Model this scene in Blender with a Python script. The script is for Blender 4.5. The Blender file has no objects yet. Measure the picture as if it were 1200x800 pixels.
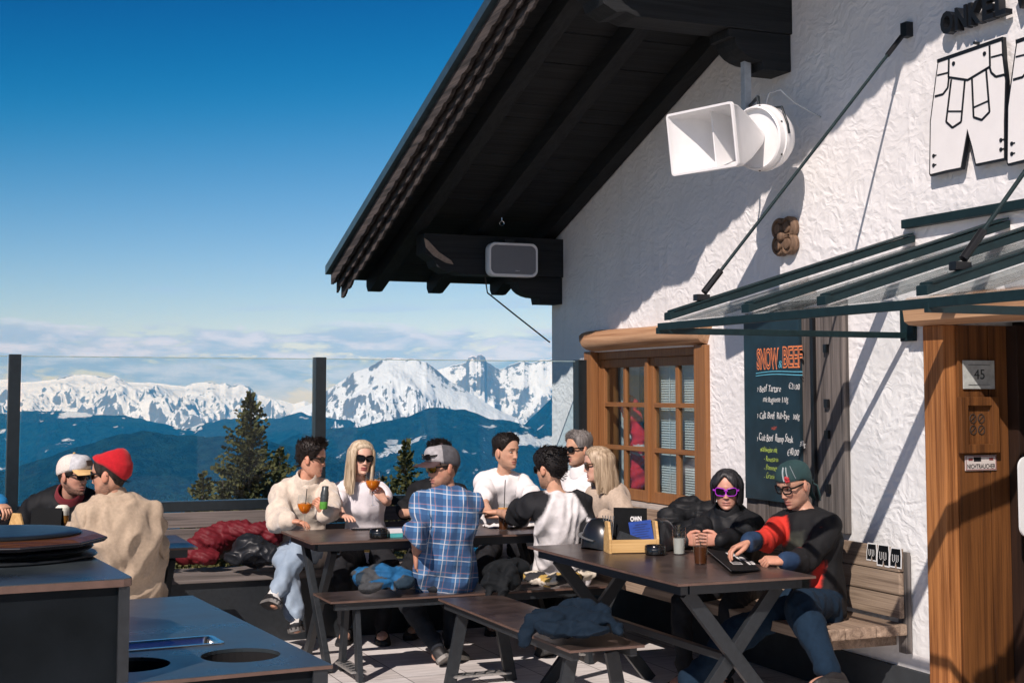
import bpy, bmesh, math, random
import numpy as np
from mathutils import Vector, Matrix, noise as mn
from mathutils.geometry import tessellate_polygon
R = math.radians
C = bpy.context.scene.collection
sc = bpy.context.scene
rnd = random.Random(7)

# ------------------------------------------------------------------ camera
F_PX, HOR, PPY = 1667.0, 460.0, 340.0
YAW = R(22.6); CAMH = 1.6
TH = math.atan((HOR-PPY)/F_PX)
FH = Vector((math.sin(YAW), math.cos(YAW), 0)); RT = Vector((math.cos(YAW), -math.sin(YAW), 0)); UPZ = Vector((0,0,1))
FW = FH*math.cos(TH)+UPZ*math.sin(TH); UP = UPZ*math.cos(TH)-FH*math.sin(TH)
CAM = Vector((0,0,CAMH))
def ray(px, py): return FW + RT*((px-600)/F_PX) + UP*((PPY-py)/F_PX)
def at_z(px, py, z):
    d = ray(px,py); return CAM + d*((z-CAMH)/d.z)
def at_x(px, py, x):
    d = ray(px,py); return CAM + d*(x/d.x)
def at_y(px, py, y):
    d = ray(px,py); return CAM + d*(y/d.y)
def at_d(px, py, D):
    d = ray(px,py); return CAM + d*(D/d.dot(FH))
cd = bpy.data.cameras.new('camera'); cam = bpy.data.objects.new('camera', cd); C.objects.link(cam)
cam.location = CAM; cam.rotation_euler = (math.pi/2+TH, 0, -YAW)
cd.sensor_width = 36; cd.lens = F_PX/1200*36; cd.shift_y = -(400-PPY)/1200
cd.clip_start = 0.1; cd.clip_end = 120000
sc.camera = cam

# ------------------------------------------------------------------ mesh helper
def V(*a): return Vector(a)
class MB:
    def __init__(s): s.v=[]; s.f=[]; s.m=[]; s.mi=0
    def add(s, vs, fs):
        b=len(s.v); s.v += [tuple(p) for p in vs]; s.f += [tuple(b+i for i in f) for f in fs]; s.m += [s.mi]*len(fs); return s
    def box(s, c, size, Rm=None):
        c=Vector(c); hx,hy,hz=[k/2 for k in size]; vs=[]
        for x in (-hx,hx):
            for y in (-hy,hy):
                for z in (-hz,hz):
                    p=Vector((x,y,z))
                    if Rm is not None: p=Rm@p
                    vs.append(c+p)
        return s.add(vs,[(0,1,3,2),(4,6,7,5),(0,4,5,1),(2,3,7,6),(0,2,6,4),(1,5,7,3)])
    def bx(s,x0,x1,y0,y1,z0,z1): return s.box(((x0+x1)/2,(y0+y1)/2,(z0+z1)/2),(x1-x0,y1-y0,z1-z0))
    def bar(s,p,q,w,h,up=(0,0,1)):
        p=Vector(p);q=Vector(q);d=(q-p);L=d.length;d.normalize();u=Vector(up)
        if abs(d.dot(u))>.98: u=Vector((1,0,0))
        sd=d.cross(u).normalized();u=sd.cross(d).normalized()
        Rm=Matrix((sd,d,u)).transposed()
        return s.box((p+q)/2,(w,L,h),Rm)
    def loft(s, rings, cap=True):
        n=len(rings[0]); vs=[p for r in rings for p in r]; fs=[]
        for i in range(len(rings)-1):
            for j in range(n):
                k=(j+1)%n; fs.append((i*n+j,i*n+k,(i+1)*n+k,(i+1)*n+j))
        if cap: fs.append(tuple(range(n-1,-1,-1))); fs.append(tuple((len(rings)-1)*n+j for j in range(n)))
        return s.add(vs,fs)
    def tube(s, pts, rad, n=8, cap=True, flat=1.0, up=None, rnd_end=False):
        pts=[Vector(p) for p in pts]
        if not hasattr(rad,'__len__'): rad=[rad]*len(pts)
        rad=list(rad)
        if rnd_end:
            d0=(pts[0]-pts[1]).normalized(); d1=(pts[-1]-pts[-2]).normalized(); r0,r1=rad[0],rad[-1]
            pts=[pts[0]+d0*r0*.95,pts[0]+d0*r0*.7]+pts+[pts[-1]+d1*r1*.7,pts[-1]+d1*r1*.95]
            rad=[r0*.3,r0*.72]+rad+[r1*.72,r1*.3]
        T=[]
        for i in range(len(pts)):
            a=pts[max(i-1,0)];b=pts[min(i+1,len(pts)-1)];d=b-a
            T.append(d.normalized() if d.length>1e-9 else Vector((0,0,1)))
        u=Vector(up) if up is not None else (Vector((0,0,1)) if abs(T[0].z)<.9 else Vector((1,0,0)))
        rings=[]
        for i,p in enumerate(pts):
            u=u-T[i]*u.dot(T[i])
            if u.length<1e-6: u=T[i].orthogonal()
            u.normalize(); w=T[i].cross(u)
            rings.append([p+(u*math.cos(2*math.pi*j/n)*flat+w*math.sin(2*math.pi*j/n))*rad[i] for j in range(n)])
        return s.loft(rings,cap)
    def ell(s,c,r,Rm=None,n=16,m=10):
        c=Vector(c);rings=[]
        for i in range(m+1):
            t=math.pi*(.02+.96*i/m);rg=[]
            for j in range(n):
                a=2*math.pi*j/n;p=Vector((r[0]*math.sin(t)*math.cos(a),r[1]*math.sin(t)*math.sin(a),-r[2]*math.cos(t)))
                if Rm is not None:p=Rm@p
                rg.append(c+p)
            rings.append(rg)
        return s.loft(rings)
    def lathe(s,prof,c=(0,0,0),n=24,cap=True):
        c=Vector(c)
        return s.loft([[c+Vector((r*math.cos(2*math.pi*j/n),r*math.sin(2*math.pi*j/n),z)) for j in range(n)] for r,z in prof],cap)
    def prism(s,poly,fn,w0,w1):
        n=len(poly);vs=[fn(u,v,w0) for u,v in poly]+[fn(u,v,w1) for u,v in poly]
        fs=[tuple(range(n-1,-1,-1)),tuple(range(n,2*n))]+[(i,(i+1)%n,n+(i+1)%n,n+i) for i in range(n)]
        return s.add(vs,fs)
    def plate(s,outline,holes,fn,w0,w1):
        loops=[outline]+holes; flat=[p for l in loops for p in l]; N=len(flat)
        tri=tessellate_polygon([[Vector((u,v,0)) for u,v in l] for l in loops])
        vs=[fn(u,v,w0) for u,v in flat]+[fn(u,v,w1) for u,v in flat]
        fs=[tuple(t) for t in tri]+[tuple(N+i for i in t[::-1]) for t in tri]
        o=0
        for l in loops:
            n=len(l); fs+=[(o+i,o+(i+1)%n,N+o+(i+1)%n,N+o+i) for i in range(n)]; o+=n
        return s.add(vs,fs)
    def quad(s,a,b,c,d): return s.add([a,b,c,d],[(0,1,2,3)])
FRAME={}
def fr(o): return FRAME.get(o.name, Matrix())
def finish(me, smooth=None, bevel=0, recalc=True):
    bm=bmesh.new(); bm.from_mesh(me)
    if recalc: bmesh.ops.recalc_face_normals(bm,faces=bm.faces)
    if bevel:
        es=[e for e in bm.edges if len(e.link_faces)==2 and e.calc_face_angle(0)>R(25)]
        bmesh.ops.bevel(bm,geom=es,offset=bevel,segments=2,profile=.7,affect='EDGES',clamp_overlap=True)
    bm.to_mesh(me); bm.free()
    if smooth is not None:
        me.polygons.foreach_set('use_smooth',[True]*len(me.polygons))
        if smooth<180: me.set_sharp_from_angle(angle=R(smooth))
def setp(o,label=None,cat=None,group=None,kind=None):
    if label: o['label']=label
    if cat: o['category']=cat
    if group: o['group']=group
    if kind: o['kind']=kind
    return o
def ob(mb, name, mats, parent=None, world=True, loc=None, smooth=None, bevel=0, recalc=True, **k):
    """one mesh object; geometry in world coordinates unless world=False (then in the frame of its thing)"""
    me=bpy.data.meshes.new(name); me.from_pydata([tuple(v) for v in mb.v],[],mb.f)
    if not isinstance(mats,(list,tuple)): mats=[mats]
    for m in mats: me.materials.append(m)
    if any(mb.m): me.polygons.foreach_set('material_index',mb.m)
    finish(me,smooth,bevel,recalc)
    o=bpy.data.objects.new(name,me); C.objects.link(o)
    if parent is not None:
        o.parent=parent; FRAME[o.name]=fr(parent)
        if world: me.transform(fr(parent).inverted())
    else:
        if loc is None:
            a=np.array([tuple(v) for v in mb.v]); loc=((a[:,0].min()+a[:,0].max())/2,(a[:,1].min()+a[:,1].max())/2,a[:,2].min())
        if world: me.transform(Matrix.Translation(-Vector(loc)))
        o.location=loc; FRAME[o.name]=Matrix.Translation(Vector(loc))
    return setp(o,**k)
def thing(name,loc,label,cat,group=None,rz=0):
    o=bpy.data.objects.new(name,None); o.empty_display_size=.1; C.objects.link(o)
    o.location=loc; o.rotation_euler=(0,0,rz)
    FRAME[o.name]=Matrix.Translation(Vector(loc))@Matrix.Rotation(rz,4,'Z')
    return setp(o,label,cat,group)
def copy_tree(o,loc=None,rz=None,label=None,parent=None):
    c=o.copy(); C.objects.link(c)
    if parent is not None: c.parent=parent
    if loc is not None: c.location=loc
    if rz is not None: c.rotation_euler=(0,0,rz)
    if label: c['label']=label
    for ch in [x for x in list(bpy.data.objects) if x.parent==o]: copy_tree(ch,parent=c)
    return c
def text_mesh(txt,size,depth=.0,offset=0,res=3,shear=0,spacing=1.0):
    cu=bpy.data.curves.new('t','FONT'); cu.body=txt; cu.size=size; cu.extrude=depth; cu.offset=offset; cu.resolution_u=res; cu.shear=shear
    cu.space_character=spacing; cu.align_x='LEFT'
    o=bpy.data.objects.new('t',cu); C.objects.link(o)
    dg=bpy.context.evaluated_depsgraph_get(); me=bpy.data.meshes.new_from_object(o.evaluated_get(dg))
    vs=[Vector(v.co) for v in me.vertices]; fs=[tuple(p.vertices) for p in me.polygons]
    bpy.data.objects.remove(o); bpy.data.curves.remove(cu); bpy.data.meshes.remove(me)
    return vs,fs
def put_text(mb,txt,size,o,ux,uy,depth=0.0015,offset=0,width=None,center=False,shear=0,jit=0):
    vs,fs=text_mesh(txt,size,depth,offset,shear=shear); ux=Vector(ux).normalized(); uy=Vector(uy).normalized(); uz=ux.cross(uy)
    if not vs: return
    if jit:
        for v in vs: q=v.x/size; v.y+=size*(.045*math.sin(q*1.9+jit)+.03*math.sin(q*4.3+jit*2))+v.y*.12*math.sin(q*2.7+jit); v.x+=v.y*.16*math.sin(q*2.2+jit*3)
    w=max(v.x for v in vs); k=(width/w) if width else 1; o=Vector(o)
    mb.add([o+ux*((v.x-(w/2 if center else 0))*k)+uy*v.y+uz*v.z for v in vs],fs)

# ------------------------------------------------------------------ materials
MATS={}
def nodes(m):
    m.use_nodes=True; nt=m.node_tree; b=nt.nodes['Principled BSDF']; return nt,b
def mat(name,col,rough=.6,metal=0,var=.18,scale=12,bump=0,bscale=40,stretch=(1,1,1),col2=None,coat=0,spec=.5,detail=6,bdist=.01,lo=.35,hi=.65,rvar=0,sheen=0,rot=(0,0,0),bstretch=None):
    if name in MATS: return MATS[name]
    m=bpy.data.materials.new(name); nt,b=nodes(m); N=nt.nodes; L=nt.links
    tc=N.new('ShaderNodeTexCoord'); mp=N.new('ShaderNodeMapping'); mp.inputs['Scale'].default_value=stretch; mp.inputs['Rotation'].default_value=rot
    L.new(tc.outputs['Object'],mp.inputs[0])
    nz=N.new('ShaderNodeTexNoise'); nz.inputs['Scale'].default_value=scale; nz.inputs['Detail'].default_value=detail; nz.inputs['Roughness'].default_value=.6
    L.new(mp.outputs[0],nz.inputs['Vector'])
    rp=N.new('ShaderNodeValToRGB'); e=rp.color_ramp.elements; e[0].position=lo; e[1].position=hi
    c2=col2 if col2 else tuple(min(1,c*(1+var)) for c in col)
    c1=col if col2 else tuple(c*(1-var) for c in col)
    e[0].color=(*c1,1); e[1].color=(*c2,1)
    L.new(nz.outputs[0],rp.inputs[0]); L.new(rp.outputs[0],b.inputs['Base Color'])
    b.inputs['Roughness'].default_value=rough; b.inputs['Metallic'].default_value=metal; b.inputs['Specular IOR Level'].default_value=spec
    if coat: b.inputs['Coat Weight'].default_value=coat; b.inputs['Coat Roughness'].default_value=.15
    if sheen: b.inputs['Sheen Weight'].default_value=sheen; b.inputs['Sheen Roughness'].default_value=.5
    if rvar:
        mr=N.new('ShaderNodeMapRange'); mr.inputs['To Min'].default_value=max(.03,rough-rvar); mr.inputs['To Max'].default_value=rough+rvar
        L.new(nz.outputs[0],mr.inputs[0]); L.new(mr.outputs[0],b.inputs['Roughness'])
    if bump:
        n2=N.new('ShaderNodeTexNoise'); n2.inputs['Scale'].default_value=bscale; n2.inputs['Detail'].default_value=5
        if bstretch:
            m2=N.new('ShaderNodeMapping'); m2.inputs['Scale'].default_value=bstretch; L.new(tc.outputs['Object'],m2.inputs[0]); L.new(m2.outputs[0],n2.inputs['Vector'])
        else: L.new(mp.outputs[0],n2.inputs['Vector'])
        bp=N.new('ShaderNodeBump'); bp.inputs['Strength'].default_value=bump; bp.inputs['Distance'].default_value=bdist
        L.new(n2.outputs[0],bp.inputs['Height']); L.new(bp.outputs[0],b.inputs['Normal'])
    MATS[name]=m; return m
def wood(name,c1,c2,axis=0,rough=.6,g=1.0,bump=.35,spec=.35,rings=True):
    """long grain along axis: fine streaks, knots from a distorted ring pattern"""
    if name in MATS: return MATS[name]
    m=bpy.data.materials.new(name); nt,b=nodes(m); N=nt.nodes; L=nt.links
    tc=N.new('ShaderNodeTexCoord'); st=[34*g]*3; st[axis]=.55*g; s2=[8*g]*3; s2[axis]=.38*g
    mp=N.new('ShaderNodeMapping'); mp.inputs['Scale'].default_value=st; L.new(tc.outputs['Object'],mp.inputs[0])
    n1=N.new('ShaderNodeTexNoise'); n1.inputs['Scale'].default_value=3; n1.inputs['Detail'].default_value=8; n1.inputs['Roughness'].default_value=.7; n1.inputs['Distortion'].default_value=.6; L.new(mp.outputs[0],n1.inputs['Vector'])
    mp2=N.new('ShaderNodeMapping'); mp2.inputs['Scale'].default_value=s2; L.new(tc.outputs['Object'],mp2.inputs[0])
    n2=N.new('ShaderNodeTexNoise'); n2.inputs['Scale'].default_value=1.4; n2.inputs['Detail'].default_value=2; L.new(mp2.outputs[0],n2.inputs['Vector'])
    mu=N.new('ShaderNodeMath'); mu.operation='MULTIPLY'; mu.inputs[1].default_value=26; L.new(n2.outputs[0],mu.inputs[0])
    sn=N.new('ShaderNodeMath'); sn.operation='SINE'; L.new(mu.outputs[0],sn.inputs[0])
    ma=N.new('ShaderNodeMath'); ma.operation='MULTIPLY_ADD'; ma.inputs[1].default_value=.10 if rings else .03; L.new(sn.outputs[0],ma.inputs[0]); L.new(n1.outputs[0],ma.inputs[2])
    rp=N.new('ShaderNodeValToRGB'); e=rp.color_ramp.elements; e[0].position=.28; e[1].position=.72; e[0].color=(*c1,1); e[1].color=(*c2,1)
    L.new(ma.outputs[0],rp.inputs[0]); L.new(rp.outputs[0],b.inputs['Base Color'])
    b.inputs['Roughness'].default_value=rough; b.inputs['Specular IOR Level'].default_value=spec
    bp=N.new('ShaderNodeBump'); bp.inputs['Strength'].default_value=bump; bp.inputs['Distance'].default_value=.004
    L.new(ma.outputs[0],bp.inputs['Height']); L.new(bp.outputs[0],b.inputs['Normal'])
    MATS[name]=m; return m
def glassmat(name,tint=(.9,.95,.96),gloss=.08,rough=.0,ior=1.45,gcol=(1,1,1)):
    """thin pane: transparent with a Fresnel-like mirror on top"""
    if name in MATS: return MATS[name]
    m=bpy.data.materials.new(name); m.use_nodes=True; nt=m.node_tree; N=nt.nodes; L=nt.links; N.clear()
    o=N.new('ShaderNodeOutputMaterial'); t=N.new('ShaderNodeBsdfTransparent'); t.inputs[0].default_value=(*tint,1)
    g=N.new('ShaderNodeBsdfGlossy'); g.inputs['Roughness'].default_value=rough; g.inputs[0].default_value=(*gcol,1)
    lw=N.new('ShaderNodeLayerWeight'); lw.inputs[0].default_value=.5; pw=N.new('ShaderNodeMath'); pw.operation='POWER'; pw.inputs[1].default_value=5; L.new(lw.outputs['Facing'],pw.inputs[0])
    mu=N.new('ShaderNodeMath'); mu.operation='MULTIPLY_ADD'; mu.inputs[1].default_value=.9; mu.inputs[2].default_value=gloss*.5; mu.use_clamp=True
    L.new(pw.outputs[0],mu.inputs[0]); mx=N.new('ShaderNodeMixShader'); L.new(mu.outputs[0],mx.inputs[0]); L.new(t.outputs[0],mx.inputs[1]); L.new(g.outputs[0],mx.inputs[2]); L.new(mx.outputs[0],o.inputs[0])
    MATS[name]=m; return m

def rrect(w_,h_,r_,n=6):
    o=[]
    for (cx,cy,a0) in ((w_/2-r_,h_/2-r_,0),(-w_/2+r_,h_/2-r_,90),(-w_/2+r_,-h_/2+r_,180),(w_/2-r_,-h_/2+r_,270)):
        for k in range(n+1): a=R(a0+90*k/n); o.append((cx+r_*math.cos(a),cy+r_*math.sin(a)))
    return o
# ------------------------------------------------------------------ sun, sky, air
SUN=Vector((.702,.712,-.81)).normalized()
sl=bpy.data.lights.new('sun','SUN'); sl.energy=4.7; sl.angle=R(.5); sl.color=(1,.885,.835)
so=bpy.data.objects.new('sun',sl); C.objects.link(so); so.rotation_euler=SUN.to_track_quat('-Z','Y').to_euler(); so.location=(-20,-20,30)
SUN_EL=math.asin(-SUN.z); SUN_ROT=math.atan2(-SUN.x,-SUN.y)
SKY_REF=(3.5,5.3,6.4)
w=bpy.data.worlds.new('World'); sc.world=w; w.use_nodes=True; nt=w.node_tree; N=nt.nodes; L=nt.links
bg=N['Background']; sky=N.new('ShaderNodeTexSky'); sky.sky_type='NISHITA'; sky.sun_disc=False
sky.sun_elevation=SUN_EL; sky.sun_rotation=SUN_ROT; sky.altitude=1900; sky.air_density=1.0; sky.dust_density=.6; sky.ozone_density=2.0
sx=N.new('ShaderNodeSeparateColor'); L.new(sky.outputs[0],sx.inputs[0]); cx_=N.new('ShaderNodeCombineColor')
def wmath(op,a,b=None,c=None,clamp=False):
    n=N.new('ShaderNodeMath'); n.operation=op; n.use_clamp=clamp
    for i,x in enumerate((a,b,c)):
        if x is None: continue
        if isinstance(x,(int,float)): n.inputs[i].default_value=x
        else: L.new(x,n.inputs[i])
    return n.outputs[0]
# deep polarised blue overhead, pale towards the horizon
for i,(k_,o_,lo_,hi_) in enumerate(((1.10,-2.45,.02,7.5),(.93,-1.80,.25,8.5),(1.12,-2.75,.5,10.0))):
    x_=wmath('MULTIPLY_ADD',sx.outputs[i],k_,o_-.06); v=wmath('MAXIMUM',wmath('MULTIPLY',wmath('ADD',x_,wmath('SQRT',wmath('MULTIPLY_ADD',x_,x_,.10))),.5),lo_*.5)
    L.new(wmath('MINIMUM',v,hi_),cx_.inputs[i])
# cloud banks low over the horizon
tc=N.new('ShaderNodeTexCoord'); sp=N.new('ShaderNodeSeparateXYZ'); L.new(tc.outputs['Generated'],sp.inputs[0])
mp=N.new('ShaderNodeMapping'); mp.inputs['Scale'].default_value=(20,20,78); mp.inputs['Location'].default_value=(3.1,1.7,.4); L.new(tc.outputs['Generated'],mp.inputs[0])
n1=N.new('ShaderNodeTexNoise'); n1.inputs['Scale'].default_value=1.0; n1.inputs['Detail'].default_value=9; n1.inputs['Roughness'].default_value=.58; n1.inputs['Distortion'].default_value=.25; L.new(mp.outputs[0],n1.inputs['Vector'])
def smooth(x,a,b):
    n=N.new('ShaderNodeMapRange'); n.interpolation_type='SMOOTHSTEP'; n.inputs['From Min'].default_value=a; n.inputs['From Max'].default_value=b; L.new(x,n.inputs[0]); return n.outputs[0]
z=sp.outputs['Z']
band=wmath('MULTIPLY',smooth(z,-.02,.012),wmath('SUBTRACT',1.0,smooth(z,.036,.060)))
dens=wmath('ADD',n1.outputs[0],wmath('MULTIPLY_ADD',band,.34,-.28))
cf=wmath('MULTIPLY',smooth(dens,.42,.54),band)
mp2=N.new('ShaderNodeMapping'); mp2.inputs['Scale'].default_value=(9,9,110); mp2.inputs['Location'].default_value=(1.3,7.2,.1); L.new(tc.outputs['Generated'],mp2.inputs[0])
n2=N.new('ShaderNodeTexNoise'); n2.inputs['Scale'].default_value=1.0; n2.inputs['Detail'].default_value=6; L.new(mp2.outputs[0],n2.inputs['Vector'])
band2=wmath('MULTIPLY',smooth(z,.045,.06),wmath('SUBTRACT',1.0,smooth(z,.07,.09)))
cf2=wmath('MULTIPLY',wmath('MULTIPLY',smooth(n2.outputs[0],.56,.72),band2),.45)
# sun-lit crests and violet-grey bases of the clouds, from a second sample shifted towards the sun
mp3=N.new('ShaderNodeMapping'); mp3.inputs['Scale'].default_value=(20,20,78); mp3.inputs['Location'].default_value=(3.1,1.7,.9); L.new(tc.outputs['Generated'],mp3.inputs[0])
n3=N.new('ShaderNodeTexNoise'); n3.inputs['Scale'].default_value=1.0; n3.inputs['Detail'].default_value=6; L.new(mp3.outputs[0],n3.inputs['Vector'])
lit=smooth(wmath('SUBTRACT',n1.outputs[0],n3.outputs[0]),-.10,.14)
cc=N.new('ShaderNodeMix'); cc.data_type='RGBA'; cc.inputs[6].default_value=(3.0,3.9,6.3,1); cc.inputs[7].default_value=(5.4,5.9,8.4,1); L.new(lit,cc.inputs[0])
m1=N.new('ShaderNodeMix'); m1.data_type='RGBA'; L.new(wmath('MULTIPLY',cf,.92),m1.inputs[0]); L.new(cx_.outputs[0],m1.inputs[6]); L.new(cc.outputs[2],m1.inputs[7])
m2=N.new('ShaderNodeMix'); m2.data_type='RGBA'; L.new(cf2,m2.inputs[0]); L.new(m1.outputs[2],m2.inputs[6]); m2.inputs[7].default_value=(3.4,4.5,7.6,1)
L.new(m2.outputs[2],bg.inputs[0]); bg.inputs[1].default_value=.11
sc.view_settings.view_transform='Standard'; sc.view_settings.look='None'; sc.view_settings.exposure=.14; sc.view_settings.gamma=1
sc.cycles.use_denoising=True; sc.cycles.max_bounces=8; sc.cycles.transparent_max_bounces=16; sc.cycles.volume_bounces=0
try: sc.cycles.denoiser='OPENIMAGEDENOISE'
except Exception: pass

# ------------------------------------------------------------------ mountains
def terr_mat(name,kind):
    m=bpy.data.materials.new(name); nt,b=nodes(m); N=nt.nodes; L=nt.links
    tc=N.new('ShaderNodeTexCoord'); g=N.new('ShaderNodeNewGeometry'); s=N.new('ShaderNodeSeparateXYZ'); L.new(g.outputs['Normal'],s.inputs[0])
    def nz(scale,det=8,ro=.62,st=(1,1,1)):
        mp=N.new('ShaderNodeMapping'); mp.inputs['Scale'].default_value=tuple(scale*k for k in st); L.new(tc.outputs['Object'],mp.inputs[0])
        n=N.new('ShaderNodeTexNoise'); n.inputs['Scale'].default_value=1; n.inputs['Detail'].default_value=det; n.inputs['Roughness'].default_value=ro; L.new(mp.outputs[0],n.inputs['Vector']); return n.outputs[0]
    def mth(op,a,b2=None,c=None):
        n=N.new('ShaderNodeMath'); n.operation=op
        for i,x in enumerate((a,b2,c)):
            if x is None: continue
            if isinstance(x,(int,float)): n.inputs[i].default_value=x
            else: L.new(x,n.inputs[i])
        return n.outputs[0]
    def ss(x,a,b2):
        n=N.new('ShaderNodeMapRange'); n.interpolation_type='SMOOTHSTEP'; n.inputs['From Min'].default_value=a; n.inputs['From Max'].default_value=b2; L.new(x,n.inputs[0]); return n.outputs[0]
    def mix(f,a,c):
        n=N.new('ShaderNodeMix'); n.data_type='RGBA'; L.new(f,n.inputs[0])
        for i,x in ((6,a),(7,c)):
            if isinstance(x,tuple): n.inputs[i].default_value=(*x,1)
            else: L.new(x,n.inputs[i])
        return n.outputs[2]
    if kind=='snow':
        rock=mix(nz(.02,6),(.07,.08,.092),(.22,.22,.225))
        f=mth('ADD',s.outputs['Z'],mth('MULTIPLY_ADD',nz(.0026,10,.70,(1,1,.7)),1.25,-.625))
        f=mth('ADD',f,mth('MULTIPLY_ADD',nz(.011,9,.78),.95,-.475))
        snow=ss(f,.67,.73)
        c=mix(snow,rock,(.79,.83,.92))
        L.new(c,b.inputs['Base Color']); b.inputs['Roughness'].default_value=.8
        bp=N.new('ShaderNodeBump'); bp.inputs['Strength'].default_value=.8; bp.inputs['Distance'].default_value=25; L.new(nz(.012,8,.7),bp.inputs['Height']); L.new(bp.outputs[0],b.inputs['Normal'])
    else:
        fo=mix(ss(nz(.03,5),.35,.65),(.002,.010,.010),(.014,.038,.028))
        fo=mix(ss(nz(.0016,4),.5,.75),fo,(.014,.040,.026))
        p=mth('ADD',mth('MULTIPLY',nz(.0024,8,.62,(1,1,2.2)),1.0),mth('MULTIPLY_ADD',nz(.02,4),.16,-.08))
        c=mix(ss(p,.70,.73) if kind=='forest' else ss(p,.60,.63),fo,(.72,.74,.78))
        c=mix(mth('MULTIPLY',ss(nz(.0085,3,.55,(1,1,1.6)),.665,.70),.8 if kind!='forest' else .35),c,(.66,.68,.72))
        L.new(c,b.inputs['Base Color']); b.inputs['Roughness'].default_value=.95; b.inputs['Specular IOR Level'].default_value=.1
        bp=N.new('ShaderNodeBump'); bp.inputs['Strength'].default_value=1; bp.inputs['Distance'].default_value=26; L.new(nz(.045,4,.7),bp.inputs['Height']); L.new(bp.outputs[0],b.inputs['Normal'])
    return m
def ridge(name,prof,D,foot,run,m,nu,nv,seed,amp,fq,jag,back=1500,conv=.8,spur=.5):
    xs=np.linspace(prof[0][0],prof[-1][0],nu); ys=np.interp(xs,[p[0] for p in prof],[p[1] for p in prof])
    vs=[];fs=[]; nb=8; sv=Vector((seed*13.7,seed*7.1,seed*3.3))
    for i in range(nu):
        c=at_d(xs[i],ys[i],D); dh=Vector((c.x,c.y,0)).normalized(); u=xs[i]/1667*D
        kD=1+.04*math.sin(u/D*9+seed)
        c=CAM+(c-CAM)*kD
        zj=jag*(mn.fractal(Vector((u*fq*9,seed,0)),1,2,5)*1.0)
        for j in range(nb+nv):
            if j<nb:
                t=(nb-j)/nb; p=c+dh*back*t; p.z=c.z-(c.z-foot)*.8*t+zj*(1-t)
            else:
                t=((j-nb)/(nv-1))**1.35; p=c-dh*run*t
                base=c.z+(foot-c.z)*(t**conv)
                q=Vector((u*fq,run*t*fq*spur,0))+sv
                wt=min(1,t*9)*(.35+.65*min(1,t*3))
                h=mn.ridged_multi_fractal(q,.9,2.1,6,1.0,2.0)-1.15
                p.z=base+amp*h*wt+zj*(1-min(1,t*6)) + amp*.25*wt*mn.fractal(q*5.3,.9,2,4)
            vs.append(p)
    n=nb+nv
    for i in range(nu-1):
        for j in range(n-1): fs.append((i*n+j,(i+1)*n+j,(i+1)*n+j+1,i*n+j+1))
    mb=MB(); mb.v=vs; mb.f=fs; mb.m=[0]*len(fs)
    return ob(mb,name,m,smooth=180,recalc=False,loc=(0,0,0),kind='structure')
snow=terr_mat('snow_rock','snow'); forest=terr_mat('forest_slope','forest'); forest_snow=terr_mat('forest_with_clearings','mixed')
ridge('snow_mountains',[(-160,452),(-60,447),(0,445),(11,444),(24,448),(49,446),(66,444),(82,439.5),(99,438.6),(118,441),(124,442.7),(135,439),(143,444.6),(150,448),(176,448),(192,450),(209,452),(217,453),(225,449),(245,447.4),(258,450),(264,448),(272,452),(280,449.6),(291,452),(302,462.5),(319,466.6),(330,469),(345,473),(357,469),(370,476),(390,480),(430,486)],
      15000,-700,5200,snow,560,170,3,450,.00050,9,conv=.72,spur=.6)
ridge('snow_mountains',[(300,520),(326,503),(340,484),(353,477),(370.7,469),(384,457),(393,451),(414.7,436),(430.7,431),(441,424.7),(449,420.7),(460,419),(472,419.5),(486.7,421),(500,424.7),(505,428),(512,433.6),(520.5,441),(532,449),(545,457),(560,466),(575,475),(590,483),(604,489),(618,496),(640,505),(700,540)],
      9500,-800,4200,snow,430,170,8,330,.0011,7,conv=.85,spur=.5)
ridge('snow_mountains',[(480,455),(500,440),(512,433),(524,430),(535,427),(542.5,425),(546.6,424),(549.4,419),(553.5,416.5),(558,418),(563,415),(568.6,418.5),(570,424),(578,428),(586.5,432),(593,431),(601.6,425.4),(614,422.6),(620,425),(628,424),(636,421),(647,421),(670,428),(720,440),(800,450)],
      11500,-700,4200,snow,340,150,15,480,.0009,16,conv=.75,spur=.5)
ridge('forest_hills',[(-160,492),(-60,488),(0,484.5),(25,482),(82,481),(110,486),(137,486),(165,490),(192,497),(214,502),(234,497),(261,491),(286,490),(330,490),(352,482),(383,490),(405,492),(430,500),(480,505),(560,515)],
      8000,-900,3600,forest_snow,460,130,21,170,.0010,12,conv=.8)
ridge('forest_hills',[(640,560),(618,503),(626,486),(636,476),(646.5,466.6),(665,455),(700,445),(760,440)][::1] if False else [(596,520),(606,505),(617,495),(626,486),(636,476),(646.5,466.6),(665,455),(700,445),(760,440)],
      7000,-700,2600,forest_snow,160,110,25,120,.0012,8,conv=.8)
ridge('forest_hills',[(300,535),(340,512),(383,502),(424,499.7),(446,494),(474,488.6),(496,480),(515,477.6),(542.5,479.6),(559,484),(575.5,491),(597,493),(614,497),(628,505),(660,515),(720,520),(800,525)],
      5600,-800,3000,forest_snow,400,130,31,150,.0012,9,conv=.85)
ridge('forest_hills',[(-160,585),(-60,568),(0,552),(21,546),(45,538),(70,531),(105,519),(140,508.5),(164.5,506),(196,508),(224,510),(273,512),(330,519),(400,538),(470,560),(560,590)],
      4200,-700,1800,forest,460,110,41,70,.0014,6,conv=.95)
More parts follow.
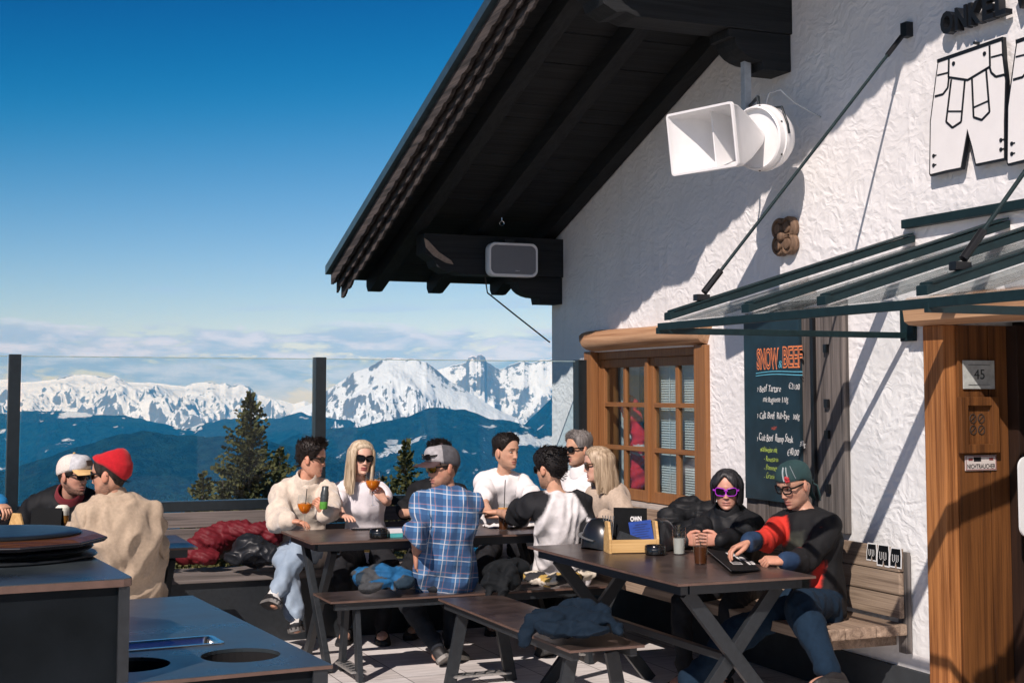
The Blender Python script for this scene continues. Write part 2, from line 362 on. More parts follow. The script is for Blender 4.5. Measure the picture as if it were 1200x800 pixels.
# valley floor, out to the horizon
mb=MB(); nS=60
for i in range(nS+1):
    r=30+(40000-30)*(i/nS)**3
    for j in range(96):
        a=2*math.pi*j/96; zz=-6-min(1,(r-30)/2200)**.8*780
        if i>0: zz+=mn.fractal(Vector((r*math.cos(a)*.001,r*math.sin(a)*.001,4)),1,2,4)*min(40,(r-30)*.05)
        mb.v.append((r*math.cos(a),r*math.sin(a),zz))
for i in range(nS):
    for j in range(96): k=(j+1)%96; mb.f.append((i*96+j,i*96+k,(i+1)*96+k,(i+1)*96+j))
mb.f.append(tuple(range(95,-1,-1))); mb.m=[0]*len(mb.f)
ob(mb,'ground',mat('valley_meadow',(.03,.055,.028),.95,scale=.02,col2=(.16,.17,.15),lo=.45,hi=.7),smooth=60,kind='structure',loc=(0,0,0))
# the air between here and the peaks
hz=bpy.data.materials.new('air_haze'); hz.use_nodes=True; nt=hz.node_tree; nt.nodes.clear()
o_=nt.nodes.new('ShaderNodeOutputMaterial'); pv=nt.nodes.new('ShaderNodeVolumePrincipled')
pv.inputs['Color'].default_value=(.012,.42,1.0,1); pv.inputs['Absorption Color'].default_value=(1,1,1,1); pv.inputs['Density'].default_value=5.6e-5; pv.inputs['Anisotropy'].default_value=-.35
nt.links.new(pv.outputs[0],o_.inputs['Volume'])
HAZE=hz
mb=MB(); mb.bx(-17500,17500,-17500,17500,-950,620); ob(mb,'haze',hz,kind='stuff')

# ------------------------------------------------------------------ spruces
bark=mat('spruce_bark',(.07,.05,.04),.9,scale=30,bump=.4)
needle=mat('spruce_needles',(.038,.048,.016),.75,scale=2.2,col2=(.135,.118,.040),lo=.3,hi=.7,spec=.25)
def spruce(px,pybase_top,D,H,rad,label,seed,ntier=34,gz=None):
    rr=random.Random(seed); top=at_d(px,pybase_top,D); base=Vector((top.x,top.y,top.z-H))
    base0=base.copy(); base0.z-=8
    t=thing('spruce_tree',base0,label,'tree','spruces on the slope below the terrace')
    tk=MB(); tk.tube([base+Vector((0,0,H*k))+Vector((rr.uniform(-.02,.02),rr.uniform(-.02,.02),0)) for k in np.linspace(0,1,9)],[H*.014*(1-k)+.012 for k in np.linspace(0,1,9)],8)
    tk.tube([base0,base+Vector((0,0,.05))],[H*.022,H*.0145],8); ob(tk,'trunk',bark,t,smooth=60)
    cr=MB()
    for k in range(ntier):
        f=(k+.4)/ntier; zz=base.z+H*(.10+.88*f); L0=rad*(1-f)**.95*rr.uniform(.72,1.18)+.05+.0*f; L0=L0*(.55 if f>.93 else 1)
        nb=max(5,int(6+10*(1-f)))
        for b in range(nb):
            a=2*math.pi*(b+rr.random())/nb; Lb=L0*rr.uniform(.45,1.15); el=R(32)*f*f-R(22)*(1-f)*rr.uniform(.4,1.2)
            d=Vector((math.cos(a)*math.cos(el),math.sin(a)*math.cos(el),math.sin(el))); o=Vector((base.x,base.y,zz+rr.uniform(-.05,.05)))
            side=d.cross(Vector((0,0,1))).normalized()
            n=max(6,int(Lb*15))
            for q in range(n):
                s=(q+rr.random())/n; p=o+d*Lb*s+Vector((0,0,.14*Lb*s*s))   # tips turn up
                wdt=(.30*(1-s)+.07)*Lb*.55
                for side_s in (-1,1,0):
                    L2=(wdt*rr.uniform(.7,1.2) if side_s else .12)
                    dd=(d*.75+side*side_s*rr.uniform(.6,1.1)+Vector((0,0,rr.uniform(-.45,.15)))).normalized()
                    e=p+dd*L2; th=Vector((rr.uniform(-1,1),rr.uniform(-1,1),rr.uniform(-1,1))).cross(dd).normalized()*rr.uniform(.05,.09)*(1 if rad>1 else .8)
                    m_=p+dd*L2*.55
                    cr.add([p,m_+th,e,m_-th],[(0,1,2,3)])
    ob(cr,'crown',needle,t,recalc=False)
    return t
spruce(294,456,38,5.6,2.15,'tallest dark spruce rising behind the glass wind screen',1,44)
spruce(238,551,34,2.6,1.0,'small bushy spruce left of the tallest spruce, only its top above the bench rail',2,16)
spruce(328,522,42,4.2,1.45,'slim spruce right of the tallest one, behind the man in the cream fleece',3,26)
spruce(476,513,36,4.0,1.15,'narrow spruce standing alone behind the blonde woman and the man in black',4,26)
spruce(262,562,30,2.6,1.25,'low spruce spreading in front of the tallest spruce at its left foot',5,18)
spruce(449,556,34,2.4,.85,'tiny spruce top just above the rail at the blonde woman\'s shoulder',6,14)
# ------------------------------------------------------------------ materials of the place
def stucco_mat():
    m=bpy.data.materials.new('white_stucco'); nt,b=nodes(m); N=nt.nodes; L=nt.links
    tc=N.new('ShaderNodeTexCoord')
    n0=N.new('ShaderNodeTexNoise'); n0.inputs['Scale'].default_value=5; n0.inputs['Detail'].default_value=3; L.new(tc.outputs['Object'],n0.inputs['Vector'])
    mx=N.new('ShaderNodeMix'); mx.data_type='VECTOR'; mx.inputs[0].default_value=.22; L.new(tc.outputs['Object'],mx.inputs[4]); L.new(n0.outputs['Color'],mx.inputs[5])
    mp=N.new('ShaderNodeMapping'); mp.inputs['Scale'].default_value=(1,1,1.9); mp.inputs['Rotation'].default_value=(R(35),0,0); L.new(mx.outputs[1],mp.inputs[0])
    v=N.new('ShaderNodeTexVoronoi'); v.feature='SMOOTH_F1'; v.inputs['Scale'].default_value=17; v.inputs['Smoothness'].default_value=.35; L.new(mp.outputs[0],v.inputs['Vector'])
    n1=N.new('ShaderNodeTexNoise'); n1.inputs['Scale'].default_value=26; n1.inputs['Detail'].default_value=6; n1.inputs['Distortion'].default_value=1.2; L.new(mp.outputs[0],n1.inputs['Vector'])
    n2=N.new('ShaderNodeTexNoise'); n2.inputs['Scale'].default_value=2.2; n2.inputs['Detail'].default_value=4; L.new(tc.outputs['Object'],n2.inputs['Vector'])
    a=N.new('ShaderNodeMath'); a.operation='MULTIPLY_ADD'; a.inputs[1].default_value=.55; L.new(n1.outputs[0],a.inputs[0]); L.new(v.outputs['Distance'],a.inputs[2])
    # patches where the trowel left it flat
    r=N.new('ShaderNodeMapRange'); r.inputs['From Min'].default_value=.35; r.inputs['From Max'].default_value=.62; r.inputs['To Min'].default_value=.35; r.inputs['To Max'].default_value=1; L.new(n2.outputs[0],r.inputs[0])
    a2=N.new('ShaderNodeMath'); a2.operation='MULTIPLY'; L.new(a.outputs[0],a2.inputs[0]); L.new(r.outputs[0],a2.inputs[1])
    bp=N.new('ShaderNodeBump'); bp.inputs['Strength'].default_value=.42; bp.inputs['Distance'].default_value=.020; L.new(a2.outputs[0],bp.inputs['Height']); L.new(bp.outputs[0],b.inputs['Normal'])
    rp=N.new('ShaderNodeValToRGB'); e=rp.color_ramp.elements; e[0].position=.3; e[1].position=.7; e[0].color=(.75,.745,.74,1); e[1].color=(.85,.845,.84,1); L.new(n2.outputs[0],rp.inputs[0])
    m5=N.new('ShaderNodeMapping'); m5.inputs['Scale'].default_value=(1,6,.55); L.new(tc.outputs['Object'],m5.inputs[0])
    n5=N.new('ShaderNodeTexNoise'); n5.inputs['Scale'].default_value=1.3; n5.inputs['Detail'].default_value=7; n5.inputs['Roughness'].default_value=.65; L.new(m5.outputs[0],n5.inputs['Vector'])
    r5=N.new('ShaderNodeMapRange'); r5.inputs['From Min'].default_value=.56; r5.inputs['From Max'].default_value=.74; r5.inputs['To Min'].default_value=0; r5.inputs['To Max'].default_value=.30; L.new(n5.outputs[0],r5.inputs[0])
    x5=N.new('ShaderNodeMix'); x5.data_type='RGBA'; L.new(r5.outputs[0],x5.inputs[0]); L.new(rp.outputs[0],x5.inputs[6]); x5.inputs[7].default_value=(.52,.50,.47,1); L.new(x5.outputs[2],b.inputs['Base Color'])
    b.inputs['Roughness'].default_value=.9; b.inputs['Specular IOR Level'].default_value=.2
    return m
stucco=stucco_mat()
plinth=mat('dark_plinth',(.025,.03,.035),.8,scale=8)
steel=mat('dark_steel',(.010,.016,.020),.38,scale=30,spec=.5,rvar=.08)
steel2=mat('powder_coated_steel',(.018,.022,.026),.42,scale=40,rvar=.08)
green=mat('green_steel',(.006,.020,.024),.55,scale=25,rvar=.08,spec=.3)
oldwood_x=wood('weathered_planks_along_x',(.07,.062,.058),(.22,.19,.175),0,.8)
oldwood_y=wood('weathered_planks_along_y',(.15,.105,.075),(.40,.30,.22),1,.75)
oldwood_z=wood('weathered_boards',(.045,.04,.038),(.20,.175,.16),2,.85)
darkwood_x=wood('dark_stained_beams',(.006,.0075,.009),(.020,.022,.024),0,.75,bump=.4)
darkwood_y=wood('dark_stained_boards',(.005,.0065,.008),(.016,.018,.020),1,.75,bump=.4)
bargewood=wood('weathered_bargeboard',(.016,.015,.015),(.10,.082,.075),1,.8,bump=.5)
orangewood_z=wood('window_wood',(.15,.062,.022),(.34,.155,.058),2,.5,rings=False)
orangewood_y=wood('window_wood_along_y',(.15,.062,.022),(.34,.155,.058),1,.5,rings=False)
logwood=wood('hewn_log',(.30,.15,.075),(.62,.38,.22),1,.7,g=.7,bump=.6)
doorwood=wood('door_wood',(.055,.020,.007),(.19,.074,.022),2,.5,g=.8)
lightwood=wood('pine_caddy',(.50,.30,.11),(.72,.48,.21),0,.55,g=1.6)
black=mat('black_interior',(.006,.006,.007),.9)
whitep=mat('white_plastic',(.80,.80,.80),.35,var=.03,spec=.5)
whitesign=mat('white_sign_face',(.82,.81,.80),.5,var=.02)
blackp=mat('black_paint',(.006,.007,.009),.4)
steelbright=mat('stainless_steel',(.62,.63,.64),.18,metal=1,var=.05,scale=50)

# ------------------------------------------------------------------ terrace floor
def deck_mat():
    m=bpy.data.materials.new('grey_terrace_tiles'); nt,b=nodes(m); N=nt.nodes; L=nt.links
    tc=N.new('ShaderNodeTexCoord'); mp=N.new('ShaderNodeMapping'); mp.inputs['Location'].default_value=(-2.58+.37*20,0,0); L.new(tc.outputs['Object'],mp.inputs[0])
    br=N.new('ShaderNodeTexBrick'); br.offset=0; br.inputs['Scale'].default_value=1; br.inputs['Brick Width'].default_value=.37; br.inputs['Row Height'].default_value=1.11; br.inputs['Mortar Size'].default_value=.0028; br.inputs['Mortar Smooth'].default_value=.2
    br.inputs['Color1'].default_value=(.30,.30,.30,1); br.inputs['Color2'].default_value=(.70,.70,.70,1); br.inputs['Mortar'].default_value=(0,0,0,1); L.new(mp.outputs[0],br.inputs['Vector'])
    m2=N.new('ShaderNodeMapping'); m2.inputs['Scale'].default_value=(1.3,14,1); L.new(tc.outputs['Object'],m2.inputs[0])
    n1=N.new('ShaderNodeTexNoise'); n1.inputs['Scale'].default_value=2.4; n1.inputs['Detail'].default_value=8; n1.inputs['Roughness'].default_value=.68; n1.inputs['Distortion'].default_value=.8; L.new(m2.outputs[0],n1.inputs['Vector'])
    n2=N.new('ShaderNodeTexNoise'); n2.inputs['Scale'].default_value=1.7; n2.inputs['Detail'].default_value=5; L.new(tc.outputs['Object'],n2.inputs['Vector'])
    rp=N.new('ShaderNodeValToRGB'); e=rp.color_ramp.elements; e[0].position=.28; e[1].position=.68; e[0].color=(.43,.41,.40,1); e[1].color=(.72,.69,.67,1); L.new(n1.outputs[0],rp.inputs[0])
    mm=N.new('ShaderNodeMix'); mm.data_type='RGBA'; mm.blend_type='OVERLAY'; mm.inputs[0].default_value=.35; L.new(rp.outputs[0],mm.inputs[6]); L.new(br.outputs['Color'],mm.inputs[7])
    m3=N.new('ShaderNodeMix'); m3.data_type='RGBA'; m3.blend_type='OVERLAY'; m3.inputs[0].default_value=.5; L.new(mm.outputs[2],m3.inputs[6]); L.new(n2.outputs[0],m3.inputs[7])
    mo=N.new('ShaderNodeMix'); mo.data_type='RGBA'; L.new(br.outputs['Fac'],mo.inputs[0]); L.new(m3.outputs[2],mo.inputs[6]); mo.inputs[7].default_value=(.03,.028,.027,1)
    L.new(mo.outputs[2],b.inputs['Base Color']); b.inputs['Roughness'].default_value=.7; b.inputs['Specular IOR Level'].default_value=.3
    bp=N.new('ShaderNodeBump'); bp.inputs['Strength'].default_value=.3; bp.inputs['Distance'].default_value=.004; L.new(n1.outputs[0],bp.inputs['Height']); L.new(bp.outputs[0],b.inputs['Normal'])
    return m
mb=MB(); mb.bx(-9,4.645,-9,9.95,-.25,0); ob(mb,'terrace_floor',deck_mat(),kind='structure',loc=(0,0,0))

# ------------------------------------------------------------------ glass wind screen along the terrace edge
RY=9.66
ws=thing('wind_screen',(1.5,RY,0),'clear glass wind screen with dark steel posts along the terrace edge','wind screen')
PX=[-3.46,-1.45,.566,2.57,4.575]
for x in PX:
    mb=MB(); mb.bx(x-.037,x+.037,RY-.05,RY+.05,0,1.845); ob(mb,'post',steel,ws,bevel=.004)
mb=MB(); mb.bx(-3.6,4.60,RY-.045,RY-.01+.06,.815,.88); ob(mb,'base_rail',steel,ws,bevel=.004)
pane=glassmat('wind_screen_glass',(.87,.935,.955),.016,ior=1.45)
for a,b_ in zip(PX[:-1],PX[1:]):
    mb=MB(); mb.bx(a+.045,b_-.045,RY-.006,RY+.006,.882,1.83); gp=ob(mb,'glass_pane',pane,ws); mb=MB(); mb.bx(a+.045,b_-.045,RY-.006,RY+.006,1.831,1.837); ob(mb,'polished_edge',mat('glass_edge',(.30,.42,.42),.2),gp)
mb=MB(); mb.bx(4.42,4.53,RY-.006,RY+.006,.882,1.83)
# ------------------------------------------------------------------ long bench under the screen
lb=thing('long_bench',(1.6,9.4,0),'long weathered plank bench with plank backrest under the glass wind screen','bench')
mb=MB()
for (a,b_) in ((-2.2,1.49),(1.495,3.1),(3.105,4.35)):
    mb.bx(a,b_,9.16,9.36,.40,.45); mb.bx(a,b_,9.367,9.57,.40,.448)
ob(mb,'seat',oldwood_x,lb,bevel=.006)
mb=MB()
for (z0,z1) in ((.50,.60),(.607,.705),(.712,.812)): mb.bx(-2.2,4.35,9.575,9.605,z0,z1)
ob(mb,'backrest',oldwood_x,lb,bevel=.004)
mb=MB(); mb.bx(-2.2,4.35,9.20,9.56,0,.395); ob(mb,'base',steel2,lb)

# ------------------------------------------------------------------ the hut
WX=4.64; YC=10.32; SL=.365; RIDGE=1.8
hut=thing('mountain_hut',(WX,YC,0),'white stuccoed mountain hut with wide dark timber eaves','hut')
def zr(Y,z0): return z0+SL*(YC-Y) if Y>=RIDGE else z0+SL*(YC-RIDGE)-SL*(RIDGE-Y)
fX=lambda u,v,w_: Vector((w_,u,v))       # (Y,z) profile pushed along X
outline=[(YC,0),(YC,zr(YC,2.88)),(RIDGE,zr(RIDGE,2.88)),(-6.5,zr(-6.5,2.88)),(-6.5,0),(4.1,0),(4.1,1.95),(5.60,1.95),(5.60,0)]
mb=MB(); mb.plate(outline,[[(7.97,.80),(9.60,.80),(9.60,1.90),(7.97,1.90)]],fX,WX,WX+.40); ob(mb,'wall',stucco,hut)
mb=MB(); mb.bx(WX+.402,10.5,YC-.35,YC,0,2.9); ob(mb,'side_wall',stucco,hut)
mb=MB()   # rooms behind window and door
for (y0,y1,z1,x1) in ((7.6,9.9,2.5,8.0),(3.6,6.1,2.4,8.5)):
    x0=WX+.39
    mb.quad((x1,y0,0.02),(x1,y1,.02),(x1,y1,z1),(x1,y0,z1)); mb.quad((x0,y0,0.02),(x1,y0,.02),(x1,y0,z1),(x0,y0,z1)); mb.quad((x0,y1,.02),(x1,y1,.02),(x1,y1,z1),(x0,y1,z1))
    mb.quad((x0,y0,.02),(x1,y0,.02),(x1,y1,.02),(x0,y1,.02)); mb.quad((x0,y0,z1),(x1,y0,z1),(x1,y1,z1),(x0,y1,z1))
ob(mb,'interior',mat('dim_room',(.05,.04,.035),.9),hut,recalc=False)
mb=MB(); mb.bx(WX-.03,WX-.002,5.76,10.30,0.004,.22); ob(mb,'plinth',plinth,hut)
# roof
RX0,RX1=3.16,11.0; YE=11.38
def slope(mb,X0,X1,z0,z1,Ya,Yb,W=None):
    mb.prism([(Ya,zr(Ya,z0)),(Yb,zr(Yb,z0)),(Yb,zr(Yb,z1)),(Ya,zr(Ya,z1))],fX,X0,X1)
mb=MB(); Y=YE
while Y>RIDGE:      # sheathing boards, each a little different
    y2=max(RIDGE,Y-.16); slope(mb,RX0,RX1,2.92+rnd.uniform(-.004,.004),2.966,y2+.005,Y); Y=y2
slope(mb,RX0,RX1,2.92,2.966,-6.8,RIDGE)
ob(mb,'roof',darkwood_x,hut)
mb=MB(); slope(mb,RX0-.02,RX1,2.97,3.02,RIDGE,YE+.05); slope(mb,RX0-.02,RX1,2.97,3.02,-6.9,RIDGE); ob(mb,'roof_covering',mat('roof_sheet',(.05,.055,.06),.5),hut)
mb=MB(); slope(mb,RX0-.075,RX0-.022,2.985,3.055,RIDGE,YE+.06); ob(mb,'verge_flashing',mat('zinc_flashing',(.06,.10,.12),.35,metal=.4),hut)
def rafter(x): 
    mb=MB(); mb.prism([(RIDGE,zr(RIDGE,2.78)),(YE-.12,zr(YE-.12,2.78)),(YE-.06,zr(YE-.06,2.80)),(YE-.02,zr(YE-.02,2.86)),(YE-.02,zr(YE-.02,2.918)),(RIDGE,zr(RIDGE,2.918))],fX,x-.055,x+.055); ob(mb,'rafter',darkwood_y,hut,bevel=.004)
for x in (3.47,4.0,4.575): rafter(x)
mb=MB(); slope(mb,5.2,5.3,2.78,2.918,RIDGE,YE-.03); 
# three stepped bargeboards with scalloped lower edges
def scallop(mb,X0,X1,ztop,zbot,ph,amp):
    Ys=np.arange(YE+.02,RIDGE,-.012); prev=None
    lo=[]
    for y in Ys:
        q=((y+ph)%.17)/.17
        d=.55*abs(math.sin(math.pi*q))+.30*(1 if .42<q<.58 else 0)+.25*math.sin(2*math.pi*q)**2
        lo.append((y,zr(y,zbot)+amp*(.6-d)+.004*mn.noise(Vector((y*6,X0*9,0)))))
    for i in range(len(Ys)-1):
        (ya,za),(yb,zb)=lo[i],lo[i+1]
        mb.add([fX(ya,za,X0),fX(yb,zb,X0),fX(yb,zr(yb,ztop),X0),fX(ya,zr(ya,ztop),X0),fX(ya,za,X1),fX(yb,zb,X1),fX(yb,zr(yb,ztop),X1),fX(ya,zr(ya,ztop),X1)],
          [(0,1,2,3),(7,6,5,4),(0,4,5,1)]+([(3,0,4,7)] if i==0 else []))
for k,(x0,x1,zt,zb,ph,am) in enumerate(((RX0-.036,RX0-.010,2.98,2.875,0,.022),(RX0+.012,RX0+.030,2.92,2.825,.07,.028),(RX0+.052,RX0+.070,2.90,2.765,.15,.030))):
    mb=MB(); scallop(mb,x0,x1,zt,zb,ph,am); ob(mb,'bargeboard',bargewood,hut)
# purlins with carved brackets
def purlin(y0,y1,zt,zb,xe,brz):
    mb=MB(); f=lambda u,v,w_: Vector((u,w_,v))
    h=zt-zb
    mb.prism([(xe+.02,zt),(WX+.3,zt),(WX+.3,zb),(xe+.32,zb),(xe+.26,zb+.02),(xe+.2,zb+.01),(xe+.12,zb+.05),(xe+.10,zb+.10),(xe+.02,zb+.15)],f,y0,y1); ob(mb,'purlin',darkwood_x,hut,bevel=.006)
    mb=MB(); a=[(WX-.003,zb-.003),(WX-.42,zb-.003),(WX-.42,zb-.05)]
    for k in range(7):
        t=k/6*math.pi/2; a.append((WX-.20-.20*math.cos(t)*.9,zb-.05-(zb-.05-brz-.05)*math.sin(t)))
    a+=[(WX-.19,brz),(WX-.003,brz)]
    mb.prism(a,f,y0+.015,y1-.015); ob(mb,'bracket',darkwood_x,hut,bevel=.004)
purlin(10.10,10.30,2.80,2.50,3.47,2.29)
purlin(6.90,7.14,4.06,3.68,3.30,3.46)
# splintered pale end grain left at the purlin end
mb=MB(); mb.prism([(3.485,2.76),(3.52,2.74),(3.60,2.66),(3.70,2.60),(3.72,2.57),(3.66,2.58),(3.56,2.63),(3.50,2.69)],lambda u,v,w_:Vector((u,w_,v)),10.090,10.099); ob(mb,'bare_wood_patch',mat('bare_wood',(.30,.23,.18),.8,scale=40,bump=.4),hut)
# window
win=MB(); win.bx(WX-.035,WX+.03,9.545,9.66,.84,1.905); win.bx(WX-.035,WX+.045,7.875,8.02,.80,1.905); win.bx(WX+.032,WX+.20,9.55,9.60,.84,1.90); win.bx(WX+.065,WX+.20,7.97,8.03,.84,1.90); win.bx(WX+.032,WX+.20,8.03,9.55,1.845,1.90)
wf=ob(win,'window_frame',orangewood_z,hut,bevel=.006)
mb=MB(); mb.bx(WX-.05,WX+.20,7.90,9.62,.775,.838); ob(mb,'window_sill',mat('stone_sill',(.40,.37,.34),.8),hut,bevel=.006)
for k,(y0,y1) in enumerate(((8.03,8.785),(8.80,9.55))):
    xs0,xs1=WX+.05,WX+.095; z0,z1=.845,1.843
    mb=MB(); s_=.062
    mb.bx(xs0,xs1,y0,y0+s_,z0,z1); mb.bx(xs0,xs1,y1-s_,y1,z0,z1); mb.bx(xs0+.002,xs1-.002,y0+s_,y1-s_,z0,z0+.075); mb.bx(xs0+.002,xs1-.002,y0+s_,y1-s_,z1-.06,z1)
    ym=(y0+y1)/2; mb.bx(xs0+.006,xs1-.006,ym-.018,ym+.018,z0+.075,z1-.06)
    sh=ob(mb,'sash',orangewood_z,hut,bevel=.004)
    for zz in (1.205,1.515):
        mb=MB(); mb.bx(xs0+.002,xs1-.008,y0+s_-.001,y1-s_+.001,zz-.016,zz+.016); ob(mb,'glazing_bar',orangewood_y,sh,bevel=.003)
    mb=MB(); mb.bx(xs0+.022,xs0+.028,y0+.05,y1-.05,z0+.06,z1-.05); ob(mb,'glass_pane',glassmat('window_glass',(.80,.86,.87),.10,ior=1.5),sh)
mb=MB()
for i in range(3): mb.bx(WX+.03,WX+.049,8.775,8.812,.846,1.842) if i==0 else None
ob(mb,'mullion',orangewood_z,hut,bevel=.004)
log=MB(); rings=[]
for i,y in enumerate(np.linspace(9.62,7.86,14)):
    rg=[]
    for j in range(14):
        a=2*math.pi*j/14; ex=.75; cx=WX+.025; cz=1.983; sgn=lambda q:math.copysign(abs(q)**ex,q)
        k=1+.05*mn.noise(Vector((y*2.2,j*.7,0)))
        if i in (0,13): k*=.93
        rg.append(Vector((cx+.125*sgn(math.cos(a))*k,y+(.05*math.sin(a) if i==0 else -.04*math.sin(a) if i==13 else 0),cz+(.078+.006*math.sin(y*2))*sgn(math.sin(a))*k)))
    rings.append(rg)
log.loft(rings); ob(log,'window_lintel',logwood,hut,smooth=50)
# white blind behind the right sash
bl=thing('window_blind',(WX+.26,8.72,.9),'white slatted blind behind the right half of the hut window','blind')
mb=MB(); zz=.89
while zz<1.82: mb.box((WX+.135,8.42,zz),(.024,.76,.0015),Matrix.Rotation(R(-52),3,'Y')); zz+=.017
ob(mb,'slats',mat('blind_white',(.80,.80,.79),.5,var=.02),bl); mb=MB(); mb.bx(WX+.115,WX+.155,8.05,8.80,1.80,1.835); ob(mb,'head_rail',whitep,bl)
mb=MB()
for y in (8.22,8.62): mb.tube([(WX+.12,y,.89),(WX+.12,y,1.80)],.0022,5)
ob(mb,'cord',whitep,bl)
# ------------------------------------------------------------------ entrance
mb=MB(); mb.bx(WX-.045,WX+.03,5.585,5.735,0,1.93); ob(mb,'door_casing',wood('worn_door_casing',(.16,.052,.014),(.50,.21,.070),2,.6,g=1.1,bump=.8),hut,bevel=.008)
mb=MB(); mb.bx(WX+.031,WX+.215,5.572,5.60,0,1.93); mb.bx(WX+.221,WX+.333,5.570,5.60,0,1.93); ob(mb,'door_reveal',doorwood,hut,bevel=.004)
mb=MB(); mb.bx(WX+.336,WX+.47,5.50,5.602,0,1.93); ob(mb,'door_frame',wood('dark_door_frame',(.012,.006,.004),(.035,.016,.009),2,.6),hut,bevel=.004)
rings=[]
for i,y in enumerate(np.linspace(5.77,3.9,12)):
    rg=[]
    for j in range(12):
        a=2*math.pi*j/12; sgn=lambda q:math.copysign(abs(q)**.5,q); k=1+.03*mn.noise(Vector((y*2,j*.6,4)))
        rg.append(Vector((WX-.015+.12*sgn(math.cos(a))*k,y,2.005+.075*sgn(math.sin(a))*k)))
    rings.append(rg)
mb=MB(); mb.loft(rings); ob(mb,'door_lintel',logwood,hut,smooth=45)
# ------------------------------------------------------------------ glass canopy over the door
cn=thing('door_canopy',(WX,5.0,1.9),'sloping glass canopy on green steel rafters over the hut door','canopy')
CX0=3.22; zc=lambda x: 1.925+.297*(x-3.14)
YR=[5.85,5.17,4.62,4.02,3.4,2.8]
for y in YR:
    mb=MB(); mb.prism([(CX0,zc(CX0)-.012),(WX-.01,zc(WX)-.012),(WX-.01,zc(WX)+.024),(CX0,zc(CX0)+.024)],lambda u,v,w_:Vector((u,w_,v)),y-.03,y+.03)
    mb.prism([(CX0+.02,zc(CX0)+.028),(WX-.02,zc(WX)+.028),(WX-.02,zc(WX)+.036),(CX0+.02,zc(CX0)+.036)],lambda u,v,w_:Vector((u,w_,v)),y-.036,y+.036)
    ob(mb,'rafter',green,cn,bevel=.004)
mb=MB(); mb.bx(CX0-.025,CX0-.002,2.7,5.90,1.89,1.925); ob(mb,'gutter_bar',green,cn,bevel=.004)
mb=MB(); mb.bx(WX-.05,WX-.003,2.7,5.88,zc(WX)+.06,zc(WX)+.105); ob(mb,'wall_rail',green,cn,bevel=.004)
for y in (5.86,4.0):
    mb=MB(); mb.bx(CX0-.028,WX-.02,y+.026 if y>5 else y-.05,y+.05 if y>5 else y-.026,1.875,1.905)
    ob(mb,'tie_bar',green,cn,bevel=.003)
    mb=MB(); mb.bx(WX-.03,WX-.003,y-.03,y+.07,1.86,2.05); ob(mb,'wall_bracket',green,cn,bevel=.003)
for ya,yb in zip(YR[:-1],YR[1:]):
    mb=MB(); mb.prism([(CX0+.01,zc(CX0+.01)-.028),(WX-.06,zc(WX-.06)-.028),(WX-.06,zc(WX-.06)-.018),(CX0+.01,zc(CX0+.01)-.018)],lambda u,v,w_:Vector((u,w_,v)),yb+.004,ya-.004)
    ob(mb,'glass_pane',glassmat('canopy_glass',(.95,.97,.97),.004,ior=1.45),cn)
for y in (5.84,4.03):
    a=Vector((WX-.02,y,3.45)); b_=Vector((3.40,y,zc(3.40)+.055)); d=(b_-a).normalized()
    mb=MB(); mb.tube([a+d*.06,b_-d*.03],.0085,8); rd=ob(mb,'tension_rod',green,cn,smooth=60)
    mb=MB(); mb.tube([a+d*.05,a+d*.19],.014,8); mb.box(a,(.045,.05,.075)); ob(mb,'wall_fitting',blackp,cn,bevel=.003)
    mb=MB(); mb.tube([b_-d*.16,b_-d*.02],.017,8); mb.box(b_+Vector((0,0,-.01)),(.07,.04,.03)); ob(mb,'rafter_fitting',blackp,cn,bevel=.003)
# ------------------------------------------------------------------ bench on the hut wall
wb=thing('wall_bench',(4.4,7.3,0),'wooden plank bench fixed along the stuccoed hut wall','bench')
mb=MB()
for k,(x0,x1) in enumerate(((4.03,4.215),(4.222,4.40),(4.407,4.585))):
    mb.prism([(x0,5.90+.015*(k==0)),(x0+.02,5.885),(x1,5.885),(x1,8.9),(x0,8.9)],lambda u,v,w_:Vector((u,v,w_)),.395,.45)
ob(mb,'seat',oldwood_y,wb,bevel=.008)
mb=MB()
for (z0,z1) in ((.475,.585),(.59,.70),(.705,.82)): mb.bx(4.555,4.585,5.905,8.9,z0,z1)
ob(mb,'backrest',oldwood_y,wb,bevel=.006)
for y in (5.90,7.5):
    mb=MB(); mb.bx(4.588,4.625,y,y+.06,.30,.80); ob(mb,'back_post',oldwood_z,wb,bevel=.004)
for y in (6.02,7.4,8.7):
    mb=MB(); mb.bx(4.14,4.60,y-.03,y+.03,.33,.393); ob(mb,'support',oldwood_y,wb,bevel=.004)
# ------------------------------------------------------------------ weathered shutter and chalk board
sh=thing('weathered_shutter',(WX-.02,6.9,.84),'dark weathered plank shutter fixed to the wall behind the chalk board','shutter')
mb=MB(); y=7.40
for k,wd in enumerate((.13,.12,.13,.12,.12,.13,.12,.13)):
    if y-wd<6.35: break
    mb.bx(WX-.035-.006*(k%3==1),WX-.003,y-wd+.004,y,.84+.008*(k%2),2.12); y-=wd
ob(mb,'planks',oldwood_z,sh,bevel=.004)
mb=MB(); mb.bx(WX-.06,WX-.042,6.655,6.685,.86,2.02); ob(mb,'iron_bar',blackp,sh)
for zz in (1.06,1.35,1.52,1.82): mb=MB(); mb.bx(WX-.058,WX-.042,6.53,6.565,zz,zz+.045); ob(mb,'iron_plate',blackp,sh)
cb=thing('chalk_board',(WX-.06,7.07,.98),'dark menu chalk board with a handwritten orange heading','chalk board')
mb=MB(); mb.bx(WX-.065,WX-.044,6.785,7.365,.975,2.03); ob(mb,'board',mat('chalk_board_face',(.010,.028,.040),.45,scale=6,var=.3),cb,bevel=.003)
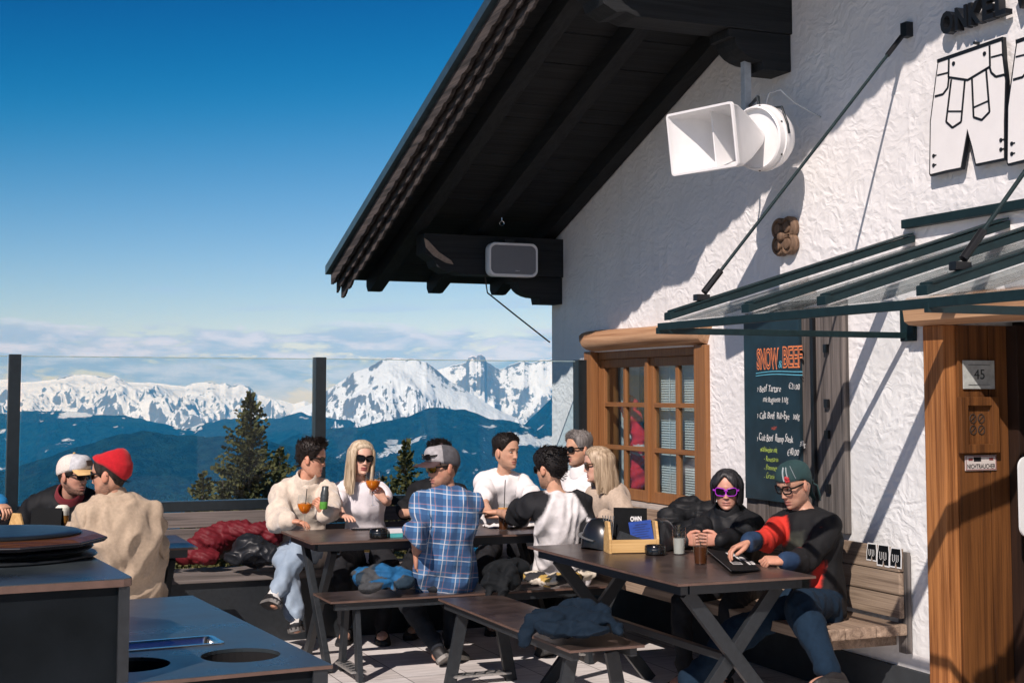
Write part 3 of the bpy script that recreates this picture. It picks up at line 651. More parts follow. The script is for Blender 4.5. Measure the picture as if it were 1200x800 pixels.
chw=mat('white_chalk',(.80,.80,.78),.9,var=.1,scale=80); cho=mat('orange_chalk',(.75,.22,.08),.9,scale=80); chb=mat('blue_chalk',(.12,.45,.60),.9); chg=mat('green_chalk',(.42,.55,.10),.9); chr_=mat('red_chalk',(.55,.10,.06),.9)
ux=Vector((0,-1,0)); uz=Vector((0,0,1))
def chalk(txt,px,py,size,m,w=None,tilt=0,shear=.15):
    p=at_x(px,py,WX-.0665); b_=MB(); u=(ux*math.cos(tilt)+uz*math.sin(tilt)); v=(uz*math.cos(tilt)-ux*math.sin(tilt))
    put_text(b_,txt,size,p,u,v,.0006,-0.0008,w*.94 if w else None,shear=shear,jit=len(txt)+px); ob(b_,'writing',m,cb,recalc=False)
def outl(txt,px,py,size,w,tilt=0):
    p=at_x(px,py,WX-.0665); b_=MB(); u=(ux*math.cos(tilt)+uz*math.sin(tilt)); v=(uz*math.cos(tilt)-ux*math.sin(tilt))
    put_text(b_,txt,size,p,u,v,.0006,.006,w); ob(b_,'writing',cho,cb,recalc=False)
    b_=MB(); put_text(b_,txt,size,p+Vector((-.0012,0,0)),u,v,.0006,-.003,w); ob(b_,'writing',MATS['chalk_board_face'],cb,recalc=False)
outl('SNOW',887,432,.165,.235); outl('BEEF',917,430,.165,.20); chalk('&',912,431,.06,chb)
for k in (0,1):
    b_=MB(); pts=[at_x(886+i*6,437.5+k*3-1.2*math.sin(i*.5)-(.35*i if k==0 else .25*i),WX-.067) for i in range(10)]; b_.tube(pts,.0028,5); ob(b_,'writing',chb,cb)
chalk('› Beef Tartare',887,459,.060,chw,.27); chalk('€21,00',924,456,.045,chw,.12,shear=0)
chalk('mit Baguette 110g',894,471,.048,chw,.28)
chalk('› Cult Beef  Rib-Eye',887,490,.060,chw,.36); chalk('300g',929,491,.045,chw,.075)
chalk('oder',904,503,.035,chr_,.06)
chalk('› Cult Beef  Rump Steak',887,516,.060,chw,.40); chalk('300g',937,522,.042,chw,.06,-.1)
chalk('wahlweise mit',891,529,.046,chg,.19); chalk('€40,00',922,533,.055,chw,.13)
chalk('- Rosmarin',895,540,.045,chg,.16); chalk('- Pommes',895,550,.045,chg,.15); chalk('- Gratin',895,560,.045,chg,.13)
# ------------------------------------------------------------------ wall sign: lederhosen plates and letters
def pp(cx,cy,X=WX-.05): 
    p=at_x(1000+cx/3.636,cy/3.636,X); return (p.y,p.z)
out=[(360,258),(500,208),(637,158),(640,235),(653,345),(648,520),(648,682),(520,708),(503,630),(487,566),(462,722),(395,735),(328,752),(323,742),(326,520),(350,330)]
P=[pp(*q) for q in out]; cyc=sum(p[0] for p in P)/len(P); czc=sum(p[1] for p in P)/len(P)
A1=pp(325,742); A2=pp(656,722); dY=A2[0]-A1[0]; dZ=(A2[1]-A1[1])*.5
def pants(k,label):
    t=thing('lederhosen_sign',(WX-.04,cyc+dY*k,czc+dZ*k),label,'sign','lederhosen plates of the wall sign')
    sft=lambda q:(q[0]+dY*k,q[1]+dZ*k)
    PP=[sft(p) for p in P]; ins=[(cyc+dY*k+(p[0]-cyc-dY*k)*.955,czc+dZ*k+(p[1]-czc-dZ*k)*.955) for p in PP]
    mb=MB(); mb.prism(PP,fX,WX-.050,WX-.030); ob(mb,'plate',blackp,t)
    mb=MB(); 
    for (y,zz) in (PP[1],PP[7],PP[11]): mb.tube([(WX-.03,y,zz+.03),(WX+.0,y,zz+.03)],.008,6)
    ob(mb,'standoff',steel,t)
    # white face: legs and waist follow the outline a little further in
    I=[]
    n=len(PP)
    for i in range(n):
        a=Vector(PP[i-1]);b_=Vector(PP[i]);c=Vector(PP[(i+1)%n]); d1=(b_-a).normalized();d2=(c-b_).normalized(); nn=Vector((-(d1.y+d2.y),d1.x+d2.x)); nn.normalize(); kk=.0105/max(.45,abs(nn.dot(Vector((-d1.y,d1.x)))))
        I.append((b_.x+nn.x*kk*SGN,b_.y+nn.y*kk*SGN))
    mb=MB(); mb.prism(I,fX,WX-.0525,WX-.0495); ob(mb,'face',whitesign,t)
    mb=MB()
    def line(pts,wd=.0055):
        q=[sft(pp(*p)) for p in pts]
        for a,b_ in zip(q[:-1],q[1:]): mb.bar((WX-.0535,*a),(WX-.0535,*b_),wd*2,.003,up=(1,0,0))
    line([(360,262),(640,165)],.009); line([(410,250),(408,330),(490,342),(585,285),(583,195)]); line([(410,330),(405,375),(385,402),(350,412)]); line([(360,322),(408,310)],.004)
    line([(583,285),(590,310),(610,328),(650,318)]); line([(590,245),(640,232)],.004)
    line([(420,340),(398,520),(425,545),(462,520),(478,342)]); line([(408,475),(466,475)],.004)
    line([(508,335),(515,500),(550,512),(583,478),(568,292)]); line([(517,458),(580,430)],.004)
    for (a,b_) in ((430,272),(562,230)): c=sft(pp(a,b_)); mb.tube([(WX-.0535,*c),(WX-.056,*c)],.011,10)
    for (a,b_) in ((345,665),(345,705),(632,598),(632,638)): c=sft(pp(a,b_)); mb.tube([(WX-.0535,*c),(WX-.056,*c)],.010,10); mb.bx(WX-.0555,WX-.053,c[0]-.02,c[0],c[1]-.002,c[1]+.004)
    ob(mb,'outline',blackp,t,recalc=True)
area=sum(P[i][0]*P[(i+1)%len(P)][1]-P[(i+1)%len(P)][0]*P[i][1] for i in range(len(P))); SGN=1 if area>0 else -1
pants(0,'white lederhosen plate outlined in black, whole, on the stucco below the letters'); pants(1,'white lederhosen plate cut off by the picture edge beside the whole one')
p0=at_x(1103,41,WX-.06); p1=at_x(1184,16,WX-.06); tw=(p0-p1).length
xx=p0.y
tl=(p1-p0).normalized()
for ch,wd in zip('ONKELWIRT'[:6],(.22,.2,.2,.18,.17,.26)):
    b_=MB(); y=xx; put_text(b_,ch,.145,(WX-.045,y,p0.z),ux,uz,.02,.006)
    ym=min(v[1] for v in b_.v); yx=max(v[1] for v in b_.v)
    fac=tw*wd*.94/(yx-ym); b_.v=[(v[0],y+(v[1]-yx)*fac*.93,v[2]) for v in b_.v]
    ob(b_,'wall_letter',blackp,label={'O':'black letter O, first of the word above the lederhosen','N':'black letter N on the stucco, second of the word','K':'black letter K on the stucco above the lederhosen','E':'black letter E on the stucco above the lederhosen','L':'black letter L, last of the first word on the stucco','W':'black letter W starting the second word at the picture edge'}[ch],cat='letter',group='black letters on the hut wall')
    xx-=tw*wd+(.05 if ch=='L' else .0)
# carved wooden rosette
pr=at_x(920,277,WX-.03)
ro=thing('wooden_rosette',(WX-.03,pr.y,pr.z-.12),'carved four lobed wooden flower rosette on the stucco','ornament')
mb=MB()
for k in range(4):
    a=R(45+90*k); c=Vector((WX-.02,pr.y+.066*math.cos(a),pr.z+.066*math.sin(a)))
    prof=[(.064,.012),(.066,-.02),(.058,-.034),(.047,-.034),(.043,-.022),(.034,-.022),(.030,-.036),(.018,-.040),(.004,-.040)]
    mb.loft([[c+Vector((z_,r_*math.cos(2*math.pi*j/20),r_*math.sin(2*math.pi*j/20))) for j in range(20)] for r_,z_ in prof])
ob(mb,'petals',wood('rosette_wood',(.09,.055,.035),(.22,.14,.09),2,.7,g=1.5),ro,smooth=40)
mb=MB(); c=Vector((WX-.02,pr.y,pr.z)); mb.loft([[c+Vector((z_,r_*math.cos(2*math.pi*j/14),r_*math.sin(2*math.pi*j/14))) for j in range(14)] for r_,z_ in ((.03,0),(.03,-.045),(.02,-.055),(.003,-.057))]); ob(mb,'center_knob',MATS['rosette_wood'],ro,smooth=50)
# ------------------------------------------------------------------ loudspeakers
sp_=at_y(594.5,306,10.05)
lsp=thing('wall_speaker',(sp_.x,10.06,sp_.z-.12),'grey fronted loudspeaker with white rim under the eaves','loudspeaker')
def rl(sc_,y,yb=None): return [Vector((sp_.x+u*sc_[0],y,sp_.z+v*sc_[1])) for u,v in rrect(1,1,.2)]
RX=lambda w_,h_,r_,y: [Vector((sp_.x+u,y,sp_.z+v)) for u,v in rrect(w_,h_,r_)]
mb=MB(); mb.loft([RX(.30,.18,.05,10.095),RX(.40,.255,.055,10.0),RX(.405,.26,.055,9.93),RX(.395,.25,.05,9.918),RX(.375,.225,.045,9.918),RX(.37,.22,.045,9.926)]); ob(mb,'housing',whitep,lsp,smooth=40)
mb=MB(); mb.loft([RX(.366,.216,.043,9.93),RX(.366,.216,.043,9.922),RX(.2,.1,.03,9.916)]); ob(mb,'grille',mat('speaker_cloth',(.20,.21,.23),.9,scale=300,bump=.5,bscale=400),lsp,smooth=50)
mb=MB(); 
for k in (-1,0,1): mb.tube([(sp_.x+.03+.012*k,9.92,sp_.z-.083),(sp_.x+.03+.012*k,9.915,sp_.z-.083)],.003,6)
ob(mb,'badge',whitep,lsp)
mb=MB(); mb.bx(sp_.x-.04,sp_.x+.04,10.0,10.098,sp_.z+.09,sp_.z+.16); ob(mb,'mount',steel,lsp)
mb=MB(); c0=Vector((4.02,10.2,2.49)); c1=Vector((WX-.01,10.34,2.0)); mb.tube([c0,c0+Vector((.02,0,-.12)),c0.lerp(c1,.5)+Vector((-.02,0,-.04)),c1],.006,6)
ob(mb,'speaker_cable',blackp,smooth=60,label='thin black cable hanging from the eaves to the wall corner',cat='cable')
mb=MB(); mb.tube([Vector((4.05,9.93,2.86))+Vector((.018*math.sin(a),0,.018*math.cos(a)+.02)) for a in np.linspace(0,6.2,14)],.003,5); mb.tube([(4.05,9.93,2.90),(4.05,9.93,2.98)],.003,5)
ob(mb,'ring_hook',steelbright,smooth=60,label='small metal ring hook in the soffit above the grey loudspeaker',cat='hook')
# horn on its pole under the middle purlin
hp=Vector((4.36,7.02,3.675)); 
hn=thing('horn_speaker',(4.36,7.02,2.9),'large white horn loudspeaker hanging from a pole under the beam','loudspeaker')
mb=MB(); mb.bx(4.30,4.49,6.97,7.07,3.66,3.678); mb.bx(4.375,4.42,6.998,7.042,3.22,3.66); ob(mb,'pole',mat('pale_blue_steel',(.48,.52,.55),.4),hn,bevel=.004)
mb=MB()
hc=at_d(893,162,7.86)                      # rear drum
md=(at_d(820,165,7.45)-at_d(900,163,7.8)).normalized()
hx=Vector((0,0,1)).cross(md).normalized(); hz_=md.cross(hx).normalized()
def hr(w_,h_,d,r_=.02,bulge=0,shx=0): return [hc+md*(d+bulge*(abs(u)/w_*2)**2)+hx*(u+shx)+hz_*v for u,v in rrect(w_,h_,r_)]
def circ(r_,d,n=28): return [hc+md*d+hx*r_*math.cos(2*math.pi*j/n+R(1))+hz_*r_*math.sin(2*math.pi*j/n+R(1)) for j in range(n)]
mb=MB(); mb.loft([circ(.02,-.14),circ(.09,-.135),circ(.145,-.11),circ(.175,-.06),circ(.18,-.01),circ(.178,.055),circ(.17,.062),circ(.165,.035)],cap=True); mb.loft([circ(.182,-.012),circ(.188,-.010),circ(.188,.012),circ(.182,.014)]); ob(mb,'driver_housing',whitep,hn,smooth=40)
mb=MB(); mb.loft([hr(.10,.10,.04,.049),hr(.13,.16,.10,.04),hr(.20,.24,.20,.03),hr(.33,.33,.36,.02),hr(.465,.325,.48,.018),hr(.48,.34,.485,.02),hr(.48,.34,.50,.02),hr(.456,.316,.50,.014),hr(.446,.306,.47,.014),hr(.31,.31,.36,.02),hr(.185,.22,.21,.03),hr(.11,.13,.12,.03),hr(.06,.08,.07,.02)],cap=False)
ob(mb,'horn',whitep,hn,smooth=30)
mb=MB(); vs=[]
mb.add([hc+md*.20+hz_*.105-hx*.004,hc+md*.20-hz_*.105-hx*.004,hc+md*.40-hz_*.155-hx*.004,hc+md*.40+hz_*.155-hx*.004,hc+md*.20+hz_*.105+hx*.004,hc+md*.20-hz_*.105+hx*.004,hc+md*.40-hz_*.155+hx*.004,hc+md*.40+hz_*.155+hx*.004],[(0,1,2,3),(7,6,5,4),(3,2,6,7),(0,3,7,4),(1,5,6,2)])
ob(mb,'divider',whitep,hn)
mb=MB(); top=Vector((4.398,7.02,3.23)); 
for s_ in (-1,1): mb.tube([top,hc+hx*.16*s_+hz_*.15,hc+hx*.19*s_+hz_*.05,hc+hx*.193*s_],.007,6)
mb.tube([hc+hz_*.18+md*.0,hc+hz_*.23,top+Vector((.02,0,.03))],.010,6); ob(mb,'yoke',steel,hn,smooth=60)
mb=MB()
for k in range(6): a=2*math.pi*k/6+.4; mb.ell(hc+md*.02+hx*.179*math.cos(a)+hz_*.179*math.sin(a),(.006,.006,.006),None,8,6)
ob(mb,'screw',steel,hn)
mb=MB(); a=hc+hz_*.17-md*.05; mb.tube([a,a+hz_*.06+Vector((.02,-.02,.02)),a+hz_*.10+Vector((.08,-.05,.0)),a+hz_*.03+Vector((.16,-.06,.0)),Vector((WX,a.y-.1,a.z-.05))],.005,6); ob(mb,'cable',mat('clear_cable',(.55,.58,.6),.3),hn,smooth=60)
# ------------------------------------------------------------------ plates on the door reveal
YP=5.566
def plate_on(name,x0,y0,x1,y1,d,m,label,cat):
    a=at_y(x0,y0,YP-d); b_=at_y(x1,y1,YP-d); mb=MB(); mb.bx(a.x,b_.x,YP-d,YP,b_.z,a.z); return thing_plate(mb,name,m,label,cat,a,b_)
def thing_plate(mb,name,m,label,cat,a,b_):
    t=thing(name,((a.x+b_.x)/2,YP,b_.z),label,cat); ob(mb,'plate',m,t,bevel=.002); return t,a,b_
t,a,b_=plate_on('house_number_plate',1128.5,422,1166,455.5,.006,mat('etched_zinc',(.42,.44,.42),.5,scale=25),'grey metal plate reading 45 on the brown door reveal','plate')
mb=MB(); put_text(mb,'45',(a.z-b_.z)*.5,((a.x+b_.x)/2,YP-.008,b_.z+(a.z-b_.z)*.34),(1,0,0),(0,0,1),.0008,0,center=True); put_text(mb,'F-ZUG 6070',.018,((a.x+b_.x)/2,YP-.008,a.z-.03),(1,0,0),(0,0,1),.0008,0,center=True) if False else None
for zz in (a.z-.022,b_.z+.02): mb.bx(a.x+.03,b_.x-.03,YP-.0085,YP-.0065,zz-.001,zz+.001)
ob(mb,'writing',mat('dark_engraving',(.06,.07,.07),.6),t)
a=at_y(1125.5,465,YP-.03); b_=at_y(1171.5,530,YP-.03)
t=thing('wooden_box_frame',((a.x+b_.x)/2,YP,b_.z),'small brown wooden box frame below the metal plate','frame')
mb=MB(); k=.042
mb.bx(a.x,a.x+k,YP-.035,YP-.002,b_.z,a.z); mb.bx(b_.x-k,b_.x,YP-.035,YP-.002,b_.z,a.z); mb.bx(a.x+k,b_.x-k,YP-.034,YP-.002,a.z-k,a.z); mb.bx(a.x+k,b_.x-k,YP-.034,YP-.002,b_.z,b_.z+k); ob(mb,'frame',doorwood,t,bevel=.004)
mb=MB(); mb.bx(a.x+k,b_.x-k,YP-.008,YP-.002,b_.z+k,a.z-k); bk=ob(mb,'back',doorwood,t)
mb=MB(); cx=(a.x+b_.x)/2; cz=(a.z+b_.z)/2
for i in range(2):
    for j in range(2):
        o=Vector((cx-.025+.05*i,YP-.009,cz+.03-.055*j)); mb.tube([o+Vector((.019*math.cos(q),0,.022*math.sin(q))) for q in np.linspace(0,6.3,12)],.0035,5); mb.tube([o+Vector((-.012,0,-.01)),o+Vector((.012,0,.012))],.003,5)
ob(mb,'branded_marks',mat('burnt_wood',(.03,.015,.008),.8),t)
t,a,b_=plate_on('no_smoking_sign',1131,533.5,1168,550.5,.004,mat('enamel_white',(.62,.56,.53),.4,var=.05),'small white sign reading NICHTRAUCHER under the box frame','sign')
mb=MB(); hh=a.z-b_.z; put_text(mb,'NICHTRAUCHER',hh*.42,((a.x+b_.x)/2,YP-.0055,b_.z+hh*.14),(1,0,0),(0,0,1),.0006,.0,width=(b_.x-a.x)*.9,center=True); mb.bx(cx-.022,cx+.022,YP-.0055,YP-.004,b_.z+hh*.60,a.z-hh*.12); ob(mb,'writing',blackp,t)
mb=MB(); e=.0035
for (x0,x1,z0,z1) in ((a.x+.003,b_.x-.003,a.z-.006,a.z-.003),(a.x+.003,b_.x-.003,b_.z+.003,b_.z+.006),(a.x+.003,a.x+.006,b_.z+.006,a.z-.006),(b_.x-.006,b_.x-.003,b_.z+.006,a.z-.006),(a.x+.02,a.x+.045,b_.z+hh*.66,a.z-hh*.18),(b_.x-.045,b_.x-.02,b_.z+hh*.66,a.z-hh*.18)): mb.bx(x0,x1,YP-.0055,YP-.004,z0,z1)
ob(mb,'border',mat('dark_red_print',(.22,.05,.05),.5),t)
p=at_y(1201,582,5.35); mb=MB(); mb.loft([[Vector((p.x+u-.02+.09,5.35+d,p.z+v)) for u,v in rrect(.2,.38,.05)] for d in (0,.012)]); ob(mb,'notice_panel',whitep,label='white panel edge with rounded corner inside the dark doorway',cat='panel')
# ------------------------------------------------------------------ tables, benches
topm=mat('table_laminate',(.022,.015,.013),.33,scale=7,col2=(.066,.046,.040),rvar=.14,detail=10,spec=.6)
edgem=mat('laminate_edge',(.12,.072,.055),.5)
def make_table(label,loc,rz,L_=1.70,W_=.73):
    t=thing('x_leg_table',loc,label,'table','dark topped terrace tables with crossed steel legs',rz)
    mb=MB(); mb.bx(-L_/2,L_/2,-W_/2,W_/2,.738,.75); ob(mb,'tabletop',topm,t,world=False)
    mb=MB(); mb.bx(-L_/2-.0012,L_/2+.0012,-W_/2-.0012,W_/2+.0012,.7375,.7485); ob(mb,'edge_band',edgem,t,world=False)
    mb=MB()
    for y in (-W_/2+.06,W_/2-.06): mb.bx(-L_/2+.05,L_/2-.05,y-.02,y+.02,.69,.736)
    for x in (-L_/2+.07,L_/2-.07): mb.bx(x-.03,x+.03,-W_/2+.082,W_/2-.082,.692,.736)
    ob(mb,'top_frame',steel2,t,world=False,bevel=.003)
    for x in (-L_/2+.14,L_/2-.14):
        for s in (-1,1):
            mb=MB(); mb.bar((x+.018*s,-s*(W_/2-.12),.69),(x+.018*s,s*(W_/2-.04),.01),.035,.07,up=(1,0,0)) if False else mb.bar((x+.019*s,-s*(W_/2-.11),.69),(x+.019*s,s*(W_/2-.05),.0),.036,.065)
            ob(mb,'leg',steel2,t,world=False,bevel=.004)
    mb=MB(); mb.bx(-L_/2+.18,L_/2-.18,-.0175,.0175,.35,.385); ob(mb,'stretcher',steel2,t,world=False,bevel=.003)
    return t
ta=make_table('long dark table before the glass screen where the cream fleece and white tee men sit',(2.94,8.36,0),0)
make_table('dark table nearest the hut wall with the wooden caddy and black menu on it',(3.52,6.5,0),math.pi/2)
make_table('dark table at far left beside the man in the red beanie',(.60,8.37,0),0)
treadm=mat('tread_plate',(.45,.44,.42),.4,metal=.6,scale=60)
def make_bench(label,loc,rz,L_=1.75,W_=.375):
    t=thing('terrace_bench',loc,label,'bench','dark backless terrace benches',rz)
    mb=MB(); mb.bx(-L_/2,L_/2,-W_/2,W_/2,.438,.45); ob(mb,'seat',topm,t,world=False)
    mb=MB(); mb.bx(-L_/2-.0012,L_/2+.0012,-W_/2-.0012,W_/2+.0012,.4375,.4485); ob(mb,'edge_band',edgem,t,world=False)
    mb=MB()
    for y in (-W_/2+.04,W_/2-.04): mb.bx(-L_/2+.03,L_/2-.03,y-.018,y+.018,.395,.436)
    ob(mb,'seat_frame',steel2,t,world=False,bevel=.003)
    for x in (-L_/2+.17,L_/2-.17):
        for s in (-1,1):
            mb=MB(); mb.bar((x,s*(W_/2-.085),.40),(x,s*(W_/2-.005),.0),.065,.03); ob(mb,'leg',steel2,t,world=False,bevel=.003)
        mb=MB(); mb.bx(x-.045,x+.045,-W_/2+.02,W_/2-.02,.045,.055); ob(mb,'foot_plate',treadm,t,world=False)
        mb=MB()
        for k in range(11): mb.box((x,-W_/2+.04+k*.03,.0565),(.07,.008,.003),Matrix.Rotation(R(35 if k%2 else -35),3,'Z'))
        ob(mb,'tread_ribs',steel2,t,world=False)
    return t
make_bench('dark bench under the man in the plaid shirt',(3.01,7.92,0),0)
make_bench('dark bench in front with the blue jacket lying on it',(2.915,6.75,0),math.pi/2)
make_bench('dark bench under the man in the red beanie',(.62,7.90,0),0)
# ------------------------------------------------------------------ service counters in front
hpl=mat('counter_panel',(.003,.005,.0065),.6,scale=3,col2=(.008,.0115,.015),detail=12,bump=.05,spec=.12)
hplt=mat('counter_top',(.018,.026,.032),.30,scale=4,col2=(.040,.052,.060),detail=9,rvar=.14,spec=.75)
def rot(c,a): return lambda u,v,w_: Vector((c[0]+u*math.cos(a)-v*math.sin(a),c[1]+u*math.sin(a)+v*math.cos(a),w_))
a5=R(4.5)
lo_c=thing('service_counter',(.65,4.36,0),'low dark counter with round waste holes and a steel tray','counter','dark service counters',a5)
f0=lambda u,v,w_:Vector((u,v,w_))
def cir(cx,cy,r_,n=36): return [(cx+r_*math.cos(2*math.pi*j/n),cy+r_*math.sin(2*math.pi*j/n)) for j in range(n)]
inv=fr(lo_c).inverted()
def lc(px,py,z): p=inv@at_z(px,py,z); return p.x,p.y
h1=lc(282,767,.75); h2=lc(172,777,.75); tr0=lc(257,750,.75); tr1=lc(180,757,.75)
LX0,LX1,LY0,LY1=-.75,.575,.0,1.72
rh=.128
hole=lambda c:cir(c[0],c[1],rh)
tx0,tx1,ty0,ty1=-.25,tr0[0]-.01,tr0[1]-.06,tr0[1]+.10
print('counter holes',h1,h2,tr0,tr1)
ty0=max(ty0,h1[1]+rh+.02)
mb=MB(); mb.plate([(LX0,LY0),(LX1,LY0),(LX1,LY1),(LX0,LY1)],[hole(h1),hole((h1[0]-.36,h1[1])),[(tx0,ty0),(tx1,ty0),(tx1,ty0+.15),(tx0,ty0+.15)]],f0,.738,.75); ob(mb,'countertop',hplt,lo_c,world=False)
mb=MB(); mb.plate([(LX0-.001,LY0-.001),(LX1+.001,LY0-.001),(LX1+.001,LY1+.001),(LX0-.001,LY1+.001)],[cir(h1[0],h1[1],rh+.004),cir(h1[0]-.36,h1[1],rh+.004),[(tx0-.004,ty0-.004),(tx1+.004,ty0-.004),(tx1+.004,ty0+.154),(tx0-.004,ty0+.154)]],f0,.7375,.7485); ob(mb,'edge_band',edgem,lo_c,world=False)
mb=MB(); e=.02
mb.bx(LX0+.03,LX1-.03,LY0+.02,LY0+.04,.02,.736); mb.bx(LX0+.03,LX1-.03,LY1-.04,LY1-.02,.02,.736); mb.bx(LX1-.045,LX1-.025,LY0+.042,LY1-.042,.02,.736); mb.bx(LX0+.03,LX0+.05,LY0+.042,LY1-.042,.02,.736); mb.bx(LX0+.052,LX1-.047,LY0+.042,LY1-.042,.02,.03)
ob(mb,'body',hpl,lo_c,world=False)
mb=MB(); mb.bx(LX1-.06,LX1-.012,LY0+.006,LY0+.019,.02,.735); ob(mb,'corner_profile',steel2,lo_c,world=False)
mb=MB()
for c in (h1,(h1[0]-.36,h1[1])): mb.loft([[Vector((c[0]+r_*math.cos(2*math.pi*j/36),c[1]+r_*math.sin(2*math.pi*j/36),z_)) for j in range(36)] for r_,z_ in ((rh+.001,.737),(rh+.02,.5),(rh+.02,.2))],cap=False)
ob(mb,'waste_liner',black,lo_c,world=False,recalc=False)
rrp=lambda ins,z_,r_: [Vector(((tx0+tx1)/2+u,ty0+.075+v,z_)) for u,v in rrect(tx1-tx0-2*ins,.15-2*ins,r_)]
mb=MB(); mb.loft([rrp(-.012,.7515,.02),rrp(-.012,.754,.02),rrp(.004,.754,.02),rrp(.010,.745,.02),rrp(.016,.70,.02)],cap=False); mb.f.append(tuple(len(mb.v)-28+i for i in range(28))); mb.m.append(0); ob(mb,'steel_tray',steelbright,lo_c,world=False,smooth=30,recalc=False)
mb=MB(); mb.lathe([(.055,.703),(.05,.712),(.045,.7035)],((tx0+tx1)/2+.06,ty0+.075,0),24); ob(mb,'tray_knob',steel,lo_c,world=False,smooth=40)
hi_c=thing('service_counter',(.60,4.33,0),'tall dark counter with a covered round fire bowl on top','counter','dark service counters',a5)
mb=MB(); poly=[(-2.2,0),(-.03,0),(-.008,.012),(0,.035),(0,1.0),(-2.2,1.0)]
mb.prism(poly,f0,1.035,1.058); ob(mb,'countertop',hplt,hi_c,world=False)
mb=MB(); mb.prism([(-2.201,-.0015),(-.03,-.0015),(-.007,.010),(.0015,.035),(.0015,1.0015),(-2.201,1.0015)],f0,1.0345,1.0555); ob(mb,'edge_band',edgem,hi_c,world=False)
mb=MB(); mb.bx(-2.18,-.015,.02,.98,.755,1.033); mb.bx(-2.18,-.80,.02,.98,0,.755); ob(mb,'body',hpl,hi_c,world=False)
mb=MB(); mb.bx(-.042,-.010,.006,.019,.757,1.033); ob(mb,'corner_profile',steel2,hi_c,world=False)
bc=at_z(2,652,1.06)
fb=thing('fire_bowl',(bc.x,bc.y,1.06),'covered fire bowl with dark octagonal wooden lid on the tall counter','fire bowl')
o=Vector((bc.x,bc.y,0))
LZ=lambda pr:[(r_,1.06+(z_-1.06)*.66) for r_,z_ in pr]
mb=MB(); mb.lathe(LZ([(.30,1.06),(.305,1.066),(.30,1.075),(.255,1.078),(.25,1.088),(.285,1.095),(.292,1.105),(.285,1.112),(.2,1.115)]),o,48); ob(mb,'rim',mat('cast_iron',(.012,.015,.018),.35,scale=30,rvar=.08),fb,smooth=35)
mb=MB(); oc=lambda r_,z_: [o+Vector((r_*math.cos(2*math.pi*j/10+.42),r_*math.sin(2*math.pi*j/10+.42),1.06+(z_-1.06)*.66)) for j in range(10)]
mb.loft([oc(.27,1.118),oc(.325,1.128),oc(.338,1.145),oc(.335,1.152)]); ob(mb,'lid_edge',mat('dark_gloss_wood',(.020,.018,.022),.25,spec=.6),fb,bevel=.002)
mb=MB(); mb.loft([oc(.332,1.1525),oc(.30,1.166),oc(.26,1.170)]); ob(mb,'lid',wood('lid_wood',(.05,.018,.007),(.13,.05,.018),0,.35,spec=.4),fb)
mb=MB(); mb.lathe(LZ([(.25,1.171),(.252,1.178),(.245,1.186),(.2,1.188),(.03,1.188)]),o,48); ob(mb,'lid_disc',MATS['cast_iron'],fb,smooth=40)
# ------------------------------------------------------------------ people
def evalmesh(mb,voxel,smooth=3,fac=.5):
    me=bpy.data.meshes.new('tmp'); me.from_pydata([tuple(v) for v in mb.v],[],mb.f); finish(me)
    o=bpy.data.objects.new('tmp',me); TMP.objects.link(o)
    m=o.modifiers.new('r','REMESH'); m.mode='VOXEL'; m.voxel_size=voxel
    if smooth: s=o.modifiers.new('s','SMOOTH'); s.factor=fac; s.iterations=smooth
    dg=bpy.context.evaluated_depsgraph_get(); dg.update(); r=bpy.data.meshes.new_from_object(o.evaluated_get(dg))
    n=len(r.vertices); co=np.empty(n*3); r.vertices.foreach_get('co',co); co=co.reshape(-1,3)
    no=np.empty(n*3); r.vertices.foreach_get('normal',no); no=no.reshape(-1,3)
    fs=[tuple(p.vertices) for p in r.polygons]
    bpy.data.objects.remove(o); bpy.data.meshes.remove(me); bpy.data.meshes.remove(r)
    return co,no,fs
TMP=C
def catm(xs,ys,q):
    q=min(max(q,xs[0]),xs[-1]); i=max(j for j in range(len(xs)-1) if xs[j]<=q) if q<xs[-1] else len(xs)-2
    h=xs[i+1]-xs[i]; t=(q-xs[i])/h
    d=lambda k: ((ys[k+1]-ys[k-1])/(xs[k+1]-xs[k-1])) if 0<k<len(xs)-1 else ((ys[1]-ys[0])/(xs[1]-xs[0]) if k==0 else (ys[-1]-ys[-2])/(xs[-1]-xs[-2]))
    m0,m1=d(i)*h,d(i+1)*h
    return (2*t**3-3*t*t+1)*ys[i]+(t**3-2*t*t+t)*m0+(-2*t**3+3*t*t)*ys[i+1]+(t**3-t*t)*m1
HZ=[-.121,-.117,-.108,-.092,-.075,-.055,-.03,0,.03,.06,.085,.103,.114,.119]
HW=[.010,.026,.041,.053,.060,.066,.071,.0745,.0765,.0745,.066,.050,.030,.006]
HF=[.060,.074,.082,.084,.0845,.085,.086,.087,.094,.089,.076,.056,.034,.006]
HB=[-.03,-.02,-.005,.022,.048,.068,.084,.096,.101,.098,.086,.064,.036,.006]
def spow(v,e): return math.copysign(abs(v)**e,v)
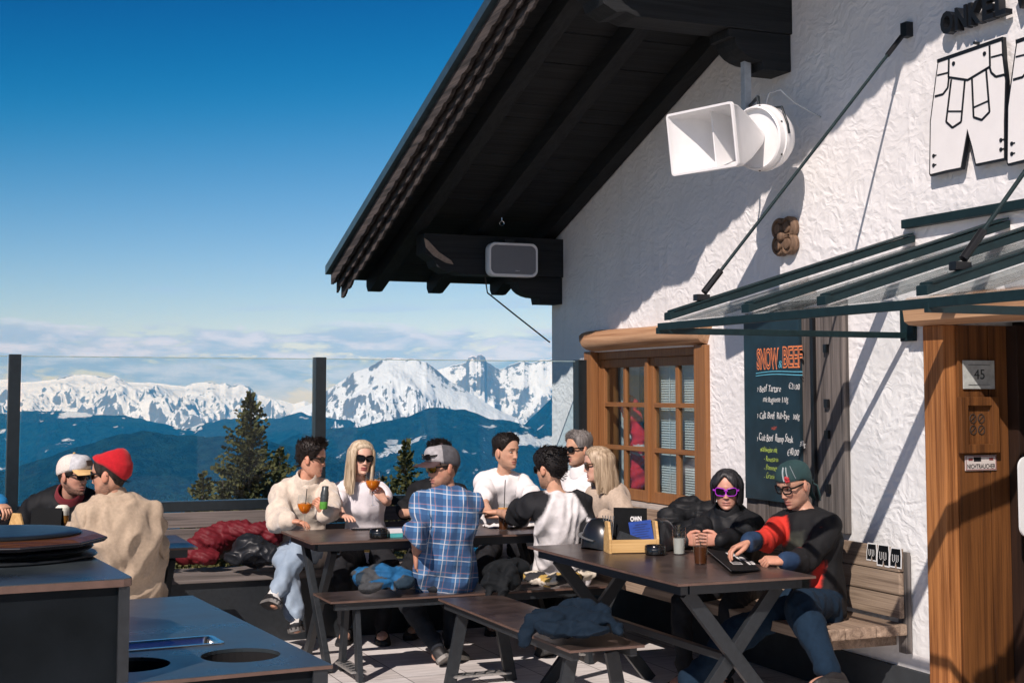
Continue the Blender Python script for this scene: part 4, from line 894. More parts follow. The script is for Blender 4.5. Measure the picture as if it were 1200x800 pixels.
def headpt(th,z,off=0,feat=True,male=True):
    w=catm(HZ,HW,z); f=catm(HZ,HF,z); b=catm(HZ,HB,z)
    s,c=math.sin(th),math.cos(th); e=.92
    x=w*spow(s,e); y=(f if c>0 else b)*spow(c,e)
    if feat and c>.2:
        ax=abs(x); g=lambda u,m,sg: math.exp(-((u-m)/sg)**2)
        d=0
        if -.050<z<.032:                           # nose
            t=(.030-z)/.072; hgt=.003+.019*max(0,min(1,t))**1.25; wd=.0075+.0055*max(0,t)
            lo=1 if z>-.040 else max(0,1-(-.040-z)/.008)
            d+=hgt*lo*math.exp(-(ax/wd)**2.4)
            d+=.006*g(ax,.013,.006)*g(z,-.038,.008)
        d+=-.0095*g(ax,.031,.017)*g(z,.001,.014)     # eye sockets
        d+=(.0045 if male else .002)*g(ax,.028,.022)*g(z,.024,.009)
        d+=.004*g(ax,.047,.016)*g(z,-.022,.017)      # cheekbones
        d+=-.003*g(ax,.046,.014)*g(z,-.058,.016)
        d+=.0052*g(ax,0,.020)*g(z,-.0665,.0050)+.0060*g(ax,0,.018)*g(z,-.0800,.0055)-.0048*g(ax,0,.026)*g(z,-.0735,.0025)
        d+=-.004*g(ax,0,.02)*g(z,-.091,.005)+.005*g(ax,0,.018)*g(z,-.107,.010)
        y+=d*min(1,(c-.2)*2.5)
    if off:
        l=math.sqrt(x*x+y*y)+1e-6; k=max(.0,min(1,(z-.02)/.1)); n=Vector((x/l*(1-k*.6),y/l*(1-k*.6),k+.02)).normalized()
        return Vector((x,y,z))+n*off
    return Vector((x,y,z))
def headmesh(male,skin,beard=0,lips=(.42,.17,.14),browc=None,stub=(.10,.07,.055)):
    mb=MB(); nth=56; zs=list(np.concatenate([np.linspace(-.121,-.045,26),np.linspace(-.042,.035,26),np.linspace(.042,.119,14)])); cols=[]
    rings=[]
    for z in zs:
        rg=[]
        for j in range(nth):
            t=2*math.pi*j/nth; t=t-.35*math.sin(t)*.9     # more columns in front
            p=headpt(t,z,0,True,male); rg.append(p)
            ax=abs(p.x); fr_=p.y>.03; c=list(skin); g=lambda u,m,sg: math.exp(-((u-m)/sg)**2)
            if fr_:
                bl=.35*g(ax,.045,.02)*g(z,-.035,.022)+.3*g(ax,0,.014)*g(z,-.036,.012); c=[c[0]*(1+.08*bl),c[1]*(1-.18*bl),c[2]*(1-.18*bl)]
                lp=max(g(z,-.0665,.0055),g(z,-.0795,.0060))*(1 if ax<.020 else math.exp(-((ax-.020)/.004)**2)); lp=min(1,lp*1.15)
                c=[c[i]*(1-lp)+lips[i]*lp for i in range(3)]
                ml=g(z,-.0732,.0022)*(1 if ax<.022 else 0)*.6; c=[v*(1-ml) for v in c]
            if beard:
                tt=max(0,min(1,(p.y+.015)/.075)); upz=-.008-.052*tt*tt*(3-2*tt); k_=max(0,min(1,(upz-z)/.030)); be=k_*k_*(3-2*k_)
                if p.y<-.015: be*=max(0,1-(-.015-p.y)/.012)
                if fr_ and ax<.030: be=max(be,.85*math.exp(-((z+.056)/.007)**2))
                if fr_ and ax<.024 and abs(z+.0735)<.013: be*=.2
                be*=beard*(.72+.5*mn.noise(p*300)+.25*mn.noise(p*90)); be=max(0,min(.92,be)); c=[c[i]*(1-be)+stub[i]*be for i in range(3)]
            if browc and fr_:
                br=g(z,.0235+.05*max(0,.03-abs(ax-.03))*.3,.0042)*(1 if .012<ax<.048 else 0)*.85; c=[c[i]*(1-br)+browc[i]*br for i in range(3)]
            cols.append(c)
        rings.append(rg)
    mb.loft(rings)
    n0=len(mb.v)
    for s in (-1,1):                                   # ears
        A=Matrix.Rotation(R(-18*s),3,'Z')@Matrix.Rotation(R(12),3,'X')
        mb.ell((s*.079,-.006,-.008),(.010,.020,.032),A,12,8); mb.ell((s*.0845,-.002,-.006),(.006,.011,.020),A,10,6)
    cols+=[[skin[0]*1.03,skin[1]*.88,skin[2]*.85]]*(len(mb.v)-n0)
    return mb,cols
def handmesh(mb,w,d,n,side,curl=.5,spread=.06,thumb=.5,sc_=1.0):
    d=Vector(d).normalized(); n=Vector(n); n=(n-d*n.dot(d)).normalized(); s=d.cross(n)*(1 if side=='R' else -1)
    w=Vector(w); k=sc_
    rings=[]
    for t,hw,ht in ((-.03,.024,.019),(0,.027,.019),(.025,.034,.018),(.055,.040,.0155),(.080,.0405,.013),(.090,.037,.010)):
        rings.append([w+(d*t+s*hw*spow(math.cos(2*math.pi*j/14),.8)+n*ht*spow(math.sin(2*math.pi*j/14),.8))*k for j in range(14)])
    mb.loft(rings)
    for i,(o,L_,r_) in enumerate(((.0295,.070,.0088),(.0100,.078,.0092),(-.0100,.072,.0088),(-.0290,.056,.0078))):
        ang=spread*(1.5-i); p=w+(d*.082+s*o)*k; pts=[p-d*.012*k,p]; c=curl*(1+.08*i); a=0
        for f_,sg in ((.46,.75),(.30,1.0),(.24,.7)):
            a+=c*sg; dr=(d*math.cos(ang)+s*math.sin(ang)); dr=dr*math.cos(a)+n*math.sin(a); p=p+dr*L_*f_*k; pts.append(p)
        mb.tube(pts,[r_*k,r_*1.02*k,r_*.95*k,r_*.88*k,r_*.74*k],8,rnd_end=True)
    p=w+(d*.018+s*.022+n*.006)*k; q=p+(d*.030+s*.026+n*(.006+.012*thumb))*k; q2=q+(d*.030+s*(.014-.016*thumb)+n*.018*thumb)*k; q3=q2+(d*.022-s*.010*thumb+n*.012*thumb)*k
    mb.tube([p,q,q2,q3],[.0135*k,.0125*k,.0105*k,.0085*k],9,rnd_end=True)
def ik(a,t,l1,l2,hint):
    d=t-a; L_=d.length
    if L_>(l1+l2)*.985: t=a+d.normalized()*(l1+l2)*.985; d=t-a; L_=d.length
    x=(l1*l1-l2*l2+L_*L_)/(2*L_); h=math.sqrt(max(l1*l1-x*x,0)); u=d.normalized(); hv=hint-u*hint.dot(u)
    if hv.length<1e-5: hv=u.orthogonal()
    return a+u*x+hv.normalized()*h, t
def colmat(name,rough=.5,sss=0):
    if name in MATS: return MATS[name]
    m=bpy.data.materials.new(name); nt,b=nodes(m); N=nt.nodes; L=nt.links
    a=N.new('ShaderNodeVertexColor'); a.layer_name='Col'; tc=N.new('ShaderNodeTexCoord')
    n1=N.new('ShaderNodeTexNoise'); n1.inputs['Scale'].default_value=22; n1.inputs['Detail'].default_value=5; L.new(tc.outputs['Object'],n1.inputs['Vector'])
    mr=N.new('ShaderNodeMapRange'); mr.inputs['From Min'].default_value=.3; mr.inputs['From Max'].default_value=.7; mr.inputs['To Min'].default_value=.84; mr.inputs['To Max'].default_value=1.12; L.new(n1.outputs[0],mr.inputs[0])
    mx=N.new('ShaderNodeMix'); mx.data_type='RGBA'; mx.blend_type='MULTIPLY'; mx.inputs[0].default_value=1; L.new(a.outputs[0],mx.inputs[6]); L.new(mr.outputs[0],mx.inputs[7]); L.new(mx.outputs[2],b.inputs['Base Color'])
    b.inputs['Roughness'].default_value=rough; b.inputs['Specular IOR Level'].default_value=.35
    if sss: b.inputs['Subsurface Weight'].default_value=sss; b.inputs['Subsurface Radius'].default_value=(.012,.005,.003); b.inputs['Subsurface Scale'].default_value=.6
    n2=N.new('ShaderNodeTexNoise'); n2.inputs['Scale'].default_value=140 if sss else 15; n2.inputs['Detail'].default_value=5; L.new(tc.outputs['Object'],n2.inputs['Vector'])
    bp=N.new('ShaderNodeBump'); bp.inputs['Strength'].default_value=.15 if sss else .45; bp.inputs['Distance'].default_value=.002 if sss else .009; L.new(n2.outputs[0],bp.inputs['Height']); L.new(bp.outputs[0],b.inputs['Normal'])
    MATS[name]=m; return m
skinm=colmat('skin',.46,.12)
def raw_obj(co,fs,name,mats,parent,cols=None,smooth=180,mi=None,**k):
    me=bpy.data.meshes.new(name); me.from_pydata([tuple(v) for v in co],[],fs)
    for m in (mats if isinstance(mats,(list,tuple)) else [mats]): me.materials.append(m)
    if mi is not None: me.polygons.foreach_set('material_index',list(mi))
    me.polygons.foreach_set('use_smooth',[True]*len(fs))
    if smooth<180: me.set_sharp_from_angle(angle=R(smooth))
    if cols is not None:
        ca=me.color_attributes.new('Col','FLOAT_COLOR','POINT'); ca.data.foreach_set('color',np.concatenate([np.asarray(cols,dtype=float),np.ones((len(cols),1))],axis=1).ravel())
    o=bpy.data.objects.new(name,me); C.objects.link(o)
    if parent is not None: o.parent=parent; FRAME[o.name]=fr(parent)
    return setp(o,**k)
def cloth(name,col,rough=.85,var=.10,scale=60,bump=.45,bscale=15,sheen=None,**k):
    sheen=(.15 if max(col)>.05 else 0) if sheen is None else sheen
    return mat('cloth_'+name,col,rough,var=var,scale=scale,bump=bump,bscale=bscale,sheen=sheen,bdist=.009 if bscale<40 else .002,spec=.25,**k)
def spine_pt(P,t):
    """Catmull-Rom through hip, waist, chest, neck base; t may run a little past both ends"""
    n=len(P)-1
    if t<=0: return P[0]+(P[1]-P[0])*n*t
    if t>=1: return P[n]+(P[n]-P[n-1])*n*(t-1)
    i=min(int(t*n),n-1); u=t*n-i; p0=P[max(i-1,0)];p1=P[i];p2=P[i+1];p3=P[min(i+2,n)]
    return .5*((2*p1)+(p2-p0)*u+(2*p0-5*p1+4*p2-p3)*u*u+(3*p1-p0-3*p2+p3)*u**3)
def wrinkle(co,no,amp,fq,seed,st=(1,1,1),bends=()):
    out=co.copy(); sv=Vector((seed*3.1,seed*1.7,seed*.9))
    for i in range(len(co)):
        p=Vector(co[i]); q=Vector((p.x*st[0],p.y*st[1],p.z*st[2]))*fq+sv
        wv=mn.noise(q*.45)*1.6; n1=1-2.2*abs(mn.noise(q+Vector((wv,0,wv)))); n2=mn.noise(q*2.3)
        a=amp
        for (b,r_,k) in bends:
            dd=(p-b).length
            if dd<r_: a+=amp*k*(1-dd/r_)
        n3=1-3.0*abs(mn.noise(Vector((q.x*.9+q.z*.5,q.y,q.z*1.5-q.x*.6))*.8+sv)); d=a*(.75*n1+.3*n2+.85*max(-.3,n3))
        out[i]=co[i]+no[i]*d
    return out
def make_hair(t,HX,hs,style,col,seed,col2=None,hm=None):
    """a hair cap lying on the scalp plus locks; HX maps head space into the person's frame"""
    rr=random.Random(seed); mb=MB(); 
    hm=hm or mat('hair_%s'%style['name'],tuple(c*.75 for c in col),.55,var=.1,scale=9,stretch=(6,6,1),col2=col2 or tuple(c*1.35+.004 for c in col),spec=.3,bump=.4,bscale=120,bdist=.002)
    fz,sz,bz=style.get('line',(.080,.012,-.070)); top,side=style['top']*.8,style['side']*.85
    def hl(th):
        a=abs((th+math.pi)%(2*math.pi)-math.pi)/math.pi           # 0 front .. 1 back
        pts=((0,fz),(.16,fz-.004),(.27,fz-.030),(.34,sz),(.42,sz-.024),(.47,sz+.012),(.58,sz-.012),(.72,bz+.02),(1,bz))
        return np.interp(a,[p[0] for p in pts],[p[1] for p in pts])
    nth=48; ns=12; rings=[]
    for i in range(ns+1):
        s=i/ns; rg=[]
        for j in range(nth):
            th=2*math.pi*j/nth; z0=hl(th); z=z0+(.1185-z0)*(1-(1-s)**1.5); fr_=math.cos(th)
            k=max(0,min(1,(z-.02)/.06)); thick=(side+(top-side)*k*k*(3-2*k))*min(1,.25+s*4.5)
            thick*=1+style.get('front',0)*max(0,fr_)*k
            thick+=style.get('rough',.006)*mn.noise(Vector((th*3.2,z*38,seed)))*min(1,s*5)
            p=headpt(th,z,max(.002,thick),False); rg.append(HX(p))
        rings.append(rg)
    mb.loft(rings,cap=True)
    n=int(style.get('locks',260)*1.7); Lk=style.get('len',.035); cz=Vector((0,0,0))
    for q in range(n):
        th=rr.uniform(0,2*math.pi); z0=hl(th); s=rr.random()**.8; z=z0+(.116-z0)*s; fr_=math.cos(th)
        k=max(0,min(1,(z-.02)/.06)); thick=(side+(top-side)*k)*(1+style.get('front',0)*max(0,fr_)*k)
        p=headpt(th,z,thick*.55*min(1,.3+s*4),False); nrm=(p-Vector((0,0,-.01))).normalized()
        fl=style['flow'](th,z,p,rr); L_=Lk*rr.uniform(.6,1.25)*(1 if style.get('long') else (.4+.6*k)); m=style.get('seg',4); pts=[HX(p-nrm*.004)]; pp_=p.copy(); v=(nrm*style.get('lift',.5)+fl).normalized()
        for i in range(m):
            v=(v+fl*.25+Vector((0,0,-style.get('grav',.1)))+Vector((rr.uniform(-1,1),rr.uniform(-1,1),rr.uniform(-1,1)))*style.get('curl',.12)).normalized(); pp_=pp_+v*L_/m
            e=Vector((pp_.x/.083,(pp_.y+.004)/.100,pp_.z/.125))     # stay outside the head
            if e.length<1.05 and pp_.z>-.12: e=e.normalized()*1.05; pp_=Vector((e.x*.083,e.y*.100-.004,e.z*.125))
            if style.get('long') and pp_.z<-.11 and pp_.y>-.03: pp_.x=math.copysign(max(abs(pp_.x),.055),pp_.x)
            pts.append(HX(pp_))
        w=style.get('w',.006)*.72*rr.uniform(.5,1.3)*hs
        mb.tube(pts,[w*.8]+[w]*(m-1)+[w*.25],5,flat=.55)
    return ob(mb,'hair',hm,t,world=False,smooth=70,recalc=False)
def long_hair(t,HX,hs,style,col,seed,col2):
    rr=random.Random(seed); L_=style['len']; th0=style.get('open',.80); side=style['side']
    hm=mat('hair_%s'%style['name'],tuple(c*.72 for c in col),.45,var=.1,scale=5,stretch=(14,14,.7),col2=col2,spec=.4,bump=.5,bscale=26,bstretch=(14,14,.8),bdist=.003)
    base=dict(style,locks=0,long=False); o=make_hair(t,HX,hs,base,col,seed,col2,hm)
    def path(th,z,off):
        zz=max(z,-.005); p=headpt(th,zz,off,False); p.z=z
        if z<-.005:
            q=min(1,(-.005-z)/.12); a=abs((th+math.pi)%(2*math.pi)-math.pi); fr_=max(0,1-a/1.5)
            p.x*=1-.10*q*q*(1 if L_<.18 else .3); p.y+=-.012*q*(a>1.5) + .010*q*fr_*(L_>.18)
        return p
    mb=MB(); n=64; m=20; out=[];inn=[]
    for j in range(n):
        th=th0+(2*math.pi-2*th0)*j/(n-1); a=abs((th+math.pi)%(2*math.pi)-math.pi); e=min(1,(a-th0)/.25)
        Lj=L_*(1+.10*mn.noise(Vector((th*6,seed,0))))-(.02 if a>2.2 else 0); ro=[];ri=[]
        for i in range(m):
            z=.100-(.100+Lj)*(i/(m-1)); g=.0045*mn.noise(Vector((th*15,z*2.5,seed)))+.003*mn.noise(Vector((th*38,z*3,seed+5)))
            k=min(1,i/4); of=side+.004+.010*k*(.4+.6*e)+g*k; tip=1 if i<m-3 else (m-1-i)/3*.8+.2
            ro.append(HX(path(th,z,of*(.7+.3*tip)))); ri.append(HX(path(th,z,max(.002,of-.016*tip*(.5+.5*k)))))
        out.append(ro); inn.append(ri)
    for i in range(n): pass
    vs=[p for r_ in out for p in r_]+[p for r_ in inn for p in r_]; N_=n*m; fs=[]
    for j in range(n-1):
        for i in range(m-1):
            q=(j*m+i,(j+1)*m+i,(j+1)*m+i+1,j*m+i+1); fs+=[q,tuple(N_+k for k in q[::-1])]
        fs.append((j*m+m-1,(j+1)*m+m-1,N_+(j+1)*m+m-1,N_+j*m+m-1))
    for j in (0,n-1):
        for i in range(m-1): fs.append((j*m+i,j*m+i+1,N_+j*m+i+1,N_+j*m+i))
    mb.add(vs,fs)
    if style.get('bangs'):
        vs=[];fs=[]; n2=30;m2=9
        for j in range(n2):
            th=-1.0+2.0*j/(n2-1); zb=style['bangs']+.006*mn.noise(Vector((th*9,seed,2)))-style.get('bslope',.012)*abs(th-.08)
            for i in range(m2):
                z=.108-(.108-zb)*i/(m2-1); of=.016+.006*math.sin(math.pi*i/(m2-1))+.004*mn.noise(Vector((th*18,z*3,seed))); vs.append(HX(headpt(th,z,of,False)))
        for j in range(n2):
            th=-1.0+2.0*j/(n2-1); zb=style['bangs']-style.get('bslope',.012)*abs(th-.08); vs.append(HX(headpt(th,zb,.004,False)))
        for j in range(n2-1):
            for i in range(m2-1): fs.append((j*m2+i,(j+1)*m2+i,(j+1)*m2+i+1,j*m2+i+1))
            fs.append((j*m2+m2-1,(j+1)*m2+m2-1,n2*m2+j+1,n2*m2+j))
        mb.add(vs,fs)
    for q in range(style.get('strands',170)):
        th=th0-.03+(2*math.pi-2*th0+.06)*rr.random(); Lj=L_*rr.uniform(.75,1.10); z0=rr.uniform(-.02,.105); pts=[]; ph=rr.uniform(0,6)
        for i in range(9):
            z=z0-(z0+Lj)*i/8; p=path(th+.05*math.sin(ph+i*.5),z,side+.004+.012*min(1,(i+1)/4)); pts.append(HX(p))
        w=.0035*rr.uniform(.6,1.3)*hs; mb.tube(pts,[w*.3]+[w]*7+[w*.2],4,flat=.6)
    return ob(mb,'long_hair',hm,t,world=False,smooth=75,recalc=True)
back_flow=lambda th,z,p,rr: Vector((p.x*2+rr.uniform(-.3,.3),-.7,.15))
def fringe_up(th,z,p,rr): return Vector((.35+rr.uniform(-.4,.4),.25+rr.uniform(-.3,.3),.55))
def down_flow(th,z,p,rr):
    return Vector((p.x*7*(1 if z>.05 else .35),-.25 if p.y<.02 else -.15,-.8 if z<.08 else -.15))
H_SHORT=lambda nm,**k: dict(dict(name=nm,top=.022,side=.007,locks=420,len=.030,flow=back_flow,lift=.35,w=.0042,rough=.006),**k)
H_LONG=lambda nm,**k: dict(dict(name=nm,top=.016,side=.012,locks=420,len=.30,flow=down_flow,lift=.15,grav=.35,long=True,seg=9,w=.0065,curl=.035,rough=.003,line=(.076,-.01,-.085)),**k)
def glasses(t,HX,frame,lens,big=1.0,thick=.0045,name='sunglasses',dz=0):
    mb=MB(); ml=MB(); y0=.0955
    for s in (-1,1):
        c=Vector((s*.033,y0,.002+dz)); o=[]
        for (u,v) in rrect(.054*big,.040*big,.016*big,5):
            x=c.x+u; o.append((x,c.z+v+.004*(u*s/.027)*(1 if v>0 else .3)))
        yy=lambda x: y0-.30*max(0,abs(x)-.015)**2*18-.05*max(0,abs(x)-.03)
        pts=[HX(Vector((x,yy(x),z))) for x,z in o]; mb.tube(pts+[pts[0],pts[1]],thick*.6,6,cap=False)
        b0=len(ml.v); ml.v+= [tuple(HX(Vector((x,yy(x)+.0015,z)))) for x,z in o]+[tuple(HX(Vector((x,yy(x)-.0015,z)))) for x,z in o]; n=len(o)
        ml.f+=[tuple(b0+i for i in range(n)),tuple(b0+n+i for i in range(n-1,-1,-1))]+[(b0+i,b0+(i+1)%n,b0+n+(i+1)%n,b0+n+i) for i in range(n)]; ml.m+=[0]*(n+2)
        xe=c.x+s*.0275*big
        mb.bar(HX(Vector((xe,yy(xe)-.001,.010+dz))),HX(Vector((s*.079,.070,.012+dz))),.004,.009); mb.bar(HX(Vector((s*.079,.071,.012+dz))),HX(Vector((s*.083,-.004,.010+dz))),.0035,.009); mb.bar(HX(Vector((s*.083,-.004,.010+dz))),HX(Vector((s*.083,-.02,-.006+dz))),.0035,.007)
    mb.tube([HX(Vector((x,y0+.002,.010+dz+.003*math.cos(x*200)))) for x in (-.010,-.004,.004,.010)],thick*.62,6)
    f=ob(mb,name,frame,t,world=False,smooth=50); ob(ml,'lenses',lens,f,world=False); return f
def hat(t,HX,name,col,kind,seed=0,extra=None):
    mb=MB(); nth=40; rings=[]
    if kind=='cap': lo=lambda c:.024+.018*c if c>0 else .024+.040*c; off=.0135; topx=.004
    elif kind=='beanie': lo=lambda c:.050+.036*c if c>0 else .050+.085*c; off=.014; topx=.012
    else: lo=lambda c:.036+.010*c if c>0 else .036+.09*c; off=.009; topx=.004
    ns=14
    for i in range(ns+1):
        s=i/ns; rg=[]
        for j in range(nth):
            th=2*math.pi*j/nth; c=math.cos(th); z0=lo(c); z=z0+(.1185-z0)*(1-(1-s)**1.55)
            o=off+topx*s*s*(1.0 if kind!='beanie' else max(.35,.9-.55*c))
            if kind=='beanie': o+=.0022*math.cos(th*26)*(1-s)+(.007 if .06<s<.36 else 0)
            if kind=='cap' : o+=(.010*max(0,c)*math.sin(math.pi*min(1,s*1.2)))
            if kind=='bandana': o+=.003*mn.noise(Vector((th*4,z*40,2)))
            if i==0: o*=.55
            q=headpt(th,z,o,False)
            if kind=='beanie': q.y-=.030*s*s; q.z=min(q.z,.132)-.012*max(0,c)*s+.010*max(0,-c)*s
            if kind=='cap': q.z+=.014*max(0,c)*math.sin(math.pi*s)**2; q.y+=.010*max(0,c)*math.sin(math.pi*min(1,s*1.15))
            rg.append(HX(q))
        rings.append(rg)
    mb.loft(rings)
    cols_=col if isinstance(col,list) else [col]
    if len(cols_)>1:
        for q_ in range(ns*nth):
            j=q_%nth; c=math.cos(2*math.pi*(j+.5)/nth); mb.m[q_]=0 if c>.30 else 1
    h=ob(mb,name,cols_,t,world=False,smooth=60,recalc=False); col=cols_[-1]
    if kind=='cap':
        mb=MB(); m=11; up=[];dn=[]
        for r_ in range(6):
            f=r_/5
            for j in range(m):
                a=R(-62+124*j/(m-1)); e=headpt(a,.044,.013,False); ex=.092*f*math.cos(a*.9)
                p=Vector((e.x*(1+.02*f),e.y+ex,.046-.014*f-.020*(math.sin(a)**2)*f**.5)); up.append(HX(p)); dn.append(HX(p-Vector((0,0,.004))))
        vs=up+dn; n=len(up); fs=[]
        for r_ in range(5):
            for j in range(m-1):
                q=(r_*m+j,r_*m+j+1,(r_+1)*m+j+1,(r_+1)*m+j); fs+=[q,tuple(n+k for k in q[::-1])]
        ed=[0*m+j for j in range(m)]; ring=[5*m+j for j in range(m)]
        fs+=[(5*m+j,5*m+j+1,n+5*m+j+1,n+5*m+j) for j in range(m-1)]+[(r_*m,(r_+1)*m,n+(r_+1)*m,n+r_*m) for r_ in range(5)]+[(r_*m+m-1,(r_+1)*m+m-1,n+(r_+1)*m+m-1,n+r_*m+m-1) for r_ in range(5)]
        mb.add(vs,fs); ob(mb,'visor',extra or col,h,world=False,smooth=50)
        mb=MB(); mb.ell(HX(Vector((0,-.006,.140))),(.008,.008,.005)); ob(mb,'top_button',extra or col,h,world=False,smooth=60)
    return h
def camv(x,y,z=0): return (RT*x+FH*y+Vector((0,0,z)))
JIT=[Vector(v) for v in ((0,0,0),(.007,0,0),(-.007,0,0),(0,.005,.007),(0,-.005,-.007))]
def person(label,hip,face,head,look,skin=(.58,.34,.23),female=False,roll=0,twist=0,slouch=.03,build=1.0,top=None,bottom=None,shoe=None,hair=None,haircol=(.02,.014,.010),haircol2=None,
           hands=None,elbow=None,feet=None,beard=0,lips=(.42,.17,.14),brow=None,stub=(.09,.06,.045),sleeve='short',collar=None,tl=None,parts=None,seed=1,slv_k=1.0,hem=-.12,sh_drop=.0,infl=.012,wr=.006,eyes=False,cuff=0,shrug=0,kneeh=None,bagg=1.0,shw=None):
    hip=Vector(hip); face=Vector((face.x,face.y,0)).normalized(); rz=math.atan2(-face.x,face.y)
    M=Matrix.Translation((hip.x,hip.y,0))@Matrix.Rotation(rz,4,'Z'); Mi=M.inverted(); M3=Mi.to_3x3()
    H=Mi@Vector(head); lk=(M3@Vector(look)).normalized(); hp=Vector((0,0,hip.z))
    # the person: an Empty would hold no body, so the body mesh itself is the thing
    S=min(1.08,max(.88,(H-hp).length/.70)); hs=.915 if female else .955
    hx=lk.cross(Vector((0,0,1))).normalized(); hz=hx.cross(lk); Rh=Matrix((hx,lk,hz)).transposed()@Matrix.Rotation(roll,3,'Y')
    HX=lambda p: H+Rh@(Vector(p)*hs)
    nb=HX((0,-.030,-.168+shrug)) ; mid=hp.lerp(H,.50/.70); NB=nb.lerp(mid,.35)
    ax=(NB-hp); bk=Vector((0,-1,0)); P=[hp,hp+ax*.36+bk*slouch,hp+ax*.70+bk*slouch*.9,NB]
    Rt=Matrix.Rotation(twist,3,'Z'); lat=lambda t: Matrix.Rotation(twist*max(0,min(1,(t-.15)/.7)),3,'Z')@Vector((1,0,0))
    B=build*(.92 if female else 1.0)*min(1.0,S)
    prof=[(-.24,.150,.100),(-.12,.172,.122),(0,.176,.128),(.16,.166,.118),(.36,.150 if not female else .130,.108),(.58,.164 if not female else .146,.118),(.76,.176 if not female else .155,.122),(.88,.170 if not female else .150,.108),(.95,.140,.088),(1.0,.092,.070),(1.05,.064,.060)]
    def torso(mb,inf,t0,t1,n=24):
        rings=[]
        for t in np.linspace(t0,t1,26):
            w=catm([p[0] for p in prof],[p[1] for p in prof],t)*B; d=catm([p[0] for p in prof],[p[2] for p in prof],t)*B
            c=spine_pt(P,t); tg=(spine_pt(P,t+.03)-spine_pt(P,t-.03)).normalized(); l=lat(t)

            bust=0
            rg=[]
            for j in range(n):
                a=2*math.pi*j/n; cs,sn=math.cos(a),math.sin(a); q=.86
                dd=d+inf
                if female and sn>.1: dd+=.030*math.exp(-((t-.66)/.12)**2)*sn*(1-.35*math.exp(-(cs/.22)**2))
                rg.append(c+l*(w+inf)*spow(cs,q)+fwd(l,tg)*dd*spow(sn,q))
            rings.append(rg)
        mb.loft(rings)
    def fwd(l,tg): return tg.cross(l).normalized()
    ls=lat(1.0); sw=(shw or (.178 if not female else .152))*B; up=(P[3]-P[2]).normalized()
    sh={'R':NB+ls*sw-up*(.060+sh_drop),'L':NB-ls*sw-up*(.060+sh_drop)}
    l1,l2=.29*S*(.93 if female else 1),.25*S*(.93 if female else 1)
    J={}
    for sd in 'RL':
        s=1 if sd=='R' else -1
        hd=(hands or {}).get(sd)
        if hd: tw=Mi@Vector(hd[0]); dd=(M3@Vector(hd[1])).normalized(); tw=tw-dd*.085*hs   # given point is the middle of the hand
        else: tw=Vector((s*.13,.36,hip.z+.17)); dd=Vector((-s*.5,.8,-.1)).normalized()
        el=(elbow or {}).get(sd); hint=M3@Vector(el) if el is not None else Vector((s*.55,-.35,-.8))
        e,wt=ik(sh[sd],tw,l1,l2,hint); J[sd]=(sh[sd],e,wt,dd,(M3@Vector(hd[2])).normalized() if hd and len(hd)>2 else Vector((0,0,-1)),hd[3] if hd and len(hd)>3 else .45)
    LG={}
    for sd in 'RL':
        s=1 if sd=='R' else -1
        a=hp+Vector((s*.088*B,.02,-.01)); ft=(feet or {}).get(sd)
        an=Mi@Vector(ft) if ft is not None else Vector((s*.12,.42,.085))
        kh=(kneeh or {}).get(sd); kh=M3@Vector(kh) if kh is not None else Vector((s*.25,.75,.8))
        k,an=ik(a,an,.43*S,.415*S,kh); LG[sd]=(a,k,an)
    R_=lambda q: q*B*(.86 if female else 1)
    def arm(mb,sd,inf,f0,f1,rad=None):
        s,e,w=J[sd][:3]; pts=[];rs=[]
        # 0 shoulder .5 elbow 1 wrist
        for f in np.linspace(f0,f1,12):
            p=s.lerp(e,f*2) if f<=.5 else e.lerp(w,f*2-1); r_=np.interp(f,[0,.12,.3,.46,.54,.64,.85,1],[.050,.051,.047,.042,.042,.043,.034,.028]); pts.append(p); rs.append(R_(r_)+inf*(1 if f<.3 else slv_k))
        mb.tube(pts,rs,14,rnd_end=True)
        if f0==0: mb.tube([NB-up*.050+ls*(.04 if sd=='R' else -.04),s.lerp(NB,.3)-up*.012,s],[R_(.056)+inf,R_(.055)+inf,R_(.055)+inf],14,rnd_end=True)
    def leg(mb,sd,inf,f0=0,f1=1.0,bg=1.0):
        a,k,an=LG[sd]; pts=[];rs=[]
        for f in np.linspace(f0,f1,16):
            p=a.lerp(k,f*2) if f<=.5 else k.lerp(an,f*2-1); r_=np.interp(f,[0,.2,.45,.52,.66,.85,1],[.092,.082,.062,.060,.056,.042,.038]); pts.append(p); rs.append(R_(r_)*(bg if f>.4 else 1)+inf)
        mb.tube(pts,rs,16,rnd_end=True)
    # --- body
    mb=MB(); torso(mb,0,-.24,1.05); mb.tube([spine_pt(P,.95),NB.lerp(HX((0,-.02,-.10)),.5),HX((0,-.012,-.075)),HX((0,-.01,-.04))],[R_(.062),R_(.056)*(.88 if female else 1),R_(.054)*(.88 if female else 1),R_(.05)],14)
    for sd in 'RL': arm(mb,sd,0,0,1); leg(mb,sd,0)
    for sd in 'RL': a,k,an=LG[sd]; mb.ell(an+Vector((0,.06,-.045)),(.04,.11,.035))
    co,no,fs=evalmesh(mb,.011,4); cols=[list(skin)]*len(co)
    hm,hc=headmesh(not female,skin,beard,lips,brow,stub); b0=len(co); co=np.concatenate([co,np.array([tuple(HX(p)) for p in hm.v])]); fs+= [tuple(b0+i for i in f) for f in hm.f]; cols=cols+hc
    hb=MB()
    for sd in 'RL': handmesh(hb,J[sd][2],J[sd][3],J[sd][4],sd,J[sd][5],sc_=hs*(.92 if female else 1.02))
    b0=len(co); co=np.concatenate([co,np.array(hb.v)]); fs+=[tuple(b0+i for i in f) for f in hb.f]; cols=cols+[[skin[0]*1.0,skin[1]*.93,skin[2]*.9]]*len(hb.v)
